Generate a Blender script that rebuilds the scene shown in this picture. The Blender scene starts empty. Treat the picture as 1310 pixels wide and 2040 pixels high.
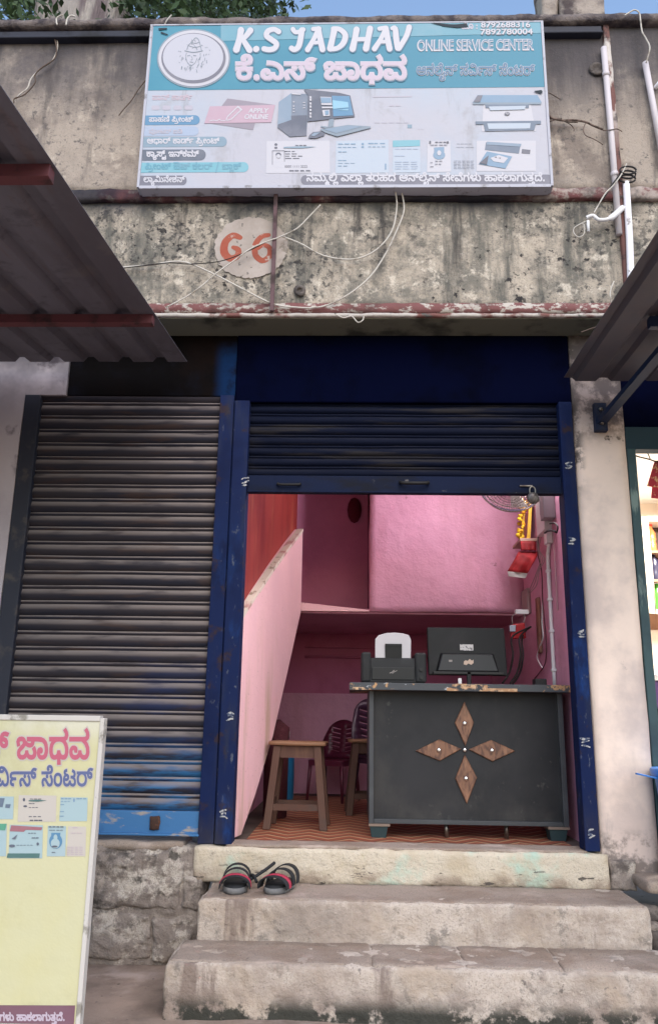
import bpy, bmesh, math, random
from math import sin, cos, tan, radians, pi, sqrt, atan2
from mathutils import Vector, Matrix, noise
from mathutils.geometry import delaunay_2d_cdt
random.seed(7)
S = bpy.context.scene
COL = S.collection

# ---------------------------------------------------------------- camera
PITCH, YAW, ROLL = radians(14.368), radians(1.681), radians(.853)
EYE = Vector((0, -4.2, .617))
FWD = Vector((-sin(YAW)*cos(PITCH), cos(YAW)*cos(PITCH), sin(PITCH)))
_r = Vector((cos(YAW), sin(YAW), 0)); _u = _r.cross(FWD)
RIGHT = _r*cos(ROLL) + _u*sin(ROLL); UP = -_r*sin(ROLL) + _u*cos(ROLL)
FPX = 1600.0
cam = bpy.data.cameras.new('camera'); camo = bpy.data.objects.new('camera', cam); COL.objects.link(camo)
cam.sensor_fit = 'VERTICAL'; cam.sensor_height = 24; cam.lens = 24*FPX/2040
cam.clip_start = .05; cam.clip_end = 500
m = Matrix((RIGHT, UP, -FWD)).transposed().to_4x4(); m.translation = EYE
camo.matrix_world = m
S.camera = camo

# ---------------------------------------------------------------- sky, sun, exposure
SUN_EL, SUN_AZ = radians(42), radians(166)
W = bpy.data.worlds.new('World'); S.world = W; W.use_nodes = True
wt = W.node_tree; bg = wt.nodes['Background']; sky = wt.nodes.new('ShaderNodeTexSky')
sky.sky_type = 'NISHITA'; sky.sun_disc = False
sky.sun_elevation = SUN_EL; sky.sun_rotation = SUN_AZ
sky.air_density = 1.2; sky.dust_density = 1.0
wt.links.new(sky.outputs[0], bg.inputs[0]); bg.inputs[1].default_value = .15
sl = bpy.data.lights.new('sun', 'SUN'); sl.energy = .95; sl.angle = radians(60); sl.color = (1, .90, .80)
so = bpy.data.objects.new('sun', sl); COL.objects.link(so); so.location = (2, -8, 14)
sd = Vector((sin(SUN_AZ)*cos(SUN_EL), cos(SUN_AZ)*cos(SUN_EL), sin(SUN_EL)))
so.rotation_euler = (-sd).to_track_quat('-Z', 'Y').to_euler()
S.view_settings.view_transform = 'Standard'; S.view_settings.look = 'None'
S.view_settings.exposure = 1.05; S.view_settings.gamma = 1
S.view_settings.use_curve_mapping = False
S.cycles.diffuse_bounces = 6; S.cycles.max_bounces = 12

# ---------------------------------------------------------------- helpers
def ray(px, py): return FWD*FPX + RIGHT*(px-655) - UP*(py-1020)
def at(px, py, Y):
    "point of the upright plane y=Y seen at a pixel of the reference"
    d = ray(px, py); return EYE + d*((Y-EYE.y)/d.y)
def gz(px, py, z):
    d = ray(px, py); return EYE + d*((z-EYE.z)/d.z)
def axx(px, py, X):
    d = ray(px, py); return EYE + d*((X-EYE.x)/d.x)
def lin(c): c /= 255.0; return c/12.92 if c <= .04045 else ((c+.055)/1.055)**2.4
def C(r, g, b, k=1.0): return (min(lin(r)*k, .9), min(lin(g)*k, .9), min(lin(b)*k, .9), 1)

def mat(name, base, rough=.8, layers=(), bump=None, metal=0.0, spec=.3, emit=None):
    m = bpy.data.materials.new(name); m.use_nodes = True
    t = m.node_tree; N = t.nodes; L = t.links; b = N['Principled BSDF']
    b.inputs['Roughness'].default_value = rough; b.inputs['Metallic'].default_value = metal
    b.inputs['Specular IOR Level'].default_value = spec
    if len(base) == 3: base = (*base, 1)
    b.inputs['Base Color'].default_value = base
    m.diffuse_color = base
    tc = N.new('ShaderNodeTexCoord').outputs['Object']
    def coords(st):
        if st is None: return tc
        mp = N.new('ShaderNodeMapping'); mp.inputs['Scale'].default_value = st; L.new(tc, mp.inputs[0]); return mp.outputs[0]
    def ss(v, a, c):
        r = N.new('ShaderNodeMapRange'); r.interpolation_type = 'SMOOTHSTEP'
        r.inputs[1].default_value = a; r.inputs[2].default_value = c; L.new(v, r.inputs[0]); return r.outputs[0]
    def mul(a, c):
        q = N.new('ShaderNodeMath'); q.operation = 'MULTIPLY'
        L.new(a, q.inputs[0])
        if isinstance(c, float): q.inputs[1].default_value = c
        else: L.new(c, q.inputs[1])
        return q.outputs[0]
    cur = None
    for l in layers:
        k = l.get('kind', 'noise')
        if k == 'noise':
            n = N.new('ShaderNodeTexNoise'); n.inputs['Scale'].default_value = l['scale']; n.inputs['Detail'].default_value = l.get('detail', 5)
            n.inputs['Roughness'].default_value = l.get('r', .6); n.inputs['Distortion'].default_value = l.get('dist', 0)
            v = N.new('ShaderNodeVectorMath'); v.operation = 'ADD'; v.inputs[1].default_value = l.get('off', (random.random()*9, random.random()*9, random.random()*9))
            L.new(coords(l.get('st')), v.inputs[0]); L.new(v.outputs[0], n.inputs['Vector']); f = ss(n.outputs['Fac'], l['lo'], l['hi'])
        elif k == 'voronoi':
            n = N.new('ShaderNodeTexVoronoi'); n.feature = l.get('feature', 'DISTANCE_TO_EDGE'); n.inputs['Scale'].default_value = l['scale']
            L.new(coords(l.get('st')), n.inputs['Vector']); f = ss(n.outputs['Distance'], l['lo'], l['hi'])
        elif k == 'wave':
            n = N.new('ShaderNodeTexWave'); n.inputs['Scale'].default_value = l['scale']; n.inputs['Distortion'].default_value = l.get('dist', 3)
            n.inputs['Detail'].default_value = 3; n.bands_direction = l.get('dir', 'X')
            L.new(coords(l.get('st')), n.inputs['Vector']); f = ss(n.outputs['Fac'], l['lo'], l['hi'])
        elif k == 'up':      # dust lying on upward facing ledges
            g = N.new('ShaderNodeNewGeometry'); sp = N.new('ShaderNodeSeparateXYZ'); L.new(g.outputs['Normal'], sp.inputs[0]); f = ss(sp.outputs['Z'], l['lo'], l['hi'])
        elif k == 'grad':
            sp = N.new('ShaderNodeSeparateXYZ'); L.new(tc, sp.inputs[0]); f = ss(sp.outputs[l['axis']], l['lo'], l['hi'])
        for g in ('z', 'x'):
            if g in l:
                sp = N.new('ShaderNodeSeparateXYZ'); L.new(tc, sp.inputs[0])
                f = mul(f, ss(sp.outputs['XYZ'.index(g.upper())], l[g][0], l[g][1]))
        if 'mask' in l:
            n = N.new('ShaderNodeTexNoise'); n.inputs['Scale'].default_value = l['mask'][0]; n.inputs['Detail'].default_value = 4
            L.new(coords(l.get('mst')), n.inputs['Vector']); f = mul(f, ss(n.outputs['Fac'], l['mask'][1], l['mask'][2]))
        f = mul(f, float(l.get('a', 1)))
        mx = N.new('ShaderNodeMix'); mx.data_type = 'RGBA'
        L.new(f, mx.inputs[0])
        if cur is None: mx.inputs[6].default_value = base
        else: L.new(cur, mx.inputs[6])
        c = l['c']; mx.inputs[7].default_value = c if len(c) == 4 else (*c, 1)
        cur = mx.outputs[2]
    if cur is not None: L.new(cur, b.inputs['Base Color'])
    if bump:
        prev = None
        for (sc, stg, dist, st) in (bump if isinstance(bump, list) else [bump]):
            n = N.new('ShaderNodeTexNoise'); n.inputs['Scale'].default_value = sc; n.inputs['Detail'].default_value = 6; n.inputs['Roughness'].default_value = .65
            L.new(coords(st), n.inputs['Vector'])
            bp = N.new('ShaderNodeBump'); bp.inputs['Strength'].default_value = stg; bp.inputs['Distance'].default_value = dist
            L.new(n.outputs['Fac'], bp.inputs['Height'])
            if prev: L.new(prev, bp.inputs['Normal'])
            prev = bp.outputs[0]
        L.new(prev, b.inputs['Normal'])
    if emit:
        b.inputs['Emission Color'].default_value = (*emit[:3], 1); b.inputs['Emission Strength'].default_value = emit[3]
    return m

def thing(name, label, cat, loc=(0, 0, 0), group=None):
    o = bpy.data.objects.new(name, None); COL.objects.link(o); o.location = loc; o.empty_display_size = .1
    o['label'] = label; o['category'] = cat
    if group: o['group'] = group
    return o
def tag(o, label, cat, group=None):
    o['label'] = label; o['category'] = cat
    if group: o['group'] = group
    return o
def base_of(p):
    v = Vector((0, 0, 0))
    while p: v = v + p.location; p = p.parent
    return v

class MB:
    "collects shapes and links them as one mesh object"
    def __init__(s): s.v = []; s.f = []
    def add(s, v, f):
        n = len(s.v); s.v += [Vector(p) for p in v]; s.f += [tuple(i+n for i in q) for q in f]; return s
    def box(s, x0, x1, y0, y1, z0, z1):
        if x0 > x1: x0, x1 = x1, x0
        if y0 > y1: y0, y1 = y1, y0
        if z0 > z1: z0, z1 = z1, z0
        return s.add([(x, y, z) for z in (z0, z1) for y in (y0, y1) for x in (x0, x1)],
                     [(0, 2, 3, 1), (4, 5, 7, 6), (0, 1, 5, 4), (2, 6, 7, 3), (0, 4, 6, 2), (1, 3, 7, 5)])
    def bar(s, a, b, w, h=None, up=(0, 0, 1)):
        "square bar from a to b"
        a = Vector(a); b = Vector(b); h = h or w; d = (b-a).normalized(); r = d.cross(Vector(up))
        if r.length < 1e-4: r = d.cross(Vector((1, 0, 0)))
        r.normalize(); u = r.cross(d)
        v = [p + r*i*w/2 + u*j*h/2 for p in (a, b) for i, j in ((-1, -1), (1, -1), (1, 1), (-1, 1))]
        return s.add(v, [(3, 2, 1, 0), (4, 5, 6, 7), (0, 1, 5, 4), (1, 2, 6, 5), (2, 3, 7, 6), (3, 0, 4, 7)])
    def hexa(s, bot, top):
        n = len(bot); v = list(bot)+list(top)
        return s.add(v, [tuple(range(n))[::-1], tuple(range(n, 2*n))] + [(i, (i+1) % n, n+(i+1) % n, n+i) for i in range(n)])
    def tube(s, pts, r, n=8, smooth=True, cap=True):
        P = [Vector(p) for p in pts]
        if smooth and len(P) > 2: P = catmull(P)
        R = r if callable(r) else (lambda t: r)
        k = len(P); rings = []; prev = None
        for i in range(k):
            d = (P[min(i+1, k-1)]-P[max(i-1, 0)])
            if d.length < 1e-7: d = Vector((0, 0, 1))
            d.normalize()
            if prev is None:
                a = d.cross(Vector((0, 0, 1)))
                if a.length < .1: a = d.cross(Vector((1, 0, 0)))
            else: a = prev - d*prev.dot(d)
            a.normalize(); prev = a; b = d.cross(a); q = R(i/(k-1))
            rings.append([P[i]+(a*cos(2*pi*j/n)+b*sin(2*pi*j/n))*q for j in range(n)])
        f = [(i*n+j, i*n+(j+1) % n, (i+1)*n+(j+1) % n, (i+1)*n+j) for i in range(k-1) for j in range(n)]
        if cap: f += [tuple(range(n))[::-1], tuple(range((k-1)*n, k*n))]
        return s.add(sum(rings, []), f)
    def lathe(s, prof, c=(0, 0, 0), n=20, axis='z'):
        c = Vector(c); v = []; k = len(prof)
        for r, h in prof:
            for j in range(n):
                x, y = r*cos(2*pi*j/n), r*sin(2*pi*j/n)
                v.append(c + Vector({'z': (x, y, h), 'y': (x, -h, y), 'x': (h, x, y)}[axis]))
        f = [(i*n+j, i*n+(j+1) % n, (i+1)*n+(j+1) % n, (i+1)*n+j) for i in range(k-1) for j in range(n)]
        f += [tuple(range(n))[::-1], tuple(range((k-1)*n, k*n))]
        return s.add(v, f)
    def ball(s, c, r, n=10, sq=(1, 1, 1)):
        c = Vector(c); prof = []
        v = []; k = n//2+1
        for i in range(k):
            a = pi*i/(k-1)
            for j in range(n): v.append(c+Vector((sin(a)*cos(2*pi*j/n)*r*sq[0], sin(a)*sin(2*pi*j/n)*r*sq[1], -cos(a)*r*sq[2])))
        return s.add(v, [(i*n+j, i*n+(j+1) % n, (i+1)*n+(j+1) % n, (i+1)*n+j) for i in range(k-1) for j in range(n)])
    def flat(s, tri, place, thick=0):
        v, f = tri
        pts = [place(x, y) for x, y in v]
        nrm = None
        for q in f:
            nrm = (pts[q[1]]-pts[q[0]]).cross(pts[q[2]]-pts[q[0]])
            if nrm.length > 1e-10: break
        return s.add(pts, f)
    def build(s, name, m, parent=None, smooth=False, bevel=0, thick=0, sub=0):
        me = bpy.data.meshes.new(name); o0 = base_of(parent)
        me.from_pydata([p-o0 for p in s.v], [], s.f); me.validate()
        me.materials.append(m)
        bm = bmesh.new(); bm.from_mesh(me)
        bmesh.ops.remove_doubles(bm, verts=bm.verts, dist=1e-6)
        if not thick or bevel: bmesh.ops.recalc_face_normals(bm, faces=bm.faces)
        bm.to_mesh(me); bm.free()
        if smooth: me.polygons.foreach_set('use_smooth', [True]*len(me.polygons))
        o = bpy.data.objects.new(name, me); COL.objects.link(o)
        if parent: o.parent = parent
        if thick: q = o.modifiers.new('thick', 'SOLIDIFY'); q.thickness = thick; q.offset = 0
        if sub: q = o.modifiers.new('sub', 'SUBSURF'); q.levels = q.render_levels = sub
        if bevel: q = o.modifiers.new('bevel', 'BEVEL'); q.width = bevel; q.segments = 2; q.limit_method = 'ANGLE'; q.angle_limit = radians(40)
        if smooth and bevel == 0 and not sub:
            pass
        return o
def catmull(P, n=6):
    out = []
    for i in range(len(P)-1):
        p0 = P[max(i-1, 0)]; p1 = P[i]; p2 = P[i+1]; p3 = P[min(i+2, len(P)-1)]
        for k in range(n):
            t = k/n
            out.append(.5*((2*p1)+(p2-p0)*t+(2*p0-5*p1+4*p2-p3)*t*t+(3*p1-p0-3*p2+p3)*t**3))
    out.append(P[-1]); return out
def copy_thing(r, loc, rz=0, label=None):
    c = r.copy(); COL.objects.link(c); c.location = loc; c.rotation_euler = (0, 0, rz)
    if label: c['label'] = label
    for ch in r.children:
        d = ch.copy(); COL.objects.link(d); d.parent = c
        for g in ch.children:
            e = g.copy(); COL.objects.link(e); e.parent = d
    return c

def rough_box(mb, x0, x1, y0, y1, z0, z1, res=.03, r=.02, amp=.01, freq=6, seed=0, wob=.0):
    "weathered masonry block: rounded arrises, uneven faces"
    lo = Vector((x0, y0, z0)); hi = Vector((x1, y1, z1)); n = [max(1, int(round((hi[i]-lo[i])/res))) for i in range(3)]
    key = {}; verts = []; faces = []
    def vid(p):
        k = tuple(round(c, 5) for c in p)
        if k not in key:
            q = Vector(p); inner = Vector([min(max(q[i], lo[i]+r), hi[i]-r) for i in range(3)])
            d = q-inner
            if d.length > 1e-9: q = inner + d.normalized()*r
            w = Vector(p)*freq + Vector((seed*7.3, seed*3.1, 0))
            nv = noise.noise_vector(w)*.6 + noise.noise_vector(w*2.7)*.3 + noise.noise_vector(w*7)*.2
            q += nv*amp
            if wob: q += noise.noise_vector(Vector(p)*1.3+Vector((seed, 0, 0)))*wob
            key[k] = len(verts); verts.append(q)
        return key[k]
    for a in range(3):
        b, c = (a+1) % 3, (a+2) % 3
        for side in (0, 1):
            for i in range(n[b]):
                for j in range(n[c]):
                    q = []
                    for di, dj in ((0, 0), (1, 0), (1, 1), (0, 1)):
                        p = [0, 0, 0]; p[a] = (lo, hi)[side][a]; p[b] = lo[b]+(hi[b]-lo[b])*(i+di)/n[b]; p[c] = lo[c]+(hi[c]-lo[c])*(j+dj)/n[c]
                        q.append(vid(p))
                    faces.append(tuple(q if side else q[::-1]))
    mb.add(verts, faces); return mb

# ---- flat shapes for painted and printed work
def winding(contours, x, y):
    w = 0
    for c in contours:
        k = len(c)
        for i in range(k):
            (x0, y0), (x1, y1) = c[i], c[(i+1) % k]
            if (y0 <= y) != (y1 <= y):
                if x0+(y-y0)*(x1-x0)/(y1-y0) > x: w += 1 if y1 > y0 else -1
    return w
def embolden(c, off):
    k = len(c); out = []
    for i in range(k):
        a = Vector(c[i-1]); b = Vector(c[i]); d = Vector(c[(i+1) % k])
        e1 = (b-a); e2 = (d-b)
        if e1.length < 1e-6 or e2.length < 1e-6: out.append(tuple(b)); continue
        e1.normalize(); e2.normalize(); n1 = Vector((-e1.y, e1.x)); n2 = Vector((-e2.y, e2.x))
        q = n1+n2; den = 1+n1.dot(n2)
        q = q/den if den > .35 else q/.35
        out.append(tuple(b+q*off))
    return out
def fill(contours, sign=0):
    V = []; E = []
    for c in contours:
        n = len(V); V += [Vector(p) for p in c]; E += [(n+i, n+(i+1) % len(c)) for i in range(len(c))]
    v, e, f, *_ = delaunay_2d_cdt(V, E, [], 0, 1e-4)
    keep = []
    for q in f:
        cx = sum(v[i].x for i in q)/3; cy = sum(v[i].y for i in q)/3
        w = winding(contours, cx, cy)
        if (w != 0 if sign == 0 else w*sign > 0): keep.append(tuple(q))
    return [(p.x, p.y) for p in v], keep
def stroke(paths):
    "union of round-ended brush strokes; each path is ([points], width or [widths])"
    cs = []
    for pts, w in paths:
        P = [Vector(p) for p in pts]; k0 = len(P)
        ws = w if isinstance(w, (list, tuple)) else [w]*k0
        if k0 > 2:
            P2 = catmull([Vector((p.x, p.y, 0)) for p in P], 4); W2 = []
            for i in range(len(P2)):
                t = i/(len(P2)-1)*(k0-1); a = min(int(t), k0-2); W2.append(ws[a]+(ws[a+1]-ws[a])*(t-a))
            P = [Vector((p.x, p.y)) for p in P2]; ws = W2
        L = []; R = []
        for i in range(len(P)):
            d = P[min(i+1, len(P)-1)]-P[max(i-1, 0)]; d.normalize(); nn = Vector((-d.y, d.x))*ws[i]/2
            L.append(P[i]+nn); R.append(P[i]-nn)
        d0 = (P[1]-P[0]).normalized(); d1 = (P[-1]-P[-2]).normalized()
        def cap(c, d, w):
            a0 = atan2(d.y, d.x)
            return [c+Vector((cos(a0+a), sin(a0+a)))*w/2 for a in (1.0, .5, 0, -.5, -1.0)]
        poly = L + cap(P[-1], d1, ws[-1]) + R[::-1] + cap(P[0], -d0, ws[0])
        cs.append([tuple(p) for p in poly])
    return cs
_gc = {}
def glyph_fill(g, off):
    if (g, off) not in _gc:
        cs = [list(zip(c[::2], c[1::2])) for c in GLYPH[g]]
        if off: cs = [embolden(c, off) for c in cs]
        _gc[(g, off)] = fill(cs, 0 if not off else -1)
    return _gc[(g, off)]
def text_line(mb, key, place, x0, x1, y, hs, off=0):
    "letters of LINE[key] between x0 and x1 on baseline y; hs = letter height over width ratio"
    L, w = LINE[key]; k = (x1-x0)/w
    for i, (g, gx, gy) in enumerate(L):      # neighbours overlap: each letter a hair in front of the last
        mb.flat(glyph_fill(g, off), lambda u, v: place(x0+(u+gx)*k, y-(v+gy)*k*hs)+Vector((0, -.00012*(i % 4), 0)))
    return mb
_lat = {}
def latin(mb, body, place, x0, x1, y, hs=None, height=None, off=.02, shear=0.0):
    "Latin letters and digits; fitted from x0 to x1 on baseline y with cap height in the same units"
    k = (body, off, shear)
    if k not in _lat:
        c = bpy.data.curves.new('t', 'FONT'); c.body = body; c.offset = off; c.shear = shear; c.resolution_u = 3
        o = bpy.data.objects.new('t', c); COL.objects.link(o); bpy.context.view_layer.update()
        me = bpy.data.meshes.new_from_object(o.evaluated_get(bpy.context.evaluated_depsgraph_get()))
        _lat[k] = ([(v.co.x, v.co.y) for v in me.vertices], [tuple(p.vertices) for p in me.polygons])
        bpy.data.objects.remove(o); bpy.data.curves.remove(c); bpy.data.meshes.remove(me)
    v, f = _lat[k]
    xs = [p[0] for p in v]; a, b = min(xs), max(xs); h = max(p[1] for p in v)
    mb.add([place(x0+(px-a)/(b-a)*(x1-x0), y-py/h*height) for px, py in v], f)
    return mb
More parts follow.
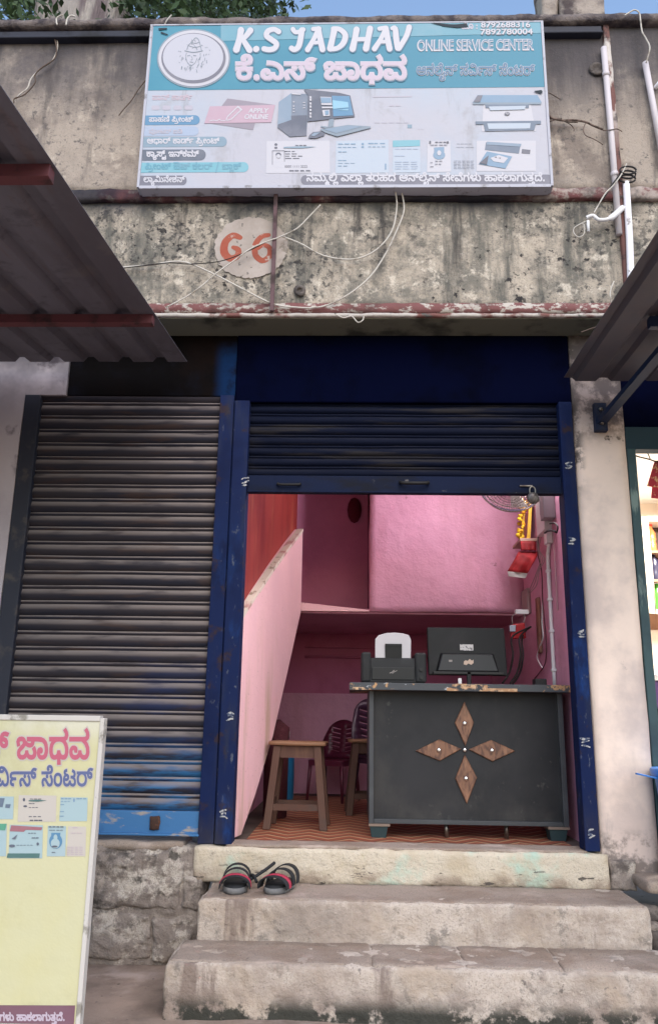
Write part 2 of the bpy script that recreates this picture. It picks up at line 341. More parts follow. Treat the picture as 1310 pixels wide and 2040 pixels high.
# outlines of the Kannada letters painted on the signs (font units), and their layout per text line
GLYPH = {
6:[[271,-12,205,-4,148,18,101,55,66,105,44,168,37,243,53,347,81,404,122,450,176,482,240,498,315,498,382,481,434,448,473,402,507,313,511,208,485,112,451,60,404,21,344,-4],[273,63,345,76,372,92,410,141,429,206,428,283,408,349,369,397,312,422,250,424,186,402,144,357,120,271,129,170,160,112,208,75]],
10:[[435,-12,313,-2,214,30,136,79,81,144,48,222,37,311,44,386,64,448,115,517,161,546,242,563,301,554,358,515,384,449,374,370,341,322,287,289,212,278,147,289,63,348,87,414,140,366,231,349,283,370,306,410,297,466,268,489,214,490,168,467,136,421,119,355,121,266,156,180,210,127,289,89,398,70,526,74,621,97,680,136,705,185,699,239,662,270,531,350,502,389,493,441,504,492,536,531,586,555,675,562,741,542,784,505,810,439,797,358,759,309,675,257,551,241,349,241,349,317,626,317,686,343,729,408,718,461,683,489,615,490,583,467,572,432,586,390,647,347,772,262,788,196,772,120,734,68,668,26,571,-2]],
11:[[321,-12,289,-11,212,8,161,45,134,98,132,171,156,223,204,260,273,280,343,281,443,256,524,202,602,103,653,-39,570,-55,551,16,506,108,440,174,383,200,315,209,252,199,217,170,212,124,238,84,298,64,424,75,496,109,547,160,584,249,590,363,575,424,546,463,505,482,459,482,423,466,395,435,373,368,294,368,281,418,258,454,225,477,167,483,127,464,109,428,125,343,49,319,38,479,72,524,140,559,218,560,292,526,349,446,318,441,368,518,442,558,548,554,596,528,645,464,673,353,665,244,611,120,537,53,429,1]],
17:[[575,-12,529,-9,462,17,394,101,425,105,412,82,354,20,286,-7,146,0,84,36,43,93,29,167,39,228,83,292,136,319,206,322,266,299,290,270,298,231,285,172,217,178,211,243,163,253,126,232,107,189,114,129,137,96,176,74,232,67,292,76,333,102,358,143,370,195,446,195,458,137,486,98,523,75,568,67,614,77,645,106,667,176,660,274,635,334,571,406,478,458,364,490,234,500,244,583,294,581,428,562,539,524,626,469,690,402,730,324,750,207,736,108,697,40,641,1]],
19:[[574,-12,531,-9,466,18,398,102,430,105,417,82,359,20,291,-7,151,0,89,36,48,93,34,167,44,228,88,292,142,319,211,322,271,299,295,270,303,231,290,172,222,178,216,243,168,253,132,232,112,189,119,129,142,96,181,74,237,67,297,76,338,102,363,143,375,195,451,195,464,137,491,98,546,69,596,70,641,94,668,141,681,209,674,346,646,420,600,468,560,482,504,480,455,451,417,372,339,372,333,397,296,454,259,476,211,484,159,474,135,446,139,375,61,356,60,480,92,524,142,553,210,563,310,539,385,464,376,463,393,488,453,540,520,562,604,554,657,528,702,484,736,423,758,346,765,252,750,129,725,71,690,29,647,3]],
22:[[561,-12,480,3,437,30,380,104,411,104,346,22,261,-9,144,0,91,34,59,82,50,157,75,225,147,294,258,380,271,422,246,478,153,485,118,461,107,422,127,363,57,332,50,344,27,448,54,510,119,553,219,562,286,542,328,503,351,439,336,358,278,292,154,201,132,159,138,107,157,84,204,68,281,76,322,102,347,143,358,195,434,195,447,137,476,98,516,75,587,69,626,82,657,124,660,188,620,267,691,313,714,279,744,182,734,91,701,36,644,0],[72,498,72,563,215,566,269,594,239,709,323,716,351,663,348,574,304,526,222,500],[547,326,523,327,464,346,422,384,394,456,401,530,424,569,458,592,516,599,554,582,573,549,566,500,533,476,480,490,466,530,474,540,466,450,507,403,592,404,627,429,650,471,657,531,638,618,579,677,424,705,41,705,41,782,436,782,563,769,662,720,722,634,738,531,725,445,686,380,626,340]],
23:[[283,-12,189,1,118,39,73,97,58,172,82,259,152,321,166,307,36,306,36,375,244,375,266,402,253,475,298,487,333,475,336,375,539,375,539,306,405,308,420,318,470,286,513,207,501,99,458,40,385,1],[287,66,324,68,381,85,417,119,434,160,432,219,398,273,332,302,221,297,163,260,139,201,147,136,175,98,222,74],[36,474,36,551,334,551,397,554,453,580,455,667,399,747,464,790,528,696,545,612,525,539,461,490,352,474]],
25:[[326,476,267,464,210,417,160,311,142,156,141,0,50,0,50,127,57,240,92,373,146,450,198,489,215,474,47,474,47,551,386,551,449,554,506,580,508,667,452,747,517,790,571,718,597,633,588,559,546,507,467,481,494,459,552,384,589,264,598,130,598,0,507,0,507,110,502,222,467,367,420,438,379,467]],
33:[[243,-12,200,-8,126,21,72,78,44,163,46,284,79,370,136,432,185,456,243,464,314,449,362,407,379,342,360,273,323,235,241,210,147,221,74,274,94,340,167,284,231,280,279,295,300,325,291,371,253,393,186,380,149,340,123,260,130,138,179,83,284,69,334,88,367,123,394,195,471,195,476,164,497,115,532,84,574,69,644,74,676,95,698,143,689,215,646,270,566,307,634,352,658,341,732,288,772,218,778,121,757,61,713,15,645,-9,581,-11,495,15,417,102,450,103,420,64,343,5],[189,412,142,434,99,483,85,536,100,592,152,634,248,653,256,575,186,562,165,536,176,494,246,458],[498,306,498,381,609,384,664,412,675,492,645,533,570,560,598,636,637,625,699,594,739,550,759,498,760,447,737,383,704,346,653,320]],
38:[[308,-12,243,-8,140,23,71,81,37,158,39,259,118,248,119,171,164,103,254,70,410,80,473,114,507,171,499,269,438,320,326,332,288,312,288,277,321,257,406,268,445,317,446,396,421,438,349,483,457,492,507,436,525,355,510,280,478,232,414,194,312,183,261,197,225,225,206,267,208,322,238,370,304,398,420,395,534,335,572,275,584,207,568,116,517,46,431,3],[39,474,39,551,373,551,436,554,492,580,494,667,438,747,503,790,567,696,584,612,564,539,500,490,391,474]],
40:[[216,-12,146,2,116,21,90,46,69,79,45,166,46,280,81,383,130,444,197,487,212,474,42,474,42,551,512,551,574,554,632,580,633,667,577,747,642,790,706,696,723,612,682,516,583,477,584,483,624,456,686,379,719,278,720,166,696,79,674,46,648,21,618,2,583,-8,505,-9,427,25,366,104,398,109,360,47,301,3],[227,67,251,69,291,87,322,121,344,195,420,195,433,137,460,98,517,69,580,76,613,101,634,147,640,243,617,339,563,416,502,456,423,475,291,465,224,434,160,365,128,273,131,149,151,102,184,76]],
41:[[216,-12,146,2,116,21,90,46,69,79,45,166,46,280,81,383,130,444,197,487,212,474,42,474,42,551,512,551,574,554,632,580,633,667,577,747,642,790,706,696,723,612,682,516,583,477,584,483,624,456,686,379,719,278,720,166,696,79,674,46,648,21,618,2,583,-8,505,-9,427,25,366,104,398,109,360,47,301,3],[227,67,251,69,291,87,322,121,344,195,420,195,433,137,460,98,517,69,580,76,613,101,634,147,640,243,617,339,563,416,502,456,423,475,291,465,224,434,160,365,128,273,131,149,151,102,184,76],[336,-144,344,15,421,15,429,-144]],
42:[[483,-12,435,-7,379,19,304,108,218,221,140,217,116,182,114,116,162,17,84,-14,46,60,32,168,51,228,105,284,160,304,236,298,279,276,349,187,446,75,516,69,553,88,575,123,587,190,570,289,523,375,453,439,367,474,33,474,33,551,458,551,521,554,577,580,579,667,523,747,588,790,652,696,669,612,649,539,585,490,508,483,576,428,639,336,668,228,657,110,620,44,594,20,562,2]],
47:[[226,-12,148,0,86,36,45,93,31,167,41,228,85,292,138,319,208,322,268,299,292,270,300,231,287,172,219,178,213,243,165,253,128,232,108,189,115,129,138,96,178,74,234,67,294,76,335,102,360,143,372,195,448,195,460,137,488,98,525,75,570,67,618,76,648,104,669,166,658,274,611,367,540,436,438,477,591,483,616,466,695,384,741,284,750,164,728,80,682,23,622,-6,531,-9,464,17,396,101,427,105,386,46,324,3],[31,474,31,551,541,551,604,554,660,580,662,667,606,747,671,790,735,696,752,612,732,539,668,490,559,474],[908,-12,871,-10,805,10,747,47,673,123,724,177,788,111,857,74,939,69,986,89,1018,127,1035,179,1031,276,998,359,943,424,841,488,884,565,917,547,1005,482,1072,397,1111,294,1119,215,1106,125,1067,52,1026,18,973,-5]],
49:[[326,-12,249,-4,180,19,123,57,79,110,51,176,42,255,51,333,88,416,168,488,186,474,42,474,42,551,398,551,461,554,518,580,520,667,464,747,529,790,593,696,610,612,569,516,496,480,568,415,606,309,602,182,576,117,535,63,478,22,409,-3],[327,69,416,84,478,128,516,193,528,272,513,359,470,423,407,462,328,476,244,462,179,420,138,356,124,272,138,186,155,151,180,122,210,99,244,82]],
51:[[375,-12,275,-2,192,29,125,78,76,142,47,220,37,308,51,414,93,494,134,532,185,555,242,563,302,554,359,515,384,449,374,370,341,322,287,289,212,278,108,309,118,380,231,349,283,370,306,411,297,467,268,489,210,488,154,451,125,394,115,306,132,215,162,161,206,118,264,87,337,71,456,75,548,108,592,144,623,191,638,249,638,315,618,377,578,428,492,491,538,565,615,512,674,448,710,371,722,281,713,204,686,134,641,75,574,28,486,-2]],
52:[[362,-12,325,-9,243,25,214,66,211,128,260,189,254,169,222,175,138,208,74,261,37,331,31,411,51,478,93,528,155,557,225,562,304,533,339,480,340,409,307,351,256,321,178,311,78,337,85,400,194,380,244,397,265,428,256,472,214,492,143,478,118,451,103,394,116,332,159,283,266,243,419,236,504,255,560,289,588,337,590,387,568,436,512,474,416,474,416,551,528,554,585,580,587,667,531,747,596,790,636,741,673,655,671,569,638,518,585,487,571,516,645,454,672,382,655,282,593,214,477,168,469,194,481,186,516,134,509,58,479,20,430,-4],[364,59,396,62,437,88,436,136,408,162,345,170,296,145,285,112,304,74]],
53:[[226,-12,148,0,86,36,45,93,31,167,41,228,85,292,138,319,208,322,268,299,292,270,300,231,287,172,219,178,213,243,165,253,128,232,109,189,116,129,139,96,178,74,234,67,294,76,335,102,360,143,372,195,448,195,460,137,488,98,525,75,570,67,618,76,648,104,669,166,658,274,611,367,540,436,438,477,591,483,616,466,695,384,741,284,750,164,728,80,682,23,622,-6,531,-9,464,17,396,101,427,105,386,46,324,3],[31,474,31,551,541,551,604,554,660,580,662,667,606,747,671,790,735,696,752,612,732,539,668,490,559,474]],
54:[[269,-12,201,-7,117,18,60,64,38,106,31,158,46,226,87,270,172,303,310,332,343,364,347,427,316,464,216,471,172,437,180,367,105,336,91,368,102,468,160,508,267,523,342,508,400,463,421,413,417,348,389,298,320,257,172,226,121,192,117,133,148,92,218,70,369,80,445,118,480,156,502,206,509,266,498,348,468,408,389,479,393,501,459,501,481,486,548,416,588,311,582,184,554,116,508,61,444,21,365,-4],[31,474,31,551,383,551,445,554,499,580,501,667,445,747,510,790,564,718,590,633,583,565,543,511,390,474,249,487,150,474]],
56:[[483,-12,435,-7,379,19,304,108,218,221,140,217,116,182,114,116,162,17,84,-14,73,3,32,125,42,209,74,260,141,300,220,302,279,276,349,187,446,75,513,69,550,87,574,122,588,194,570,286,504,387,572,435,630,355,664,268,667,155,642,76,621,44,594,20,562,2],[341,315,300,332,283,374,300,416,341,433,382,416,399,374,382,332],[32,474,32,551,458,551,521,554,578,580,580,667,524,747,589,790,653,696,670,612,650,539,585,490,477,474]],
57:[[231,-12,149,1,86,39,63,67,46,100,33,181,46,259,86,321,115,345,150,362,190,372,277,371,363,315,362,363,319,434,223,479,361,486,411,444,441,343,520,368,659,361,692,344,719,320,756,258,768,181,755,104,716,42,686,19,652,2,566,-12,504,-4,440,29,390,102,409,101,393,70,329,10],[237,63,293,71,332,96,354,134,360,207,344,251,312,282,268,298,201,296,145,266,118,214,123,134,148,96,187,71],[561,63,617,71,656,96,678,134,685,199,663,257,616,292,534,298,488,281,456,249,441,207,447,134,472,96,510,71],[34,474,34,551,557,551,619,554,676,580,678,667,622,747,687,790,751,696,768,612,748,539,683,490,575,474]],
60:[[407,241,401,167,369,77,333,34,285,5,228,-10,144,-7,83,21,44,68,24,148,39,221,80,264,152,278,192,260,210,226,202,176,167,151,114,165,100,210,108,212,97,137,118,90,149,69,196,62,250,73,290,106,321,186,317,317,282,395,211,453,60,474,-250,474,-250,551,79,551,169,545,276,510,353,440,389,368]],
63:[[116,-12,79,-10,13,10,-45,47,-119,123,-68,177,-4,111,65,74,147,69,194,89,226,127,243,179,239,276,206,359,151,424,49,488,92,565,125,547,213,482,280,397,319,294,327,215,314,125,275,52,234,18,181,-5]],
74:[[382,430,371,370,337,322,282,289,207,278,133,291,56,349,81,415,133,366,225,349,277,370,300,411,291,467,262,489,203,488,151,453,119,382,121,262,154,186,210,126,313,64,270,-12,237,5,124,93,66,179,44,246,36,323,51,422,93,498,156,546,236,563,316,546,365,500]],
75:[[-85,-415,-179,-401,-248,-360,-290,-298,-304,-222,-293,-158,-247,-93,-194,-65,-132,-61,-74,-82,-43,-124,-44,-209,-66,-242,-106,-265,-165,-272,-252,-250,-265,-177,-233,-198,-132,-203,-108,-174,-120,-133,-177,-125,-219,-158,-232,-251,-214,-297,-178,-329,-122,-345,-42,-343,37,-313,78,-267,92,-195,81,-127,27,-39,78,24,74,91,23,150,76,203,133,146,160,74,152,2,112,-50,106,-21,121,-41,160,-124,166,-232,151,-293,120,-341,76,-377,20,-402]],
93:[[552,474,279,474,166,465,122,430,129,349,223,316,380,315,380,238,226,237,129,193,126,132,157,96,248,79,248,0,124,19,63,68,41,132,53,214,119,276,124,268,105,279,47,339,32,407,58,484,123,532,277,551,552,551]],
106:[[-239,-368,-277,-364,-342,-330,-372,-281,-382,-193,-354,-116,-312,-76,-255,-56,-189,-61,-158,-80,-135,-126,-140,-182,-162,-211,-198,-229,-278,-232,-342,-198,-332,-141,-290,-171,-212,-168,-202,-132,-251,-116,-290,-137,-309,-168,-312,-247,-283,-293,-215,-303,-172,-282,-147,-231,-79,-231,-52,-287,-16,-303,40,-295,64,-268,62,-207,40,-181,-22,-158,4,-104,97,-145,136,-201,136,-282,112,-327,57,-361,-41,-363,-93,-335,-124,-290,-97,-289,-145,-341],[-69,-163,-69,-99,-26,-99,39,-81,14,76,88,97,125,-49,108,-115,63,-152]],
111:[[101,-174,82,-245,5,-299,-118,-311,-447,-311,-447,-236,-125,-236,-152,-254,-166,-144,-126,-79,-56,-52,24,-60,66,-87,92,-127],[-99,-185,-74,-258,-109,-236,-10,-228,21,-204,26,-164,2,-129,-48,-120,-82,-138]],
120:[[128,-407,81,-404,6,-379,-24,-358,-63,-303,-76,-235,-65,-174,-18,-108,60,-66,172,-57,242,-80,272,-113,282,-163,274,-205,250,-238,211,-259,155,-266,89,-252,48,-212,35,-136,47,19,7,61,53,125,71,114,118,61,128,-8,107,-162,129,-195,188,-196,207,-163,186,-125,128,-118,1,-202,6,-278,32,-311,73,-332,153,-338,244,-315,298,-275,354,-329,306,-364,228,-396]],
121:[[-3,-408,-87,-398,-140,-371,-173,-320,-168,-250,-54,-163,-44,-129,-116,-119,-133,-145,-190,-188,-201,-118,-172,-78,-110,-56,-28,-61,19,-97,22,-174,-76,-250,-106,-292,-86,-324,46,-335,115,-306,148,-257,148,-196,104,-118,18,3,23,77,74,122,154,133,213,110,241,79,257,31,186,20,165,58,96,56,92,12,189,-106,227,-208,217,-294,186,-343,120,-385]],
122:[[127,-57,116,-131,84,-191,34,-237,-33,-270,-114,-290,-228,-296,-373,-275,-353,-206,-302,-216,-147,-221,-50,-198,-15,-178,12,-152,32,-124,43,-91,46,-38,9,60,78,97,111,37]],
124:[[-241,-67,-187,-77,-111,-159,-146,-156,-78,-81,-17,-67,36,-77,86,-117,108,-177,94,-264,14,-359,-33,-307,27,-244,37,-187,7,-141,-50,-142,-81,-172,-94,-222,-164,-222,-188,-159,-223,-137,-275,-146,-293,-175,-285,-244,-225,-307,-272,-359,-289,-344,-360,-246,-367,-192,-352,-130,-309,-84]],
134:[[283,-12,189,1,118,39,73,97,58,172,82,259,152,321,166,307,36,306,36,375,244,375,266,402,253,475,298,487,333,475,336,375,539,375,539,306,405,308,420,318,470,286,513,207,501,99,458,40,385,1],[287,66,324,68,381,85,417,119,434,160,432,219,398,273,332,302,221,297,163,260,139,201,147,136,175,98,222,74],[36,474,36,551,425,551,425,474]],
140:[[561,-12,480,3,437,30,380,104,411,104,346,22,261,-9,144,0,91,34,59,82,50,157,75,225,147,294,258,380,271,422,246,478,153,485,118,461,107,422,127,363,57,332,50,344,27,448,54,510,118,553,220,562,288,542,329,504,350,440,336,358,278,292,154,201,132,159,138,107,157,84,204,68,281,76,322,102,347,143,358,195,434,195,447,137,476,98,515,75,587,69,626,82,657,122,660,183,620,257,691,303,713,271,744,173,734,86,701,34,644,0],[514,311,435,322,357,364,278,469,316,511,364,450,412,412,482,387,552,393,582,420,587,461,550,521,626,551,656,510,669,428,651,375,598,328],[422,474,422,551,626,551,626,474]],
150:[[216,-12,146,2,116,21,90,46,69,79,45,166,46,280,81,383,130,444,197,487,212,474,42,474,42,551,615,551,615,474,571,474,583,481,623,454,685,379,719,278,720,166,696,79,674,46,648,21,618,3,583,-8,505,-9,427,25,366,104,398,109,360,47,301,3],[227,67,251,69,291,87,322,121,344,195,420,195,424,164,445,115,479,84,537,67,580,76,613,102,634,148,641,217,626,316,579,398,502,455,423,475,291,465,224,434,160,366,128,273,131,149,151,102,184,76],[336,-144,344,15,421,15,429,-144]],
152:[[226,-12,148,0,86,36,45,93,31,167,41,228,85,292,138,319,208,322,268,299,292,270,300,231,287,172,219,178,213,243,165,253,128,232,109,189,116,129,139,96,178,74,234,67,294,76,335,102,360,143,372,195,448,195,460,137,488,98,525,75,587,68,638,92,668,158,652,284,586,387,657,435,714,355,746,266,750,164,728,80,682,23,622,-6,531,-9,464,17,396,101,427,105,386,46,324,3],[401,297,360,314,344,355,360,398,401,415,443,398,460,355,443,314],[31,474,31,551,642,551,642,474]],
154:[[218,-12,144,0,91,34,59,82,50,157,75,225,147,294,258,380,271,422,246,478,153,485,118,461,107,422,127,363,57,332,50,344,27,448,54,510,118,553,220,562,288,542,329,503,351,439,336,358,278,292,154,201,132,159,138,107,157,84,204,68,281,76,322,102,346,143,357,195,434,195,447,137,476,98,515,75,561,67,610,77,649,106,674,152,682,210,668,302,626,379,560,439,476,477,613,481,657,449,724,371,760,273,758,151,726,72,669,16,618,-5,538,-11,456,15,379,105,411,104,374,48,315,5],[431,474,431,551,656,551,656,474]],
159:[[380,-12,279,-2,194,29,126,78,77,142,47,220,37,308,51,414,93,494,134,532,185,555,242,563,302,554,359,515,384,449,374,370,341,322,287,289,212,278,108,309,118,380,231,349,283,370,306,411,302,455,279,483,226,492,166,465,133,416,116,339,123,244,146,187,183,138,236,101,303,77,424,71,528,94,580,125,618,166,642,219,650,281,640,348,610,408,564,457,505,494,553,544,650,477,711,389,731,310,723,204,696,134,650,75,582,28,493,-2],[438,474,438,551,619,551,619,474]],
165:[[231,-12,149,1,86,39,63,67,46,100,33,181,46,259,86,321,115,345,150,362,190,372,277,371,363,315,362,363,319,434,223,479,361,486,411,444,441,343,520,368,659,361,692,344,719,320,756,258,768,181,755,104,716,42,686,19,652,2,566,-12,504,-4,440,29,390,102,409,101,393,70,329,10],[237,63,293,71,332,96,354,134,360,207,344,251,312,282,268,298,202,296,146,266,118,214,123,134,148,96,187,71],[561,63,617,71,656,96,678,134,685,199,663,257,616,292,534,298,488,281,456,249,441,207,447,134,472,96,510,71],[34,474,34,551,649,551,649,474]],
168:[[283,-12,189,1,118,39,73,97,58,172,82,259,152,321,166,307,36,306,36,375,244,375,266,402,253,475,298,487,333,475,336,375,539,375,539,306,405,308,420,318,470,286,513,207,501,99,458,40,385,1],[287,66,324,68,381,85,417,119,434,160,432,219,398,273,332,302,221,297,163,260,139,201,147,136,175,98,222,74],[36,474,36,551,425,551,425,474],[727,295,694,298,638,321,597,366,576,431,575,513,598,597,648,656,719,690,795,695,898,665,855,602,751,624,683,593,652,528,653,425,680,379,710,365,752,366,783,390,782,440,696,474,410,474,410,551,685,551,729,549,812,522,857,459,853,364,824,326,781,303]],
178:[[243,-12,200,-8,126,21,72,78,44,163,46,284,79,370,136,432,185,456,243,464,314,449,362,407,379,342,360,273,323,235,241,210,147,221,74,274,94,340,167,284,231,280,279,295,300,325,291,371,253,393,186,380,149,340,123,261,130,138,179,83,284,69,334,88,367,123,394,195,471,195,476,164,497,115,532,84,574,69,644,74,676,95,698,143,689,215,646,270,566,307,634,352,658,341,732,288,772,218,778,121,757,61,713,15,645,-9,581,-11,495,15,417,102,450,103,420,64,343,5],[189,412,142,434,99,483,85,536,100,592,152,634,248,653,256,575,186,562,165,536,176,494,246,458],[498,306,498,381,591,382,652,406,657,441,620,487,696,518,721,367,653,319],[424,474,424,551,697,551,697,474],[968,295,935,298,879,321,838,366,817,431,816,513,840,597,889,656,960,690,1036,695,1139,665,1096,602,992,624,924,593,893,528,894,425,921,379,951,365,993,366,1024,390,1023,440,937,474,651,474,651,551,926,551,970,549,1053,522,1098,459,1094,364,1066,326,1022,303]],
180:[[216,-12,146,2,116,21,90,46,69,79,45,166,46,280,81,383,130,444,197,487,212,474,42,474,42,551,618,551,618,474,596,474,592,488,609,480,668,425,692,337,644,234,583,199,510,197,446,230,421,284,429,346,454,378,512,400,579,397,673,341,715,271,729,184,716,104,678,42,621,2,550,-12,464,3,422,30,367,104,398,109,360,47,301,3],[227,67,251,69,290,86,319,118,344,184,420,184,426,156,448,111,481,83,542,67,598,79,638,117,654,185,635,276,592,328,543,341,503,325,498,282,524,260,589,269,621,323,606,392,548,446,434,475,291,465,224,434,160,366,128,273,131,149,151,102,184,76],[906,295,873,298,817,321,776,366,755,431,754,513,778,597,827,656,898,690,974,695,1077,665,1034,602,930,624,862,593,831,528,832,425,859,379,889,365,931,366,962,390,961,440,875,474,589,474,589,551,864,551,908,549,991,522,1036,459,1032,364,1004,326,960,303]],
187:[[483,-12,435,-7,379,19,304,108,218,221,140,217,116,182,114,116,162,17,84,-14,46,60,32,168,51,228,105,284,160,304,236,298,279,276,349,187,446,75,516,69,553,88,575,123,587,190,570,289,523,375,453,439,367,474,33,474,33,551,562,551,562,474,502,474,508,481,576,427,639,336,668,228,657,110,620,44,594,20,562,2],[863,295,830,298,774,321,733,366,712,431,711,513,734,597,784,656,855,690,931,695,1034,665,991,602,887,624,819,593,788,528,789,425,816,379,846,365,888,366,919,390,918,440,832,474,546,474,546,551,821,551,865,549,948,522,993,459,989,364,960,326,917,303]],
192:[[226,-12,148,0,86,36,45,93,31,167,41,228,85,292,138,319,208,322,268,299,292,270,300,231,287,172,219,178,213,243,165,253,128,232,109,189,116,129,139,96,178,74,234,67,294,76,335,102,360,143,372,195,448,195,460,137,488,98,525,75,570,67,618,76,648,104,669,166,658,274,611,367,540,436,438,477,591,483,616,466,695,384,741,284,750,164,728,80,682,23,622,-6,531,-9,464,17,396,101,427,105,386,46,324,3],[31,474,31,551,541,551,604,554,660,580,662,667,606,747,671,790,735,696,752,612,732,539,668,490,559,474],[908,-12,871,-10,805,10,747,47,673,123,725,177,767,130,833,83,909,67,964,77,1004,106,1029,152,1037,210,1023,302,981,379,915,439,831,477,969,481,1032,431,1091,348,1118,245,1108,134,1061,45,987,-1],[801,474,801,551,1006,551,1006,474],[1309,295,1276,298,1220,321,1179,366,1158,431,1157,513,1180,597,1230,656,1301,690,1377,695,1480,665,1437,602,1333,624,1265,593,1234,528,1235,425,1262,379,1292,365,1334,366,1365,390,1364,440,1278,474,992,474,992,551,1267,551,1311,549,1394,522,1439,459,1435,364,1406,326,1363,303]],
194:[[326,-12,249,-4,180,19,123,57,79,110,51,176,42,255,51,333,88,416,168,488,186,474,42,474,42,551,502,551,502,474,493,474,493,483,569,410,607,307,602,182,576,117,535,63,478,22,409,-3],[327,69,416,84,478,128,516,193,528,272,513,359,470,423,407,462,328,476,244,462,179,420,138,356,124,272,138,186,155,151,180,122,210,99,244,82],[804,295,771,298,715,321,674,366,653,431,652,513,676,597,725,656,796,690,872,695,975,665,932,602,828,624,760,593,729,528,730,425,757,379,787,365,829,366,860,390,859,440,773,474,487,474,487,551,762,551,806,549,889,522,934,459,930,364,902,326,858,303]],
201:[[483,-12,435,-7,379,19,304,108,218,221,140,217,116,182,114,116,162,17,84,-14,73,3,32,125,42,209,74,260,141,300,220,302,279,276,349,187,446,75,513,69,550,87,574,122,588,194,570,286,504,387,572,435,630,355,664,268,667,155,642,76,621,44,594,20,562,2],[341,315,300,332,283,374,300,416,341,433,382,416,399,374,382,332],[31,474,31,551,560,551,560,474],[861,295,828,298,772,321,731,366,710,431,709,513,732,597,782,656,853,690,929,695,1032,665,989,602,885,624,817,593,786,528,787,425,814,379,844,365,886,366,917,390,916,440,830,474,544,474,544,551,819,551,863,549,946,522,991,459,987,364,958,326,915,303]],
216:[[216,-12,145,3,90,47,54,123,42,230,56,327,97,411,161,480,244,528,345,550,457,546,570,504,645,433,682,329,665,261,644,234,583,199,510,197,446,230,421,284,429,346,454,378,512,400,579,397,673,341,715,271,729,184,716,104,678,42,621,2,550,-12,463,3,422,30,366,104,398,109,360,47,301,3],[227,67,251,69,290,86,319,118,344,184,420,184,426,156,448,111,481,83,542,67,598,79,638,117,654,185,635,276,592,328,543,341,503,325,498,282,524,260,589,269,621,323,606,392,548,444,434,473,291,463,224,432,160,364,128,272,131,149,151,102,184,76],[287,743,329,742,440,721,558,662,643,579,692,481,709,374,692,292,612,424,646,437,585,535,495,609,378,656,245,661,174,634,153,582,191,496,130,448,107,479,74,614,89,660,117,694,180,728]],
218:[[602,-12,564,-9,500,12,453,54,428,113,427,177,446,228,482,268,532,289,586,290,646,267,669,238,677,199,664,140,595,146,584,216,536,218,505,182,507,116,539,77,604,63,674,82,713,122,736,191,735,324,711,402,668,456,607,482,530,476,490,450,462,410,447,357,371,357,356,414,326,453,284,476,228,484,161,470,134,445,119,392,154,322,267,298,267,228,174,222,122,185,123,99,156,69,222,66,300,105,348,44,256,-3,152,-9,91,12,53,52,33,103,34,164,70,230,147,273,145,249,97,278,48,340,38,424,60,484,105,531,170,558,267,560,357,525,425,447,396,448,430,499,506,550,616,562,688,541,746,498,798,409,821,290,809,150,769,64,726,22,671,-3],[658,587,625,590,554,622,527,675,535,739,564,776,608,801,694,807,762,784,809,737,836,673,836,574,813,515,773,476,697,452,668,518,718,526,760,566,765,663,729,720,666,741,611,722,603,685,622,662,716,665,778,724,809,679,730,602]],
224:[[224,-12,146,0,84,36,43,93,29,167,39,228,83,292,136,319,206,322,266,299,290,270,298,231,285,172,217,178,211,243,163,253,126,232,107,189,114,129,137,96,176,74,232,67,292,76,333,102,358,143,370,195,446,195,458,137,486,98,523,75,585,68,636,92,666,158,650,284,584,387,655,435,712,355,744,266,748,164,726,80,680,23,620,-6,529,-9,462,17,394,101,425,105,384,46,322,3],[337,354,315,355,201,385,240,446,251,440,384,428,427,468,434,551,405,614,345,644,280,632,263,595,284,555,380,556,444,615,475,570,409,501,321,479,228,505,192,555,189,615,209,658,246,692,299,710,357,710,426,687,475,640,503,576,503,473,475,411,426,372]],
228:[[224,-12,146,0,84,36,43,93,29,167,39,228,83,292,136,319,206,322,266,299,290,270,298,231,285,172,217,178,211,243,163,253,126,232,107,189,114,129,137,96,176,74,232,67,292,76,333,102,358,143,370,195,446,195,450,164,470,115,503,84,543,69,612,75,664,120,693,236,677,385,632,499,563,592,478,658,415,684,334,692,293,670,285,630,308,597,377,594,419,622,438,682,515,675,502,625,469,569,406,528,307,522,244,550,210,605,210,674,246,728,310,759,437,753,517,724,589,676,652,614,704,539,743,453,768,358,776,255,760,135,706,39,636,-2,524,-9,461,18,394,102,425,105,384,46,322,3],[931,-12,894,-10,828,10,771,47,696,123,748,177,812,111,881,74,963,69,1009,89,1042,127,1059,179,1055,276,1022,359,967,424,865,488,908,565,941,547,1029,482,1096,397,1135,294,1143,215,1130,125,1091,52,1050,18,997,-5]],
231:[[379,-12,277,-2,192,29,125,78,76,142,47,220,37,308,51,414,93,494,134,532,185,555,242,563,302,554,359,515,384,449,374,370,340,322,286,289,212,278,108,309,118,380,231,349,283,370,306,411,297,467,268,489,210,488,154,451,125,394,115,306,132,215,162,161,207,118,267,87,341,71,428,71,505,88,569,123,618,174,653,240,670,324,669,426,635,562,579,648,519,686,455,692,414,670,406,630,429,597,498,594,540,622,559,682,632,676,612,606,560,545,488,520,396,531,342,578,329,666,349,710,388,743,442,761,507,761,567,746,619,715,682,646,726,556,754,410,743,255,705,154,640,72,582,32,511,4]],
233:[[224,-12,146,0,84,36,43,93,29,167,39,228,83,292,136,319,206,322,266,299,290,270,298,231,285,172,217,178,211,243,163,253,126,232,107,189,114,129,137,96,176,74,232,67,292,76,333,102,358,143,370,195,446,195,450,164,470,115,503,84,543,69,613,75,665,120,693,236,677,385,632,499,563,592,478,658,415,684,334,692,293,670,285,630,308,597,377,594,419,622,438,682,515,675,502,625,469,569,406,528,307,522,244,550,210,605,210,674,246,728,310,759,437,753,517,724,589,676,652,614,704,539,743,453,768,358,776,255,760,135,706,39,636,-2,524,-9,462,17,394,101,425,105,384,46,322,3]],
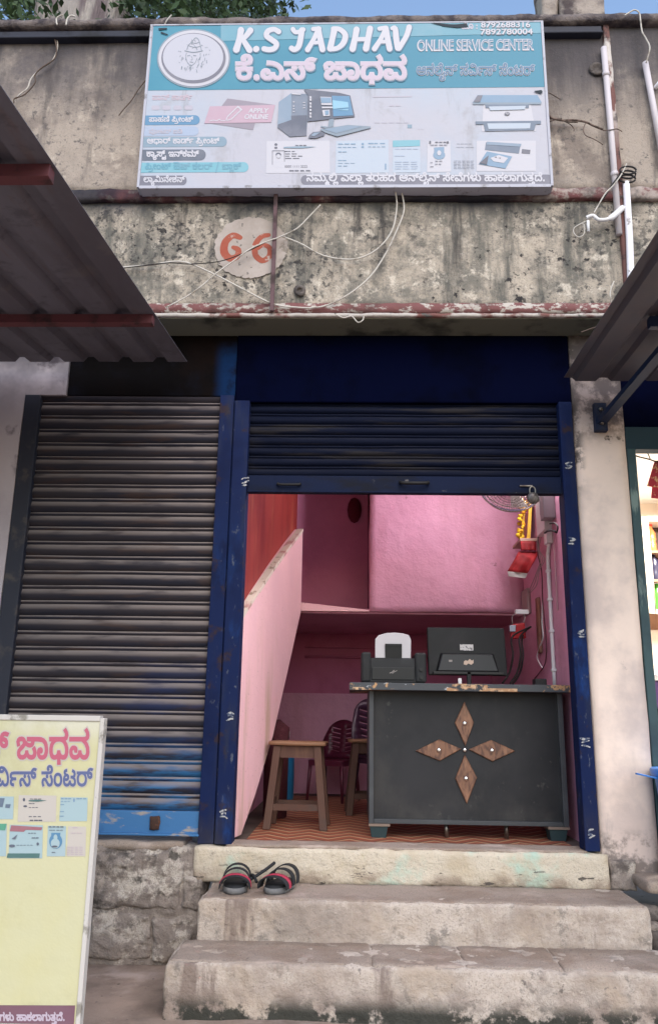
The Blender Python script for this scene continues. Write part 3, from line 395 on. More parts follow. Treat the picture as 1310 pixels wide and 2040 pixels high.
240:[[283,-12,189,1,118,39,73,97,58,172,82,259,152,321,166,307,36,306,36,375,244,375,266,402,253,475,298,487,333,475,336,375,539,375,539,306,405,308,420,318,470,286,513,207,501,99,458,40,385,1],[287,66,324,68,381,85,417,119,434,160,432,219,398,273,332,302,221,297,163,260,139,201,147,136,175,98,222,74],[36,474,36,551,299,551,379,556,440,583,459,671,435,716,388,739,332,734,291,707,276,667,248,688,328,675,335,639,312,609,249,608,222,639,214,696,242,756,304,798,373,809,444,797,497,762,530,708,542,640,517,545,464,499,319,474]],
255:[[216,-12,146,2,116,21,90,46,69,79,45,166,46,280,81,383,130,444,197,487,212,474,42,474,42,551,480,551,560,556,621,583,640,671,616,716,569,739,513,734,472,707,457,667,429,688,476,692,514,668,508,621,473,603,419,616,398,652,399,712,435,768,506,804,603,804,662,776,702,728,722,664,712,573,666,512,567,478,574,490,617,463,683,384,718,278,720,166,696,79,674,46,648,21,618,2,583,-8,505,-9,427,25,366,104,398,109,360,47,301,3],[227,67,251,69,291,87,322,121,344,195,420,195,424,164,445,115,479,84,537,67,580,76,613,102,634,148,640,244,617,339,563,416,502,456,423,475,291,465,224,434,160,366,128,274,131,150,151,102,184,76]],
257:[[483,-12,435,-7,379,19,304,108,218,221,140,217,116,182,114,116,162,17,84,-14,46,60,32,168,51,228,105,284,160,304,236,298,279,276,349,187,446,75,516,69,553,88,575,123,587,190,570,289,523,375,453,439,367,474,33,474,33,551,426,551,506,556,567,583,586,671,562,716,515,739,459,734,418,707,403,667,375,688,455,675,462,639,439,609,376,608,349,639,341,696,369,756,431,798,526,808,590,788,637,746,664,687,666,605,634,532,565,489,508,483,576,428,639,336,668,228,657,110,620,44,594,20,562,2]],
265:[[380,-12,279,-2,194,29,126,78,77,142,47,220,37,308,51,414,93,494,134,532,185,555,242,563,302,554,359,515,384,449,374,370,341,322,287,289,212,278,108,309,118,380,231,349,283,370,306,411,302,455,279,483,226,492,166,465,133,416,116,339,123,244,146,187,183,138,236,101,303,77,424,71,528,94,580,125,618,166,642,219,650,281,640,348,610,408,564,457,505,494,554,546,650,478,711,390,731,310,723,204,696,134,650,75,582,28,493,-2],[438,474,438,551,569,556,630,583,649,671,625,716,578,739,522,734,481,707,466,667,438,688,485,692,522,668,517,621,482,603,428,616,407,652,408,712,444,768,515,804,612,804,671,776,712,728,731,664,726,588,685,521,582,478]],
267:[[226,-12,148,0,86,36,45,93,31,167,41,228,85,292,138,319,208,322,268,299,292,270,300,231,287,172,219,178,213,243,165,253,128,232,109,189,116,129,139,96,178,74,234,67,294,76,335,102,360,143,372,195,448,195,460,137,488,98,525,75,570,67,618,76,648,104,669,166,658,274,611,367,540,436,438,477,591,483,616,466,695,384,741,284,750,164,728,80,682,23,622,-6,531,-9,464,17,396,101,427,105,386,46,324,3],[31,474,31,551,509,551,589,556,650,583,669,671,645,716,598,739,542,734,501,707,486,667,458,688,538,675,545,639,522,609,459,608,432,639,424,696,452,756,514,798,583,809,654,797,707,762,740,708,752,640,727,545,674,499,529,474]],
270:[[483,-12,435,-7,379,19,304,108,218,221,140,217,116,182,114,116,162,17,84,-14,73,3,32,125,42,209,74,260,141,300,220,302,279,276,349,187,446,75,513,69,550,87,574,122,588,194,570,286,504,387,572,435,630,355,664,268,667,155,642,76,621,44,594,20,562,2],[341,315,300,332,283,374,300,416,341,433,382,416,399,374,382,332],[31,474,31,551,427,551,507,556,568,583,587,671,563,716,516,739,460,734,419,707,404,667,376,688,456,675,463,639,440,609,377,608,350,639,342,696,370,756,432,798,501,809,572,797,625,762,658,708,670,640,652,558,592,499,446,474]],
277:[[-97,-168,-187,-158,-292,-113,-410,-8,-355,41,-317,0,-214,-69,-95,-92,14,-70,61,-19,76,85,61,233,64,390,88,450,127,498,178,534,240,556,347,561,442,538,514,489,565,419,602,303,600,165,567,77,531,34,484,5,427,-10,343,-7,282,21,242,68,223,148,238,221,278,264,351,278,390,260,409,226,401,176,366,151,314,165,299,210,307,212,296,137,318,90,348,69,414,63,464,82,500,123,523,209,511,330,473,410,432,450,379,476,313,485,239,474,184,440,150,385,138,314,150,171,156,24,141,-42,111,-93,68,-130,11,-154]],
280:[[123,-12,97,-11,6,13,-86,82,-176,207,-102,251,-15,126,62,77,156,70,202,90,236,129,253,184,249,280,217,360,162,424,59,488,103,565,196,506,270,429,320,336,335,266,334,177,308,90,285,54,255,25,218,4,174,-8]],
283:[[226,-12,148,0,86,36,45,93,31,167,41,228,85,292,138,319,208,322,268,299,292,270,300,231,287,172,219,178,213,243,165,253,128,232,109,189,116,129,139,96,178,74,234,67,294,76,335,102,360,143,372,195,448,195,460,137,488,98,525,75,570,67,618,76,648,104,669,166,658,274,611,367,540,436,438,477,591,483,616,466,695,384,741,284,750,164,728,80,682,23,622,-6,531,-9,464,17,396,101,427,105,386,46,324,3],[31,474,31,551,509,551,589,556,650,583,669,671,645,716,598,739,542,734,501,707,486,667,458,688,538,675,545,639,522,609,459,608,432,639,424,696,452,756,514,798,583,809,654,797,707,762,740,708,752,640,727,545,674,499,529,474],[884,-12,823,-3,769,23,675,113,726,168,746,144,822,81,884,67,937,81,963,120,964,246,968,394,992,452,1031,500,1082,534,1142,556,1247,561,1340,538,1411,489,1462,419,1498,303,1496,165,1463,77,1427,34,1380,5,1323,-10,1239,-7,1178,21,1138,68,1119,148,1134,221,1174,264,1247,278,1286,260,1305,226,1297,176,1262,151,1210,165,1195,210,1203,212,1192,137,1214,90,1244,69,1291,62,1345,73,1386,107,1416,184,1414,300,1386,385,1330,450,1278,476,1187,484,1122,465,1074,425,1047,365,1044,258,1044,101,1013,41,964,5]],
417:[[72,57,76,88,99,115,157,120,191,88,191,25,168,-3,121,-11,82,13]],
418:[[445,793,160,-368,74,-368,359,793]],
429:[[72,57,76,88,99,115,157,120,191,88,191,25,168,-3,121,-11,82,13],[72,384,76,416,99,444,157,448,191,416,191,353,168,325,121,317,82,341]],
}
LINE = {
'ks':([(240,0,0),(417,574,0),(17,842,0),(201,1629,0),(140,2950,0),(60,3725,0),(41,4174,0),(53,4939,0)],5733),
'online':([(10,0,0),(42,841,0),(265,1552,0),(75,2321,0),(187,2504,0),(56,3827,0),(233,4536,0),(93,5354,0),(201,5921,0),(270,7242,0),(6,7951,0),(33,8501,0),(194,9316,0)],10280),
'p1':([(152,0,0),(60,792,0),(187,1241,0),(134,2564,0),(60,3138,0),(180,3587,0),(93,4653,0)],5220),
'p3':([(152,0,0),(60,792,0),(57,1241,0),(218,2042,0),(224,3206,0),(122,3993,0),(74,4127,0),(6,4535,0),(178,5085,0)],6213),
'p4':([(267,0,0),(277,794,0),(74,1438,0),(33,1846,0),(194,2661,0),(19,3925,0),(216,4732,0)],5500),
'p5':([(10,0,0),(150,841,0),(60,1606,0),(194,2055,0),(134,3319,0),(60,3893,0),(180,4342,0),(93,5408,0),(224,6275,0),(122,7062,0),(74,7196,0),(6,7604,0),(178,8154,0)],9282),
'p6':([(134,0,0),(60,574,0),(121,1023,0),(201,1283,0),(106,2304,0),(11,2739,0),(187,3450,0),(23,4473,0),(192,5047,0)],6516),
'p7':([(224,0,0),(122,787,0),(74,921,0),(6,1329,0),(178,1879,0),(22,3307,0),(178,4085,0),(23,5513,0),(51,6087,0),(194,6846,0),(418,8110,0),(154,8929,0),(60,9734,0),(124,10183,0),(168,10246,0)],11133),
'p8':([(159,0,0),(60,769,0),(121,1218,0),(228,1478,0),(257,2658,0),(74,3369,0),(54,3777,0),(187,4407,0)],5430),
'foot':([(42,0,0),(47,711,0),(120,1867,0),(231,2117,0),(124,2912,0),(17,3275,0),(159,4062,0),(60,4831,0),(124,5280,0),(38,5643,0),(49,6265,0),(57,6916,0),(40,7717,0),(10,8782,0),(187,9623,0),(265,10646,0),(75,11415,0),(187,11598,0),(270,12921,0),(74,13630,0),(267,14038,0),(25,14832,0),(52,15480,0),(280,16190,0),(165,16864,0),(60,17665,0),(23,18114,0),(159,18688,0),(60,19457,0),(25,19906,0),(63,20554,0),(38,20918,0),(111,21540,0),(255,21605,0),(417,22370,0)],22638),
'mob':([(283,0,0),(429,1840,0)],2108),
'srv':([(56,0,0),(233,709,0),(93,1527,0),(201,2094,0),(270,3415,0),(6,4124,0),(33,4674,0),(194,5489,0)],6453),
}
# ---------------------------------------------------------------- materials of the place
K = .90
DK = (.035, .032, .034)
m_wall_up = mat('upper_plaster', C(168, 155, 143, K), .95, [
    dict(c=C(128, 116, 108, K), scale=3.2, lo=.46, hi=.64, detail=9, r=.68, a=.85),
    dict(c=C(200, 186, 170, K), scale=6, lo=.54, hi=.68, detail=9, r=.68, a=.85),
    dict(c=(.105, .092, .096), scale=1.9, lo=.30, hi=.54, detail=9, r=.68, z=(3.9, 4.45), a=.95), dict(c=(.075, .066, .07), scale=3.2, lo=.28, hi=.56, detail=9, r=.7, z=(4.3, 4.58), a=.85),
    dict(c=(.06, .054, .058), scale=1.1, lo=.42, hi=.62, st=(4, 4, .5), detail=9, r=.65, z=(3.85, 4.5), a=.92), dict(c=(.07, .06, .06), scale=1.4, lo=.52, hi=.66, st=(3.5, 3.5, .6), detail=9, r=.65, a=.7), dict(c=(.11, .10, .095), scale=130, lo=.55, hi=.66, detail=3, a=.45),
    dict(c=(.10, .088, .085), scale=24, lo=.55, hi=.66, detail=7, r=.7, mask=(2.5, .40, .58), a=.9),
    dict(c=(.17, .15, .14), scale=3, lo=.5, hi=.75, detail=9, z=(3.85, 3.5), a=.8),
    dict(c=(.05, .045, .045), scale=14, lo=.69, hi=.74, detail=3, mask=(1.7, .45, .6), a=.9)],
    bump=[(9, .5, .02, None), (70, .35, .006, None)])
m_wall_lo = mat('lower_plaster', C(176, 164, 149, K), .95, [
    dict(c=C(122, 117, 108, K), scale=6, lo=.42, hi=.60, detail=9, r=.72, a=.95),
    dict(c=C(210, 198, 182, K), scale=11, lo=.54, hi=.64, detail=9, r=.7, a=.9),
    dict(c=C(196, 182, 165, K), scale=2.1, lo=.58, hi=.7, detail=8, a=.7),
    dict(c=(.075, .076, .068), scale=1.7, lo=.48, hi=.66, st=(4.5, 4.5, .6), detail=9, r=.65, a=.85),
    dict(c=(.06, .056, .053), scale=24, lo=.50, hi=.60, detail=8, r=.72, mask=(2.6, .36, .54), a=.92),
    dict(c=(.10, .095, .09), scale=130, lo=.54, hi=.66, detail=3, a=.5), dict(c=(.03, .028, .03), scale=1.2, lo=.54, hi=.66, st=(5, 5, .5), detail=9, r=.68, z=(2.85, 3.3), a=.8),
    dict(c=(.02, .018, .02), scale=22, lo=.615, hi=.66, detail=4, mask=(2.1, .44, .58), a=.95),
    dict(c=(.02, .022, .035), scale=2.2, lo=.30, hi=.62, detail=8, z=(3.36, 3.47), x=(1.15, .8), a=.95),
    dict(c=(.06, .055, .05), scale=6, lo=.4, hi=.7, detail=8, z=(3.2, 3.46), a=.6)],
    bump=[(10, .55, .02, None), (60, .45, .008, None)])
m_coping = mat('mossy_coping', (.17, .14, .13), .95, [
    dict(c=(.055, .045, .05), scale=7, lo=.42, hi=.62, detail=8), dict(c=(.3, .25, .22), scale=13, lo=.6, hi=.72, detail=8, a=.8)],
    bump=[(18, .8, .03, None), (60, .5, .01, None)])
m_red = mat('peeling_red_paint', (.15, .055, .055), .9, [
    dict(c=(.36, .30, .265), scale=6, lo=.45, hi=.56, detail=9, r=.7, a=.95), dict(c=(.09, .08, .075), scale=3.5, lo=.50, hi=.64, detail=9, r=.7, a=.85), dict(c=(.05, .03, .03), scale=4, lo=.5, hi=.72, detail=8, a=.8),
    dict(c=(.012, .012, .02), scale=1.5, lo=.30, hi=.5, detail=5, x=(1.2, .75), a=.92)],
    bump=(30, .5, .01, None))
m_slab = mat('slab_edge_paint', (.17, .068, .065), .85, [
    dict(c=(.46, .41, .36), scale=13, lo=.50, hi=.57, detail=8, r=.7, st=(1, 1, 2)), dict(c=(.07, .04, .035), scale=5, lo=.5, hi=.7, detail=8, a=.7)],
    bump=(30, .5, .01, None))
m_white_edge = mat('white_drip_edge', (.44, .40, .36), .9, [dict(c=(.17, .075, .065), scale=6, lo=.46, hi=.58, detail=8), dict(c=(.1, .1, .09), scale=15, lo=.6, hi=.7, detail=6)], bump=(30, .5, .01, None))
m_soffit = mat('soffit_plaster', (.16, .16, .12), .95, [dict(c=(.05, .05, .04), scale=4, lo=.5, hi=.7, detail=8)])
m_navy = mat('navy_band', (.02, .022, .035), .6, [dict(c=(.005, .005, .008), scale=5, lo=.5, hi=.7)])
m_blue = mat('navy_blue_paint', (.006, .014, .060), .7, [
    dict(c=(.003, .007, .035), scale=3, lo=.45, hi=.7, detail=7, a=.8), dict(c=(.012, .055, .21), scale=2.3, lo=.56, hi=.72, st=(3, 3, 1), detail=7, z=(1.9, .6), a=.8),
    dict(c=(.10, .11, .14), scale=38, lo=.62, hi=.68, detail=6, st=(1, 1, .35), mask=(3, .46, .6), a=.75), dict(c=(.035, .02, .018), scale=9, lo=.56, hi=.66, detail=8, a=.8), dict(c=(.03, .033, .045), scale=2.2, lo=.5, hi=.7, st=(4, 4, .6), detail=8, a=.6), dict(c=(.04, .035, .035), scale=6, lo=.4, hi=.7, z=(.35, .0), a=.5)],
    bump=[(12, .25, .006, None)], spec=.12)
m_hood = mat('dark_blue_sheet', (.001, .0018, .012), .85, [dict(c=(.0008, .0012, .006), scale=3, lo=.45, hi=.7, detail=6)], bump=(5, .2, .02, None), spec=.02)
m_hood_r = mat('rusty_sheet', (.0024, .0017, .002), .75, [dict(c=(.006, .003, .0025), scale=2.4, lo=.48, hi=.68, detail=8), dict(c=(.005, .005, .009), scale=4, lo=.5, hi=.7, detail=7),
    dict(c=(.004, .02, .07), scale=6, lo=.35, hi=.55, detail=6, x=(-.80, -.72), z=(2.72, 2.6), a=.9)], bump=(5, .3, .02, None), spec=.05)
m_slat = mat('worn_shutter_paint', (.032, .028, .034), .75, [
    dict(c=(.022, .022, .032), scale=3, lo=.45, hi=.65, st=(.5, 1, 6), detail=7), dict(c=(.055, .036, .032), scale=5, lo=.52, hi=.68, st=(.5, 1, 4), detail=7, a=.8),
    dict(c=(.014, .03, .10), scale=2.6, lo=.44, hi=.60, st=(1, 1, 3), detail=7, z=(1.1, .6), x=(-1.45, -1.0), a=.55),
    dict(c=(.028, .12, .27), scale=4.5, lo=.40, hi=.58, st=(.8, 1, 5), detail=8, z=(.56, .28), a=.95),
    dict(c=(.24, .202, .19), kind='up', lo=-.1, hi=.7, mask=(7, .2, .55), mst=(.6, 1, 3), a=.86),
    dict(c=(.62, .6, .58), scale=16, lo=.64, hi=.69, st=(.5, 1, 2.2), detail=5, mask=(1.3, .55, .66), z=(1.6, 1.3), a=.9)], bump=[(20, .2, .004, (1, 1, 3))], spec=.08)
m_slat_b = mat('navy_shutter_paint', (.0022, .0042, .015), .75, [
    dict(c=(.02, .018, .02), scale=4, lo=.5, hi=.68, st=(.4, 1, 6), detail=7), dict(c=(.09, .085, .085), kind='up', lo=.15, hi=.7, mask=(6, .3, .6), mst=(.5, 1, 3), a=.10)], bump=(20, .2, .004, (1, 1, 3)), spec=.1)
m_slat_bar = mat('blue_bar_paint', (.045, .15, .33), .6, [
    dict(c=(.025, .09, .22), scale=5, lo=.45, hi=.65, detail=7), dict(c=(.30, .27, .25), scale=7, lo=.56, hi=.66, detail=8, st=(1, 1, 3)), dict(c=(.03, .015, .012), scale=4, lo=.62, hi=.7, detail=8)], bump=(15, .3, .006, None))
m_bar_n = mat('navy_bar_paint', (.005, .010, .034), .7, [dict(c=(.007, .008, .014), scale=4, lo=.45, hi=.68, st=(.6, 1, 2), detail=7), dict(c=(.12, .11, .11), scale=22, lo=.64, hi=.7, detail=5, mask=(3, .45, .6))], bump=(15, .25, .005, None), spec=.12)
m_steel = mat('dull_steel', (.22, .20, .18), .35, [dict(c=(.07, .055, .05), scale=14, lo=.45, hi=.65)], metal=.9)
m_black = mat('black_iron', (.012, .011, .012), .6)
m_pillar = mat('pillar_plaster', C(218, 198, 184, 1.22), .9, [
    dict(c=C(190, 173, 165, 1.12), scale=2.2, lo=.4, hi=.65, detail=8), dict(c=(.17, .135, .13), scale=3, lo=.22, hi=.46, detail=9, z=(1.95, 2.4), a=.9), dict(c=(.07, .055, .055), scale=5, lo=.42, hi=.55, detail=9, r=.72, z=(2.05, 2.25), a=.92), dict(c=(.08, .065, .06), scale=7, lo=.47, hi=.55, detail=9, r=.72, z=(1.75, 2.0), x=(1.28, 1.22), a=.9),  # brownish upper part: painted shade together with real grime
    dict(c=(.06, .045, .04), scale=9, lo=.60, hi=.66, detail=5, mask=(5, .5, .6), z=(1.9, 2.1), a=.95),
    dict(c=(.25, .21, .19), scale=18, lo=.67, hi=.72, detail=5, mask=(2, .5, .62), a=.8),
    dict(c=(.36, .31, .29), scale=5, lo=.55, hi=.72, st=(3, 3, .8), detail=7, z=(.6, .1), a=.6),
    dict(c=(.2, .165, .15), scale=5, lo=.40, hi=.52, detail=9, r=.7, z=(.14, .04), a=.95)], bump=[(7, .25, .01, None), (80, .2, .003, None)])
m_white_wall = mat('white_wall', C(176, 166, 170, 1.0), .9, [dict(c=(.10, .09, .105), scale=1.5, lo=.2, hi=.5, z=(2.1, 2.5), a=.9), dict(c=(.05, .04, .05), scale=4, lo=.54, hi=.66, detail=8, z=(1.6, 2.2), a=.95), dict(c=C(150, 140, 145, 1), scale=2, lo=.45, hi=.7, detail=8, a=.8)], bump=(20, .3, .01, None))  # dark top is awning shade painted in; the black patches are mould
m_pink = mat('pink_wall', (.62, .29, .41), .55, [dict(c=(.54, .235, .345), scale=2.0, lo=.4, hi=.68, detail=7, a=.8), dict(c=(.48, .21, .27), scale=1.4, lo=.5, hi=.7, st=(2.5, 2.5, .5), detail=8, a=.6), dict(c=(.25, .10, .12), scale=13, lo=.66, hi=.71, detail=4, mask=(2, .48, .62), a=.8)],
    bump=[(7, .45, .03, None), (40, .2, .006, None)], spec=.45)
m_pink_pale = mat('pale_pink_stair_wall', (.80, .48, .51), .7, [dict(c=(.30, .16, .16), scale=60, lo=.64, hi=.7, detail=3, a=.5), dict(c=(.74, .44, .48), scale=2.2, lo=.45, hi=.72, st=(1, 1, .5), detail=7), dict(c=(.55, .36, .28), scale=2.5, lo=.48, hi=.70, st=(3, 3, .4), detail=8, z=(1.3, .7), a=.9),
    dict(c=(.12, .07, .07), scale=16, lo=.68, hi=.72, detail=4, mask=(2, .5, .6), a=.9)], bump=(7, .3, .02, None))
m_redwall = mat('red_painted_board', (.27, .035, .03), .6, [dict(c=(.17, .014, .018), scale=1.6, lo=.42, hi=.68, st=(3, 3, .5), detail=6), dict(c=(.34, .09, .05), scale=2, lo=.55, hi=.75, st=(4, 4, .5), a=.7)], bump=(6, .2, .01, None))
m_cream_edge = mat('worn_plaster_edge', (.66, .56, .48), .9, [dict(c=(.30, .22, .16), scale=12, lo=.55, hi=.66, detail=7), dict(c=(.5, .28, .26), scale=6, lo=.55, hi=.65)], bump=(20, .5, .01, None))
m_pink_shade = mat('shaded_pink_wall', (.46, .13, .24), .7, [dict(c=(.38, .10, .19), scale=2.5, lo=.42, hi=.68, detail=7)], bump=(10, .25, .01, None))  # pink wall with the shade under the loft put into its colour
m_ceil = mat('ceiling_paint', (.62, .5, .5), .9)
m_concrete = mat('worn_step_concrete', C(154, 140, 129, .95), .92, [
    dict(c=C(136, 119, 106, 1.0), scale=3, lo=.42, hi=.62, detail=10, r=.7), dict(c=(.13, .11, .10), scale=160, lo=.52, hi=.64, detail=3, a=.55), dict(c=(.45, .40, .36), scale=210, lo=.62, hi=.7, detail=2, a=.5), dict(c=C(176, 160, 150, 1.1), scale=4, lo=.56, hi=.72, detail=8, a=.7), dict(c=(.12, .10, .09), scale=30, lo=.66, hi=.71, detail=4, a=.7)],
    bump=[(12, .5, .015, None), (60, .5, .006, None), (220, .45, .0025, None)])
m_riser = mat('whitewashed_riser', C(192, 179, 168, .95), .95, [dict(c=(.20, .175, .155), scale=2.6, lo=.50, hi=.66, detail=10, r=.72, a=.75), 
    dict(c=(.22, .19, .17), scale=150, lo=.54, hi=.66, detail=3, a=.55), dict(c=(.16, .14, .125), scale=9, lo=.57, hi=.64, detail=9, r=.72, a=.7),
    dict(c=C(165, 150, 136, 1.1), scale=5, lo=.44, hi=.66, detail=9, r=.65), dict(c=C(112, 97, 90, 1.1), scale=1.5, lo=.58, hi=.66, st=(3.2, 3.2, .4), detail=6, a=.85), dict(c=C(140, 126, 116, 1.1), scale=3, lo=.5, hi=.62, detail=9, r=.68, a=.6),
    dict(c=C(128, 114, 106, 1.1), scale=5, lo=.4, hi=.6, detail=9, z=(.12, .03), a=.85),
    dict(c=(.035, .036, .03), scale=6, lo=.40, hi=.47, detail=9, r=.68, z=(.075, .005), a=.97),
    dict(c=(.14, .12, .11), scale=24, lo=.63, hi=.69, detail=5, mask=(3, .45, .6), a=.8)], bump=[(16, .7, .025, None), (60, .6, .008, None), (220, .5, .003, None)])
m_sill = mat('whitewashed_sill', C(202, 190, 172, .98), .95, [
    dict(c=(.25, .22, .19), scale=150, lo=.56, hi=.68, detail=3, a=.5), dict(c=(.2, .17, .15), scale=8, lo=.60, hi=.66, detail=9, r=.72, a=.7),
    dict(c=C(180, 166, 145, 1.12), scale=5, lo=.45, hi=.66, detail=9), dict(c=C(160, 190, 176, 1.1), scale=3.3, lo=.54, hi=.66, detail=8, a=.75), dict(c=(.5, .45, .28), scale=3, lo=.60, hi=.7, a=.4),
    dict(c=C(140, 124, 110, 1.1), scale=5, lo=.42, hi=.58, detail=9, z=(-.075, -.13), a=.85), dict(c=(.07, .06, .055), scale=8, lo=.60, hi=.63, detail=6, st=(1, 1, 4), z=(-.05, -.09), a=.9)], bump=[(18, .7, .025, None), (70, .6, .008, None), (220, .5, .003, None)])
m_stone = mat('whitewashed_rubble', C(136, 125, 118, 1.0), .95, [
    dict(c=C(196, 186, 175, 1.0), scale=9, lo=.46, hi=.56, detail=10, r=.72, mask=(2.6, .38, .55), a=.9), dict(c=(.14, .125, .115), scale=150, lo=.54, hi=.66, detail=3, a=.6), dict(c=C(86, 79, 76, 1.1), scale=7, lo=.53, hi=.64, detail=9, r=.7, a=.85),
    dict(c=(.045, .04, .036), scale=10, lo=.60, hi=.68, detail=8, a=.85)], bump=[(14, .8, .03, None), (60, .5, .008, None)])
m_mortar = mat('dark_mortar', (.13, .11, .10), .95, [dict(c=(.05, .042, .04), scale=8, lo=.45, hi=.65, detail=8)], bump=(30, .7, .02, None))
m_ground = mat('packed_earth', C(148, 130, 118, 1.1), .97, [
    dict(c=C(116, 101, 92, 1.1), scale=2.3, lo=.42, hi=.65, detail=9), dict(c=C(166, 150, 142, 1.1), scale=3.1, lo=.55, hi=.7, detail=9, a=.8), dict(c=(.05, .045, .04), scale=30, lo=.66, hi=.72, detail=4, a=.7), dict(c=(.4, .36, .33), scale=55, lo=.7, hi=.74, detail=2, a=.6)],
    bump=[(6, .4, .03, None), (50, .5, .01, None)])
m_floor = mat('shop_floor', (.12, .09, .075), .8, [dict(c=(.07, .055, .05), scale=3, lo=.45, hi=.65)])
m_pvc = mat('grey_pvc', C(190, 182, 184, 1.1), .5, [dict(c=C(150, 140, 142, 1), scale=6, lo=.5, hi=.7, st=(1, 1, .3))])
m_pvc_w = mat('white_painted_pipe', C(222, 218, 222, 1.2), .6, [dict(c=(.3, .27, .26), scale=9, lo=.6, hi=.68)], bump=(20, .4, .006, None))
m_rust = mat('rusty_bar', (.12, .07, .075), .8, [dict(c=(.05, .03, .03), scale=8, lo=.45, hi=.65)])

# ---------------------------------------------------------------- setting
g = MB(); n = 40
def gh(x, y): return -.515 + (.012*noise.noise(Vector((x*2.2, y*2.2, 0)))+.006*noise.noise(Vector((x*7, y*7, 3))) if abs(x) < 4 and y > -5 else 0)
xs = [-90, -30, -10] + [-4+i*.1 for i in range(81)] + [10, 30, 90]; ys = [-90, -30, -10] + [-5+i*.1 for i in range(56)] + [12, 40, 90]
g.add([(x, y, gh(x, y)) for y in ys for x in xs], [(j*len(xs)+i, j*len(xs)+i+1, (j+1)*len(xs)+i+1, (j+1)*len(xs)+i) for j in range(len(ys)-1) for i in range(len(xs)-1)])
o = g.build('ground', m_ground, smooth=True); o['kind'] = 'structure'

# ---------------------------------------------------------------- the shop building
B = thing('shop_building', 'old single storey concrete shop building with mouldy plaster front and blue rolling shutters', 'building')
rough_box(MB(), -3.4, 3.2, -.2, -.02, 3.54, 4.68, .05, .01, .006, 5).build('upper_wall', m_wall_up, B, True)
rough_box(MB(), -3.4, 3.2, -.2, -.02, 2.80, 3.47, .05, .01, .007, 5, 3).build('lintel_wall', m_wall_lo, B, True)
rough_box(MB(), -3.4, 3.2, -.252, .1, 4.665, 4.722, .03, .014, .014, 9, 1).build('coping', m_coping, B, True)
rough_box(MB(), -3.4, 3.2, -.229, -.03, 3.466, 3.540, .025, .007, .012, 11, 2).build('ledge_band', m_red, B, True)
e = rough_box(MB(), -3.4, 3.2, -.220, -.02, 2.762, 2.822, .025, .006, .009, 13, 4).build('slab_edge', m_slab, B, True)
rough_box(MB(), -3.4, 3.2, -.222, -.19, 2.738, 2.760, .03, .006, .007, 13, 5).build('drip_edge', m_white_edge, B, True)
MB().box(-3.4, 3.2, -.2, .3, 2.735, 2.762).build('soffit', m_soffit, B)
MB().box(-3.4, 3.2, -.02, 3.1, 4.40, 4.58).build('roof_slab', m_soffit, B)
MB().box(-3.4, 1.468, -.232, -.19, 4.588, 4.648).box(-3.4, 1.468, -.25, -.19, 4.583, 4.598).build('painted_band', m_navy, B, bevel=.006)
rough_box(MB(), 1.478, 1.515, -.228, -.18, 2.83, 4.665, .03, .006, .006, 12, 8).build('joint_strip', mat('flaking_joint', (.16, .075, .065), .85, [dict(c=(.55, .5, .46), scale=10, lo=.47, hi=.56, st=(1, 1, .4), detail=7, z=(3.7, 4.2)), dict(c=(.04, .03, .03), scale=9, lo=.5, hi=.66)], bump=(25, .5, .01, None)), B, True)
# pillar and side wall
rough_box(MB(), 1.213, 1.49, -.012, .2, -.14, 2.735, .05, .012, .004, 4, 6).build('pillar', m_pillar, B, True)
rough_box(MB(), -3.4, -1.845, -.02, .2, -.5, 2.735, .06, .012, .006, 4, 7).box(-1.86, -1.615, -.015, .2, 2.36, 2.735).build('side_wall', m_white_wall, B, False)
MB().box(-3.4, 3.2, .12, .3, 2.735, 4.45).build('wall_core', m_soffit, B)
# plinth of rubble below the left shutter
rough_box(MB(), -3.4, -.70, -.05, .2, -.53, .0, .02, .02, .03, 9, 77).build('plinth_core', m_stone, B, True)
p = MB()
for i, (a, b, c, d) in enumerate([(-1.34, -.80, -.275, -.02), (-1.9, -1.36, -.29, -.015), (-2.5, -1.92, -.28, -.02), (-1.22, -.935, -.5, -.30), (-.925, -.74, -.5, -.31), (-1.6, -1.24, -.5, -.305), (-2.2, -1.62, -.5, -.3), (-.79, -.70, -.27, -.13)]):
    rough_box(p, a, b, -.066-.006*(i % 3), .1, c, d, .012, .018, .032, 9, i*3+1)
p.build('plinth_stone', m_stone, B, True)
rough_box(MB(), -3.4, -.80, -.05, .2, -.022, .022, .03, .012, .012, 8, 9).build('plinth_top', m_concrete, B, True)
# sill under the open shop
rough_box(MB(), -.745, 1.235, -.065, .12, -.155, .006, .022, .015, .013, 9, 12).build('door_sill', m_sill, B, True)
rough_box(MB(), -.60, 1.14, -.045, .14, 0, .016, .03, .006, .005, 7, 13).build('threshold', m_concrete, B, True)
# shutter housings
MB().box(-.66, 1.213, -.005, .16, 2.325, 2.735).build('shutter_housing', m_hood, B, bevel=.008)
MB().box(-1.615, -.66, .0, .16, 2.36, 2.735).build('shutter_housing', m_hood_r, B, bevel=.008)['label'] = 'rusty brown left shutter housing'
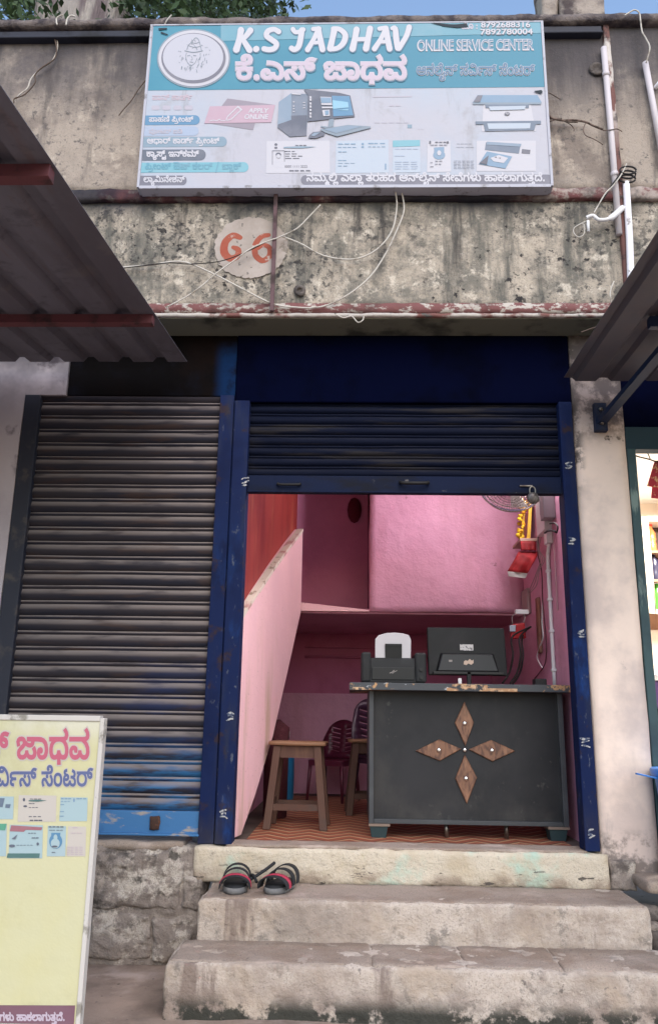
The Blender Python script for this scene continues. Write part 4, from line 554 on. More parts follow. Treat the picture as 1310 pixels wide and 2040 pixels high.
# door frames
f = MB().box(-.655, -.572, -.03, .08, .012, 2.325)
f.box(-.74, -.662, -.022, .06, .012, 2.36).box(-.662, -.655, -.012, .06, .012, 2.33)
fr = f.build('door_jamb', m_blue, B, bevel=.006)
fr2 = MB().box(1.132, 1.205, -.03, .08, .012, 2.325).build('door_jamb', m_blue, B, bevel=.006)
MB().box(-1.845, -1.755, -.02, .06, .03, 2.36).build('shutter_guide', mat('dark_guide_paint', (.02, .022, .035), .6, [dict(c=(.06, .05, .05), scale=8, lo=.55, hi=.7)]), B, bevel=.006)
m_chalk = mat('white_paint_dab', (.40, .39, .39), .9, [dict(c=(.03, .05, .11), scale=55, lo=.47, hi=.56, a=.9)])
rnd = random.Random(3)
def dab(px, py, par, s=1.0):
    c = at(px, py, -.0325); st = []
    for k in range(3):
        y = (k-1)*.018*s+rnd.uniform(-.004, .004); a = rnd.uniform(-.2, .3)
        st.append(([(-.022*s*rnd.uniform(.5, 1), y-a*.02), (rnd.uniform(-.006, .006), y+rnd.uniform(-.004, .006)), (.024*s*rnd.uniform(.4, 1), y+a*.03)], [rnd.uniform(.004, .009), rnd.uniform(.006, .014), rnd.uniform(.003, .008)]))
    MB().flat(fill(stroke(st)), lambda u, v: Vector((c.x+u, -.0335, c.z+v))).build('paint_dab', m_chalk, par)
for q in ((488, 960, 1), (459, 1428, .8), (446, 1622, .9)): dab(q[0], q[1], fr, q[2])
for q in ((1131, 928, .8), (1139, 1077, .9), (1157, 1262, .8), (1164, 1478, 1), (1177, 1663, .8)): dab(q[0], q[1], fr2, q[2])
# rolling shutters: swept slat section
def curtain(name, x0, x1, z0, z1, y, m, par, pitch=.0805):
    prof = []; z = z0
    while z < z1-.01:
        for t, d in ((0, .0), (.05, .004), (.13, .010), (.28, .0145), (.45, .0125), (.60, .007), (.70, .001), (.73, -.001), (.76, .003), (.82, .0075), (.90, .0065), (.96, .001), (.99, -.003)):
            if z+t*pitch <= z1: prof.append((z+t*pitch, y-d))
        z += pitch
    nx = 26; mb = MB(); v = []
    for i in range(nx+1):
        x = x0+(x1-x0)*i/nx
        for (zz, yy) in prof:
            w = .0035*noise.noise(Vector((x*1.3, zz*1.5, 4)))+.0012*noise.noise(Vector((x*6, zz*40, 1)))
            v.append((x, yy+w, zz+.0025*noise.noise(Vector((x*2, zz*9, 8)))))
    k = len(prof)
    mb.add(v, [(i*k+j, (i+1)*k+j, (i+1)*k+j+1, i*k+j+1) for i in range(nx) for j in range(k-1)])
    return mb.build(name, m, par, True)
sh = MB().box(-1.77, -.735, -.006, .022, .045, .158).box(-1.77, -.735, -.03, .022, .045, .056).build('shutter_bar', m_slat_bar, B, bevel=.004)
sh['label'] = 'bright blue bottom bar of the closed left shutter'
curtain('shutter_curtain', -1.765, -.735, .158, 2.37, .02, m_slat, B)['label'] = 'closed dusty grey and blue left shutter'
rough_box(MB(), -.985, -.93, -.018, -.004, .07, .135, .01, .008, .01, 30, 4).build('lock_plate', mat('rusty_lock', (.05, .025, .018), .8, [dict(c=(.12, .05, .03), scale=30, lo=.5, hi=.65)]), sh, True)
sb = MB().box(-.568, 1.13, -.002, .024, 1.80, 1.898).box(-.568, 1.13, -.022, .024, 1.797, 1.806).build('shutter_bar', m_bar_n, B, bevel=.003)
sb['label'] = 'navy bottom bar of the raised right shutter'
c = at(825, 963, -.02)
MB().tube([(c.x-.075, -.004, c.z+.012), (c.x-.065, -.032, c.z), (c.x, -.04, c.z-.004), (c.x+.065, -.032, c.z), (c.x+.075, -.004, c.z+.012)], .0095, 8).build('handle', m_black, sb, True)
c = at(575, 965, -.02)
MB().tube([(c.x-.06, -.004, c.z+.01), (c.x-.05, -.02, c.z), (c.x+.05, -.02, c.z), (c.x+.06, -.004, c.z+.01)], .007, 8).build('handle', m_black, sb, True)
c = at(1046, 967, -.02)
MB().box(c.x-.03, c.x+.04, -.012, -.0025, c.z-.005, c.z+.005).build('hasp', m_steel, sb, bevel=.003)
curtain('shutter_curtain', -.572, 1.132, 1.898, 2.33, .03, m_slat_b, B, .062)['label'] = 'raised dark navy right shutter'
# house number painted on the lintel
c0 = at(500, 493, -.207); m_numwhite = mat('old_whitewash', C(180, 168, 160, .9), .95, [dict(c=C(150, 138, 128, K), scale=2.4, lo=.42, hi=.66, detail=9, r=.7, a=.7), dict(c=C(140, 130, 120, K), scale=9, lo=.57, hi=.64, detail=10, r=.72), dict(c=C(130, 122, 113, K), scale=3, lo=.56, hi=.70, detail=9), dict(c=(.03, .03, .03), scale=5, lo=.64, hi=.70, detail=6, z=(3.2, 3.36)), dict(c=(.1, .09, .08), scale=25, lo=.62, hi=.68)])
cp = []
for i in range(150):
    a = 2*pi*i/150; r = .210*(1+.05*noise.noise(Vector((cos(a)*5, sin(a)*5, 2)))+.04*noise.noise(Vector((cos(a)*16, sin(a)*16, 5)))); cp.append((r*cos(a)*.98, r*sin(a)*.92))
def num_place(u, v): return Vector((c0.x+u, -.2082, c0.z+v))
num = MB().flat(fill([cp]), num_place).build('number_roundel', m_numwhite, B)
m_num = mat('orange_red_paint', C(168, 92, 74, .8), .9, [dict(c=C(186, 172, 162, .9), scale=16, lo=.56, hi=.63, detail=9, r=.7), dict(c=C(150, 70, 55, 1), scale=5, lo=.5, hi=.7)])
dg = stroke([([(-.065, .062), (-.105, .075), (-.145, .035), (-.15, -.03), (-.115, -.07), (-.075, -.055), (-.072, -.015), (-.10, .0)], [.03, .04, .042, .045, .042, .036, .034, .024])])
dg2 = stroke([([(.096, .078), (.055, .066), (.024, .015), (.028, -.05), (.068, -.084), (.106, -.055), (.104, -.004), (.068, .014), (.04, -.008)], [.026, .03, .034, .034, .034, .034, .03, .026, .02])])
for d in (dg, dg2): MB().flat(fill(d), lambda u, v: Vector((c0.x+u, -.2090, c0.z+v))).build('digit', m_num, num)
# ---- the room behind the raised shutter
MB().box(-.9, 1.3, .1, 3.0, -.06, 0).build('shop_floor', m_floor, B)
MB().box(1.215, 1.27, .081, 3.0, 0, 2.735).build('right_room_wall', m_pink, B)
MB().box(-.9, 1.215, 2.9, 3.0, 0, 2.735).build('back_wall', m_pink_shade, B)
MB().box(-.9, 1.215, 2.885, 2.9, 0, .82).build('back_wall_lit_part', m_pink, B)  # lighter strip: daylight on the lower back wall, given as colour
MB().box(-.9, 1.215, .17, 2.9, 2.5, 2.58).build('ceiling', m_ceil, B)
MB().box(-.74, -.655, .085, 3.0, 0, 2.5).build('left_room_wall', m_pink, B)
MB().hexa([(-.645, .09, .9), (-.63, .09, .9), (-.40, 1.5, 1.45), (-.415, 1.5, 1.45)], [(-.645, .09, 2.5), (-.63, .09, 2.5), (-.40, 1.5, 2.5), (-.415, 1.5, 2.5)]).build('red_wall_panel', m_redwall, B)
rough_box(MB(), .128, 1.214, 1.45, 1.65, 1.345, 2.5, .05, .006, .012, 3, 21).build('loft_wall', m_pink, B, True)
MB().box(-.9, .128, 1.98, 2.05, 1.37, 2.5).build('loft_recess_wall', mat('recess_shade_pink', (.62, .24, .38), .6, [dict(c=(.52, .19, .31), scale=2, lo=.4, hi=.7)], bump=(8, .3, .02, None)), B)  # same pink as the loft wall, its shadow mixed into the colour
MB().box(-.654, 1.214, 1.50, 2.9, 1.335, 1.37).build('loft_slab', m_pink, B)
MB().hexa([(-.654, 1.45, 1.345), (.126, 1.45, 1.345), (.126, 1.499, 1.345), (-.654, 1.499, 1.345)], [(-.654, 1.45, 1.435), (.126, 1.45, 1.355), (.126, 1.499, 1.355), (-.654, 1.499, 1.435)]).build('loft_light_wedge', m_pink_pale, B)  # added wedge, shaped as the triangle of light at the recess foot
# stair parapet climbing to the loft
def spx(Y): return -.588+(Y-.1)*.178
low = [(.25, .02), (.47, .19), (.80, .50), (1.10, .89), (1.43, 1.335)]; top = [(1.43, 1.93), (1.1, 1.745), (.75, 1.54), (.42, 1.335), (.05, 1.10), (.05, .02)]
ring = low+top
MB().hexa([(spx(Y), Y, z) for Y, z in ring], [(spx(Y)-.06, Y, z) for Y, z in ring]).build('stair_parapet', m_pink_pale, B, bevel=.004)
mb = MB()
tp = [(.05, 1.10), (.42, 1.335), (.75, 1.54), (1.1, 1.745), (1.43, 1.93)]
for (a, b), (c, d) in zip(tp, tp[1:]): mb.hexa([(spx(a)+.003, a, b-.022), (spx(c)+.003, c, d-.016), (spx(c)-.055, c, d-.016), (spx(a)-.055, a, b-.022)], [(spx(a)+.003, a, b+.005), (spx(c)+.003, c, d+.005), (spx(c)-.04, c, d+.002), (spx(a)-.04, a, b+.002)])
mb.build('stair_coping', m_cream_edge, B)
mb = MB()
for k in range(6): mb.box(-.65, spx(.3+k*.17)-.07, .25+k*.17, .45+k*.17, .21*k, .21*(k+1))
mb.build('stair_flight', m_pink_shade, B)
# pipes along the back wall
MB().tube([(-.4, 2.88, 1.13), (1.1, 2.88, 1.13)], .012, 8).tube([(-.4, 2.885, 1.21), (1.1, 2.885, 1.21)], .006, 6).build('wall_conduit', m_pink_shade, B, True)

# ---------------------------------------------------------------- steps in front
ST = thing('entrance_steps', 'two worn whitewashed masonry steps with grey treads below the open shop', 'steps', (.3, -.4, -.49))
def slabline(name, x0, x1, y0, y1, z0, z1, seed, m, r=.02, amp=.012):
    return rough_box(MB(), x0, x1, y0, y1, z0, z1, .0125, r, amp, 11, seed, .004).build(name, m, ST, True)
slabline('step', -.655, 1.285, -.42, -.04, -.34, -.1525, 31, m_riser, .014, .012)
slabline('tread', -.640, 1.272, -.404, -.055, -.19, -.1475, 32, m_concrete, .010, .008)
slabline('step', -.72, 1.75, -.738, -.40, -.54, -.319, 33, m_riser, .016, .014)
t = MB()
for i, (a, b) in enumerate([(-.702, .090), (.093, .453), (.456, .834), (.837, 1.77)]): rough_box(t, a, b, -.720, -.405, -.345, -.3145-.0012*(i % 2), .0125, .008, .008, 11, 40)
t.build('tread', m_concrete, ST, True)
R = thing('broken_kerb', 'broken concrete kerb pieces and rubble at the foot of the cream pillar', 'rubble', (1.4, -.2, -.3))
t = MB(); rough_box(t, 1.34, 1.95, -.25, .0, -.13, -.075, .02, .012, .012, 7, 51); t.build('slab', m_concrete, R, True)
t = MB()
for i in range(16):
    x = 1.315+rnd.random()*.3; y = -.36+rnd.random()*.3; s = .02+rnd.random()*.045; z = -.315+rnd.random()*.1
    rough_box(t, x-s, x+s, y-s*.8, y+s*.8, z-s*.6, z+s*.6, s*.5, s*.4, s*.35, 18, 60+i)
t.build('stones', m_stone, R, True)
rough_box(MB(), 1.30, 2.0, -.38, -.02, -.5, -.26, .03, .03, .03, 6, 59).build('footing', m_mortar, R, True)
t = MB()
rough_box(t, 1.235, 1.36, -.045, .05, -.155, -.02, .012, .008, .016, 14, 57)
t.build('rubble_base', m_stone, R, True)
# ---------------------------------------------------------------- printed colours
def ink(name, r, g, b, k=1.25, fade=.35):
    k *= .56
    w = C(206, 204, 214, k); c = tuple(p*.86+q*.14 for p, q in zip(C(r, g, b, k), w))
    return mat(name, c, .45, [dict(c=tuple(c[i]*(1-fade)+w[i]*fade for i in range(3)), scale=5, lo=.45, hi=.75, detail=7, a=.5)], spec=.35)
m_panel = mat('faded_flex_print', C(205, 203, 214, 0.659), .5, [dict(c=C(196, 206, 222, 0.648), scale=1.1, lo=.4, hi=.7, detail=5), dict(c=C(182, 180, 186, 0.648), scale=6, lo=.56, hi=.72, detail=9, a=.6), dict(c=C(150, 146, 146, .6), scale=2.5, lo=.55, hi=.72, st=(3, 3, .5), detail=9, r=.7, a=.5)], bump=(2.5, .25, .02, None), spec=.4)
m_teal = mat('teal_print', C(54, 148, 178, 0.621), .45, [dict(c=C(72, 160, 186, 0.621), scale=1.6, lo=.42, hi=.7, detail=6), dict(c=C(150, 190, 205, 0.621), scale=9, lo=.66, hi=.75, detail=7, a=.5)], spec=.4)
m_teal_l = ink('light_teal_print', 100, 176, 198, 1.15)
I = dict(white=ink('white_ink', 220, 218, 226), pink=ink('pale_pink_ink', 214, 196, 212), tealdk=ink('teal_shadow_ink', 62, 126, 160, 1.1), blue=ink('blue_ink', 66, 140, 184), bluedk=ink('deep_teal_ink', 66, 124, 164, 1.15, .1),
    pale=ink('pale_blue_ink', 172, 190, 216), grey=ink('grey_teal_ink', 126, 158, 178), slate=ink('slate_ink', 72, 86, 106), aqua=ink('aqua_ink', 108, 188, 204), ash=ink('ash_ink', 108, 108, 124),
    rose=ink('rose_ink', 204, 166, 184), rosedk=ink('dark_rose_ink', 150, 138, 152), ghost=ink('ghost_ink', 196, 190, 204), ghostp=ink('ghost_pink_ink', 208, 186, 198), aquadk=ink('aqua_text_ink', 78, 164, 188),
    pc=ink('pc_grey_ink', 92, 114, 138), pcl=ink('pc_light_ink', 130, 156, 180), pcd=ink('pc_dark_ink', 60, 74, 98), screen=ink('screen_ink', 62, 140, 184), glow=ink('screen_glow_ink', 140, 205, 232), metal=ink('metal_ink', 130, 150, 166),
    line=ink('line_ink', 150, 156, 172), card=ink('card_ink', 194, 207, 222), cardw=ink('card_white_ink', 214, 212, 220), dark=ink('dark_ink', 70, 74, 92), mid=ink('mid_blue_ink', 118, 158, 190))
m_frame = mat('sign_frame', C(188, 188, 200, .8), .5, [dict(c=(.2, .19, .2), scale=12, lo=.55, hi=.68)])
# ---------------------------------------------------------------- shop sign
SG = thing('shop_sign', 'large teal and white flex signboard with shop name, phone numbers and a computer picture', 'sign', (-.055, -.29, 3.5))
SX0, SX1, SZ0, SZ1 = -1.217, 1.097, 3.500, 4.610
MB().box(SX0, SX1, -.2985, -.215, SZ0, SZ1).build('panel', m_panel, SG, bevel=.003)
MB().box(SX0-.006, SX0+.008, -.304, -.21, SZ0-.004, SZ1+.006).box(SX1-.008, SX1+.006, -.304, -.21, SZ0-.004, SZ1+.006).box(SX0+.008, SX1-.008, -.303, -.21, SZ1-.002, SZ1+.007).box(SX0+.008, SX1-.008, -.303, -.21, SZ0-.012, SZ0+.006).build('frame', m_frame, SG)
LY = lambda k: -.2985-.0012*k
def SP(k):
    def f(px, py):
        p = at(px, py, -.3)
        return Vector((min(max(p.x, SX0+.009), SX1-.009), LY(k), min(max(p.z, SZ0+.007), SZ1-.003)))
    return f
def poly(par, name, m, k, *pls, SPf=None):
    mb = MB()
    for i, pl in enumerate(pls): mb.flat(fill([pl]), (SPf or SP)(k+.1*(i % 4)))
    return mb.build(name, m, par)
def rrect(x0, y0, x1, y1, r=0, left=False, slope=0, n=6):
    "print patch with round right ends (and left ends if asked); slope follows the picture's tilt"
    out = []
    def P(x, y): out.append((x, y+slope*(x-x0)))
    r = min(r or 0, (y1-y0)/2)
    if r:
        for i in range(n+1): a = -pi/2+pi/2*i/n; P(x1-r+r*cos(a), y0+r+r*sin(a))
        for i in range(n+1): a = pi/2*i/n; P(x1-r+r*cos(a), y1-r+r*sin(a))
    else: P(x1, y0); P(x1, y1)
    if r and left:
        for i in range(n+1): a = pi/2+pi/2*i/n; P(x0+r+r*cos(a), y1-r+r*sin(a))
        for i in range(n+1): a = pi+pi/2*i/n; P(x0+r+r*cos(a), y0+r+r*sin(a))
    else: P(x0, y1); P(x0, y0)
    return out
hd = MB().flat(fill([[(295, 180), (1092, 173), (1080, 38), (306, 52)]]), SP(1)).build('header_band', m_teal, SG)
poly(hd, 'header_strip', m_teal_l, 2, [(440, 82), (1081, 66), (1079, 39), (440, 50)])
# medallion with the etched picture
mx, my = 386, 117
def ell(rx, ry, n=48, cx=mx, cy=my): return [(cx+rx*cos(2*pi*i/n), cy+ry*sin(2*pi*i/n)) for i in range(n)]
md = poly(SG, 'medallion', I['metal'], 3, ell(73, 59))
poly(md, 'medallion_rim', I['cardw'], 4, ell(70, 56)); poly(md, 'medallion_groove', I['ash'], 5, ell(64, 50)); poly(md, 'medallion_face', ink('medallion_face_ink', 204, 204, 216), 6, ell(60, 46.5, cx=385, cy=115))
rs = random.Random(8); sk_ = [([(373, 100), (376, 92), (383, 85), (390, 77), (396, 81), (399, 90), (402, 102)], 1.3), ([(381, 85), (389, 88), (397, 86)], 1.0), ([(377, 93), (388, 96), (400, 94)], 1.0), ([(369, 103), (386, 106), (404, 103)], 1.7),
    ([(372, 107), (371, 116), (374, 126), (381, 132), (389, 127), (393, 118)], 1.0), ([(374, 113), (379, 112)], 1.3), ([(386, 112), (391, 113)], 1.3), ([(382, 114), (384, 120), (381, 121)], .9), ([(379, 125), (385, 126)], 1.2)]
for i in range(46):       # loose pencil hatching: crown, hair at both sides, garland
    a, b, w = rs.choice(((388, 90, 9), (366, 118, 6), (404, 117, 8), (400, 124, 8), (384, 138, 24), (372, 134, 12)))
    x = a+rs.uniform(-w, w); y = b+rs.uniform(-9, 9)*(1 if b < 130 else .4); sk_.append(([(x, y), (x+rs.uniform(-2.5, 2.5), y+rs.uniform(2, 6))], rs.uniform(.7, 1.5)))
for i in range(14): a = rs.uniform(0, 6.28); r = rs.uniform(26, 34); x = 386+r*cos(a); y = 112+r*.8*sin(a); sk_.append(([(x, y), (x+1.5, y+1.2)], rs.uniform(.6, 1.1)))
sk = stroke(sk_)
MB().flat(fill(sk), SP(7)).build('etched_portrait', ink('etch_ink', 128, 142, 154), md)
# main name, brush letters; strokes in a 1310-wide enlargement of the header
def hz(p): return (450+p[0]/3.447, 40+p[1]/3.447)
BR = [([(104, 72), (92, 135), (72, 205)], [42, 36, 44]), ([(168, 74), (140, 110), (108, 142)], [40, 32, 26]), ([(112, 130), (135, 165), (162, 208)], [28, 34, 40]),
  ([(207, 202), (209, 201)], 40), ([(362, 82), (330, 66), (290, 78), (278, 110), (312, 136), (346, 164), (334, 196), (296, 206), (262, 200)], [34, 30, 34, 34, 34, 34, 34, 34, 34]),
  ([(460, 66), (474, 84), (500, 84), (530, 68)], [30, 28, 26, 30]), ([(520, 72), (512, 130), (498, 184), (470, 206), (450, 196)], [36, 36, 36, 32, 34]),
  ([(598, 64), (640, 62)], [26, 28]), ([(636, 62), (600, 138), (560, 206)], [30, 28, 34]), ([(634, 62), (646, 130), (662, 204)], [32, 36, 38]), ([(596, 158), (650, 156)], 22),
  ([(742, 74), (730, 130), (714, 198)], [40, 36, 40]), ([(735, 62), (780, 66), (818, 104), (806, 158), (768, 194), (718, 204)], [28, 30, 36, 36, 30, 28]),
  ([(896, 68), (884, 130), (868, 200)], [40, 36, 42]), ([(988, 62), (974, 130), (960, 198)], [40, 36, 42]), ([(880, 136), (978, 132)], 26),
  ([(1052, 62), (1098, 56)], [26, 28]), ([(1098, 58), (1062, 132), (1018, 200)], [30, 28, 34]), ([(1098, 58), (1108, 128), (1122, 200)], [32, 36, 38]), ([(1058, 152), (1112, 150)], 22),
  ([(1140, 60), (1160, 60), (1166, 120), (1176, 196)], [24, 32, 38, 34]), ([(1256, 52), (1236, 114), (1186, 198)], [36, 32, 32])]
def brush(grow, off=(0, 0)):
    return stroke([([hz((p[0]+off[0], p[1]+off[1])) for p in pts], [(x+grow)/3.447 for x in w] if isinstance(w, list) else (w+grow)/3.447) for pts, w in BR])
MB().flat(fill(brush(12, (2, 3))), SP(3)).build('lettering_shadow', I['tealdk'], SG)
MB().flat(fill(brush(3)), SP(4)).build('lettering', I['white'], SG)
text_line(MB(), 'ks', SP(3), 470.5, 810.5, 159.5, 1.0, 66).build('lettering_shadow', I['tealdk'], SG)
text_line(MB(), 'ks', SP(4), 469, 810, 158.5, 1.0, 46).build('lettering', I['white'], SG)
text_line(MB(), 'ks', SP(5), 469, 810, 158.5, 1.0, 26).build('lettering', I['pink'], SG)
text_line(MB(), 'online', SP(3), 829, 1063, 149.5, 1.25, 50).build('lettering', I['white'], SG)
text_line(MB(), 'online', SP(4), 829, 1063, 149.5, 1.25, 20).build('lettering', I['bluedk'], SG)
def sl(px, py0, slope=-.012, x0=829): return py0+slope*(px-x0)
def SPs(k, slope=-.008, x0=829):
    f = SP(k); return lambda px, py: f(px, py+slope*(px-x0))
latin(MB(), 'ONLINE SERVICE CENTER', SPs(3), 830, 1063, 101.5, height=22, off=.05).build('lettering', I['white'], SG)
latin(MB(), 'ONLINE SERVICE CENTER', SPs(4), 832.5, 1061, 99.5, height=18.5, off=-.004).build('lettering', ink('slate_teal_ink', 88, 138, 172), SG)
for body, x0, x1, y in (('8792688316', 957, 1055, 56.5), ('7892780004', 956, 1060, 70.5)):
    latin(MB(), body, SPs(3), x0+.8, x1+.8, y+1.2, height=12, off=.035).build('lettering_shadow', I['slate'], SG)
    latin(MB(), body, SPs(4), x0, x1, y, height=11, off=.02).build('lettering', I['white'], SG)
text_line(MB(), 'mob', SP(3), 918, 951, 58, 1.1, 40).build('lettering', I['ghost'], SG)
# service list
def pill(x0, y0, x1, y1, col, key=None, tx0=0, tx1=0, ty=0, tcol='white', hs=1.0, off=28, left=False, slope=-.006):
    p = poly(SG, 'service_label', I[col], 1, rrect(x0, y0, x1, y1, 50, left, slope))
    if key: text_line(MB(), key, SP(2), tx0, tx1, ty, hs, off).build('lettering', I[tcol], p)
    return p
pill(288, 230, 398, 249, 'blue', 'p3', 297, 385, 242.5, hs=1.02)
pill(285, 252, 396, 271, 'pale', 'p4', 297, 364, 266, 'ghost', off=24)
pill(284, 273, 452, 293, 'grey', 'p5', 293, 437, 286, hs=1.05)
pill(281, 298, 410, 320, 'slate', 'p6', 292, 396, 312, hs=1.05, off=34)
pill(279, 324, 495, 344, 'aqua', 'p7', 289, 480, 337, 'aquadk', hs=1.02)
pill(276, 350, 372, 370, 'ash', 'p8', 286, 368, 363, hs=1.1)
pill(599, 349, 1100, 368, 'ash', 'foot', 610, 1085, 361, hs=1.02, off=32, left=True, slope=-.003)
text_line(MB(), 'p1', SP(1), 303, 383, 199, 1.0, 24).build('lettering', I['ghostp'], SG)
poly(SG, 'faded_label', I['ghost'], 1, *[rrect(302+i*22, 210, 318+i*22, 219, 3, True) for i in range(4)])
# apply online ribbon
rb = poly(SG, 'ribbon_fold', I['rosedk'], 1, [(453, 196), (549, 209), (440, 213)], [(420, 246), (508, 245), (504, 259)])
rb2 = poly(SG, 'ribbon', I['rose'], 2, [(418, 212), (548, 209), (540, 244), (407, 246)])
latin(MB(), 'APPLY', SPs(3, 0), 494, 536, 225, height=9, off=.03, shear=.2).build('lettering', I['white'], rb2)
latin(MB(), 'ONLINE', SPs(3, 0), 487, 535, 237.5, height=9.5, off=.03, shear=.2).build('lettering', I['white'], rb2)
MB().flat(fill(stroke([([(454, 232), (474, 213)], 2), ([(461, 238), (481, 219)], 2), ([(474, 213), (481, 219)], 3), ([(454, 232), (451, 240), (461, 238)], 1.8), ([(417, 242), (425, 240), (432, 241), (437, 238), (441, 241), (449, 241)], 1.5)])), SP(3)).build('pencil_icon', I['white'], rb2)
# computer picture
def z2(*p): return [(540+x/6.55, 175+y/6.55) for x, y in p]
pcg = poly(SG, 'computer_picture', I['pc'], 1, z2((265, 70), (490, 80), (460, 630), (245, 642)))
poly(pcg, 'tower_side', I['pcl'], 2, z2((100, 185), (265, 68), (262, 642), (240, 642), (82, 520)))
poly(pcg, 'tower_shade', I['pcd'], 3, z2((262, 365), (462, 360), (458, 628), (245, 642), (85, 522), (90, 480), (262, 420)))
poly(pcg, 'tower_vent', I['cardw'], 3, z2((270, 72), (390, 82), (385, 95), (268, 88)), *[z2((285, y), (305, y), (305, y+14), (285, y+14)) for y in (180, 235, 270, 305)], *[z2((415, y), (445, y), (445, y+10), (415, y+10)) for y in (190, 225, 260)])
poly(pcg, 'monitor_bezel', I['pcd'], 4, z2((425, 20), (890, 70), (1030, 105), (1090, 380), (470, 445), (480, 100)))
poly(pcg, 'monitor_screen', I['screen'], 5, z2((790, 110), (1020, 115), (1070, 365), (810, 380)))
poly(pcg, 'screen_window', I['glow'], 6, z2((800, 170), (1000, 195), (1010, 265), (805, 285)), z2((850, 300), (1010, 285), (1000, 305)))
poly(pcg, 'screen_tiles', I['cardw'], 6, z2((640, 125), (780, 130), (795, 235), (655, 232)), z2((660, 255), (800, 255), (802, 275), (662, 277)), z2((665, 300), (760, 295), (765, 375), (680, 380)), *[z2((500, y), (525, y), (527, y+28), (503, y+28)) for y in (120, 150, 200, 240, 285, 330, 370)])
poly(pcg, 'screen_photo', I['mid'], 7, z2((645, 135), (775, 138), (785, 205), (655, 208)), z2((700, 310), (750, 305), (752, 360), (705, 365)))
poly(pcg, 'monitor_stand', I['metal'], 4, z2((755, 410), (820, 405), (810, 510), (740, 520)), z2((650, 500), (735, 512), (800, 520), (700, 528), (648, 515)))
poly(pcg, 'keyboard', I['metal'], 5, z2((630, 548), (1000, 490), (1300, 510), (1295, 530), (860, 642), (700, 590)))
poly(pcg, 'keyboard_keys', I['pcl'], 6, z2((680, 550), (1000, 500), (1180, 515), (850, 600)))
poly(pcg, 'mouse', I['pcd'], 5, z2((485, 662), (500, 620), (545, 585), (640, 575), (700, 600), (690, 628), (580, 665)))
poly(pcg, 'mouse_shine', I['pcl'], 6, z2((520, 630), (560, 595), (640, 590), (560, 640)))
# printer, laminator and cards
def z3(*p): return [(680+x/2.977, 30+y/2.977) for x, y in p]
pr = poly(SG, 'printer_picture', I['cardw'], 1, z3((840, 530), (1120, 530), (1150, 690), (830, 690)))
poly(pr, 'printer_lid', I['mid'], 2, z3((805, 475), (1160, 475), (1185, 520), (775, 520)))
poly(pr, 'printer_lid_edge', I['metal'], 3, z3((775, 520), (1185, 520), (1180, 532), (778, 532)))
poly(pr, 'printer_panel', I['dark'], 4, z3((805, 478), (835, 478), (820, 518), (780, 518)))
poly(pr, 'printer_slot', I['pc'], 3, z3((850, 532), (1110, 532), (1108, 552), (852, 552)))
poly(pr, 'printer_paper', I['card'], 4, z3((870, 545), (1090, 540), (1085, 562), (880, 568)))
poly(pr, 'printer_tray', I['pc'], 3, z3((792, 632), (1180, 628), (1180, 648), (795, 650)), z3((840, 650), (1150, 648), (1140, 685), (850, 690)))
poly(pr, 'tray_paper', I['card'], 4, z3((862, 645), (1118, 643), (1115, 675), (870, 678)))
lg = poly(pr, 'printer_badge', I['ash'], 5, [(680+(980+16*cos(t*pi/8))/2.977, 30+(587+9*sin(t*pi/8))/2.977) for t in range(16)])
latin(MB(), 'hp', SPs(6, 0), 1005.8, 1012.4, 229.6, height=4.6, off=.0, shear=.25).build('lettering', I['cardw'], pr)
lm = poly(SG, 'laminator_picture', I['cardw'], 1, z3((800, 745), (1150, 745), (1150, 925), (800, 925)))
poly(lm, 'laminator_body', I['pc'], 2, z3((855, 755), (1060, 768), (1050, 822), (848, 800)))
poly(lm, 'laminator_top', I['pcl'], 3, z3((860, 752), (1065, 765), (1060, 782), (858, 770)))
poly(lm, 'laminator_box', I['dark'], 2, z3((1068, 795), (1118, 800), (1115, 825), (1065, 820)))
poly(lm, 'laminated_photo', I['mid'], 3, z3((860, 810), (1010, 840), (970, 912), (812, 885)))
poly(lm, 'photo_detail', I['cardw'], 4, z3((880, 850), (930, 832), (985, 850), (960, 880), (900, 870)))
poly(lm, 'photo_detail', I['dark'], 5, z3((815, 880), (870, 835), (860, 890)), z3((905, 845), (915, 842), (918, 850)), z3((930, 850), (940, 848), (940, 856)))
def dashes(x0, x1, y, h, n, seed=0):
    r = random.Random(seed); out = []; x = x0; step = (x1-x0)/n
    for i in range(n): out.append([(x, y), (x+step*r.uniform(.6, .92), y), (x+step*r.uniform(.6, .92), y+h), (x, y+h)]); x += step
    return out
cd = poly(SG, 'identity_card_picture', I['cardw'], 1, [(531, 281), (656, 280), (657, 344), (530, 345)])
poly(cd, 'card_ink', I['dark'], 2, *dashes(588, 612, 289, 1.6, 3, 1), *dashes(567, 588, 301, 1.4, 3, 2), *dashes(568, 594, 306, 1.4, 2, 3), *dashes(568, 606, 310.5, 1.4, 3, 4), *dashes(568, 598, 315, 1.4, 2, 5), *dashes(576, 620, 339, 2.6, 4, 6), ell(3, 2.6, 12, 549.5, 288), ell(3.2, 2, 12, 549.5, 294.5),
     [(542, 300), (567, 300), (567, 301), (542, 301)], [(542, 301), (543, 301), (543, 328), (542, 328)], [(566, 301), (567, 301), (567, 322), (566, 322)], ell(5.5, 4, 14, 554.5, 308))
poly(cd, 'card_stripe', I['grey'], 3, [(565, 293), (600, 291.5), (630, 293), (600, 296), (565, 295.5)]); poly(cd, 'face_patch', I['cardw'], 3, ell(4, 4, 14, 554.5, 311.5))
latin(MB(), '0000 1111 2222', SPs(2, 0), 567, 612, 334, height=4.6, off=.0).build('lettering', I['dark'], cd)
cd = poly(SG, 'tax_card_picture', I['card'], 1, [(669, 281), (773, 278), (774, 344), (668, 345)])
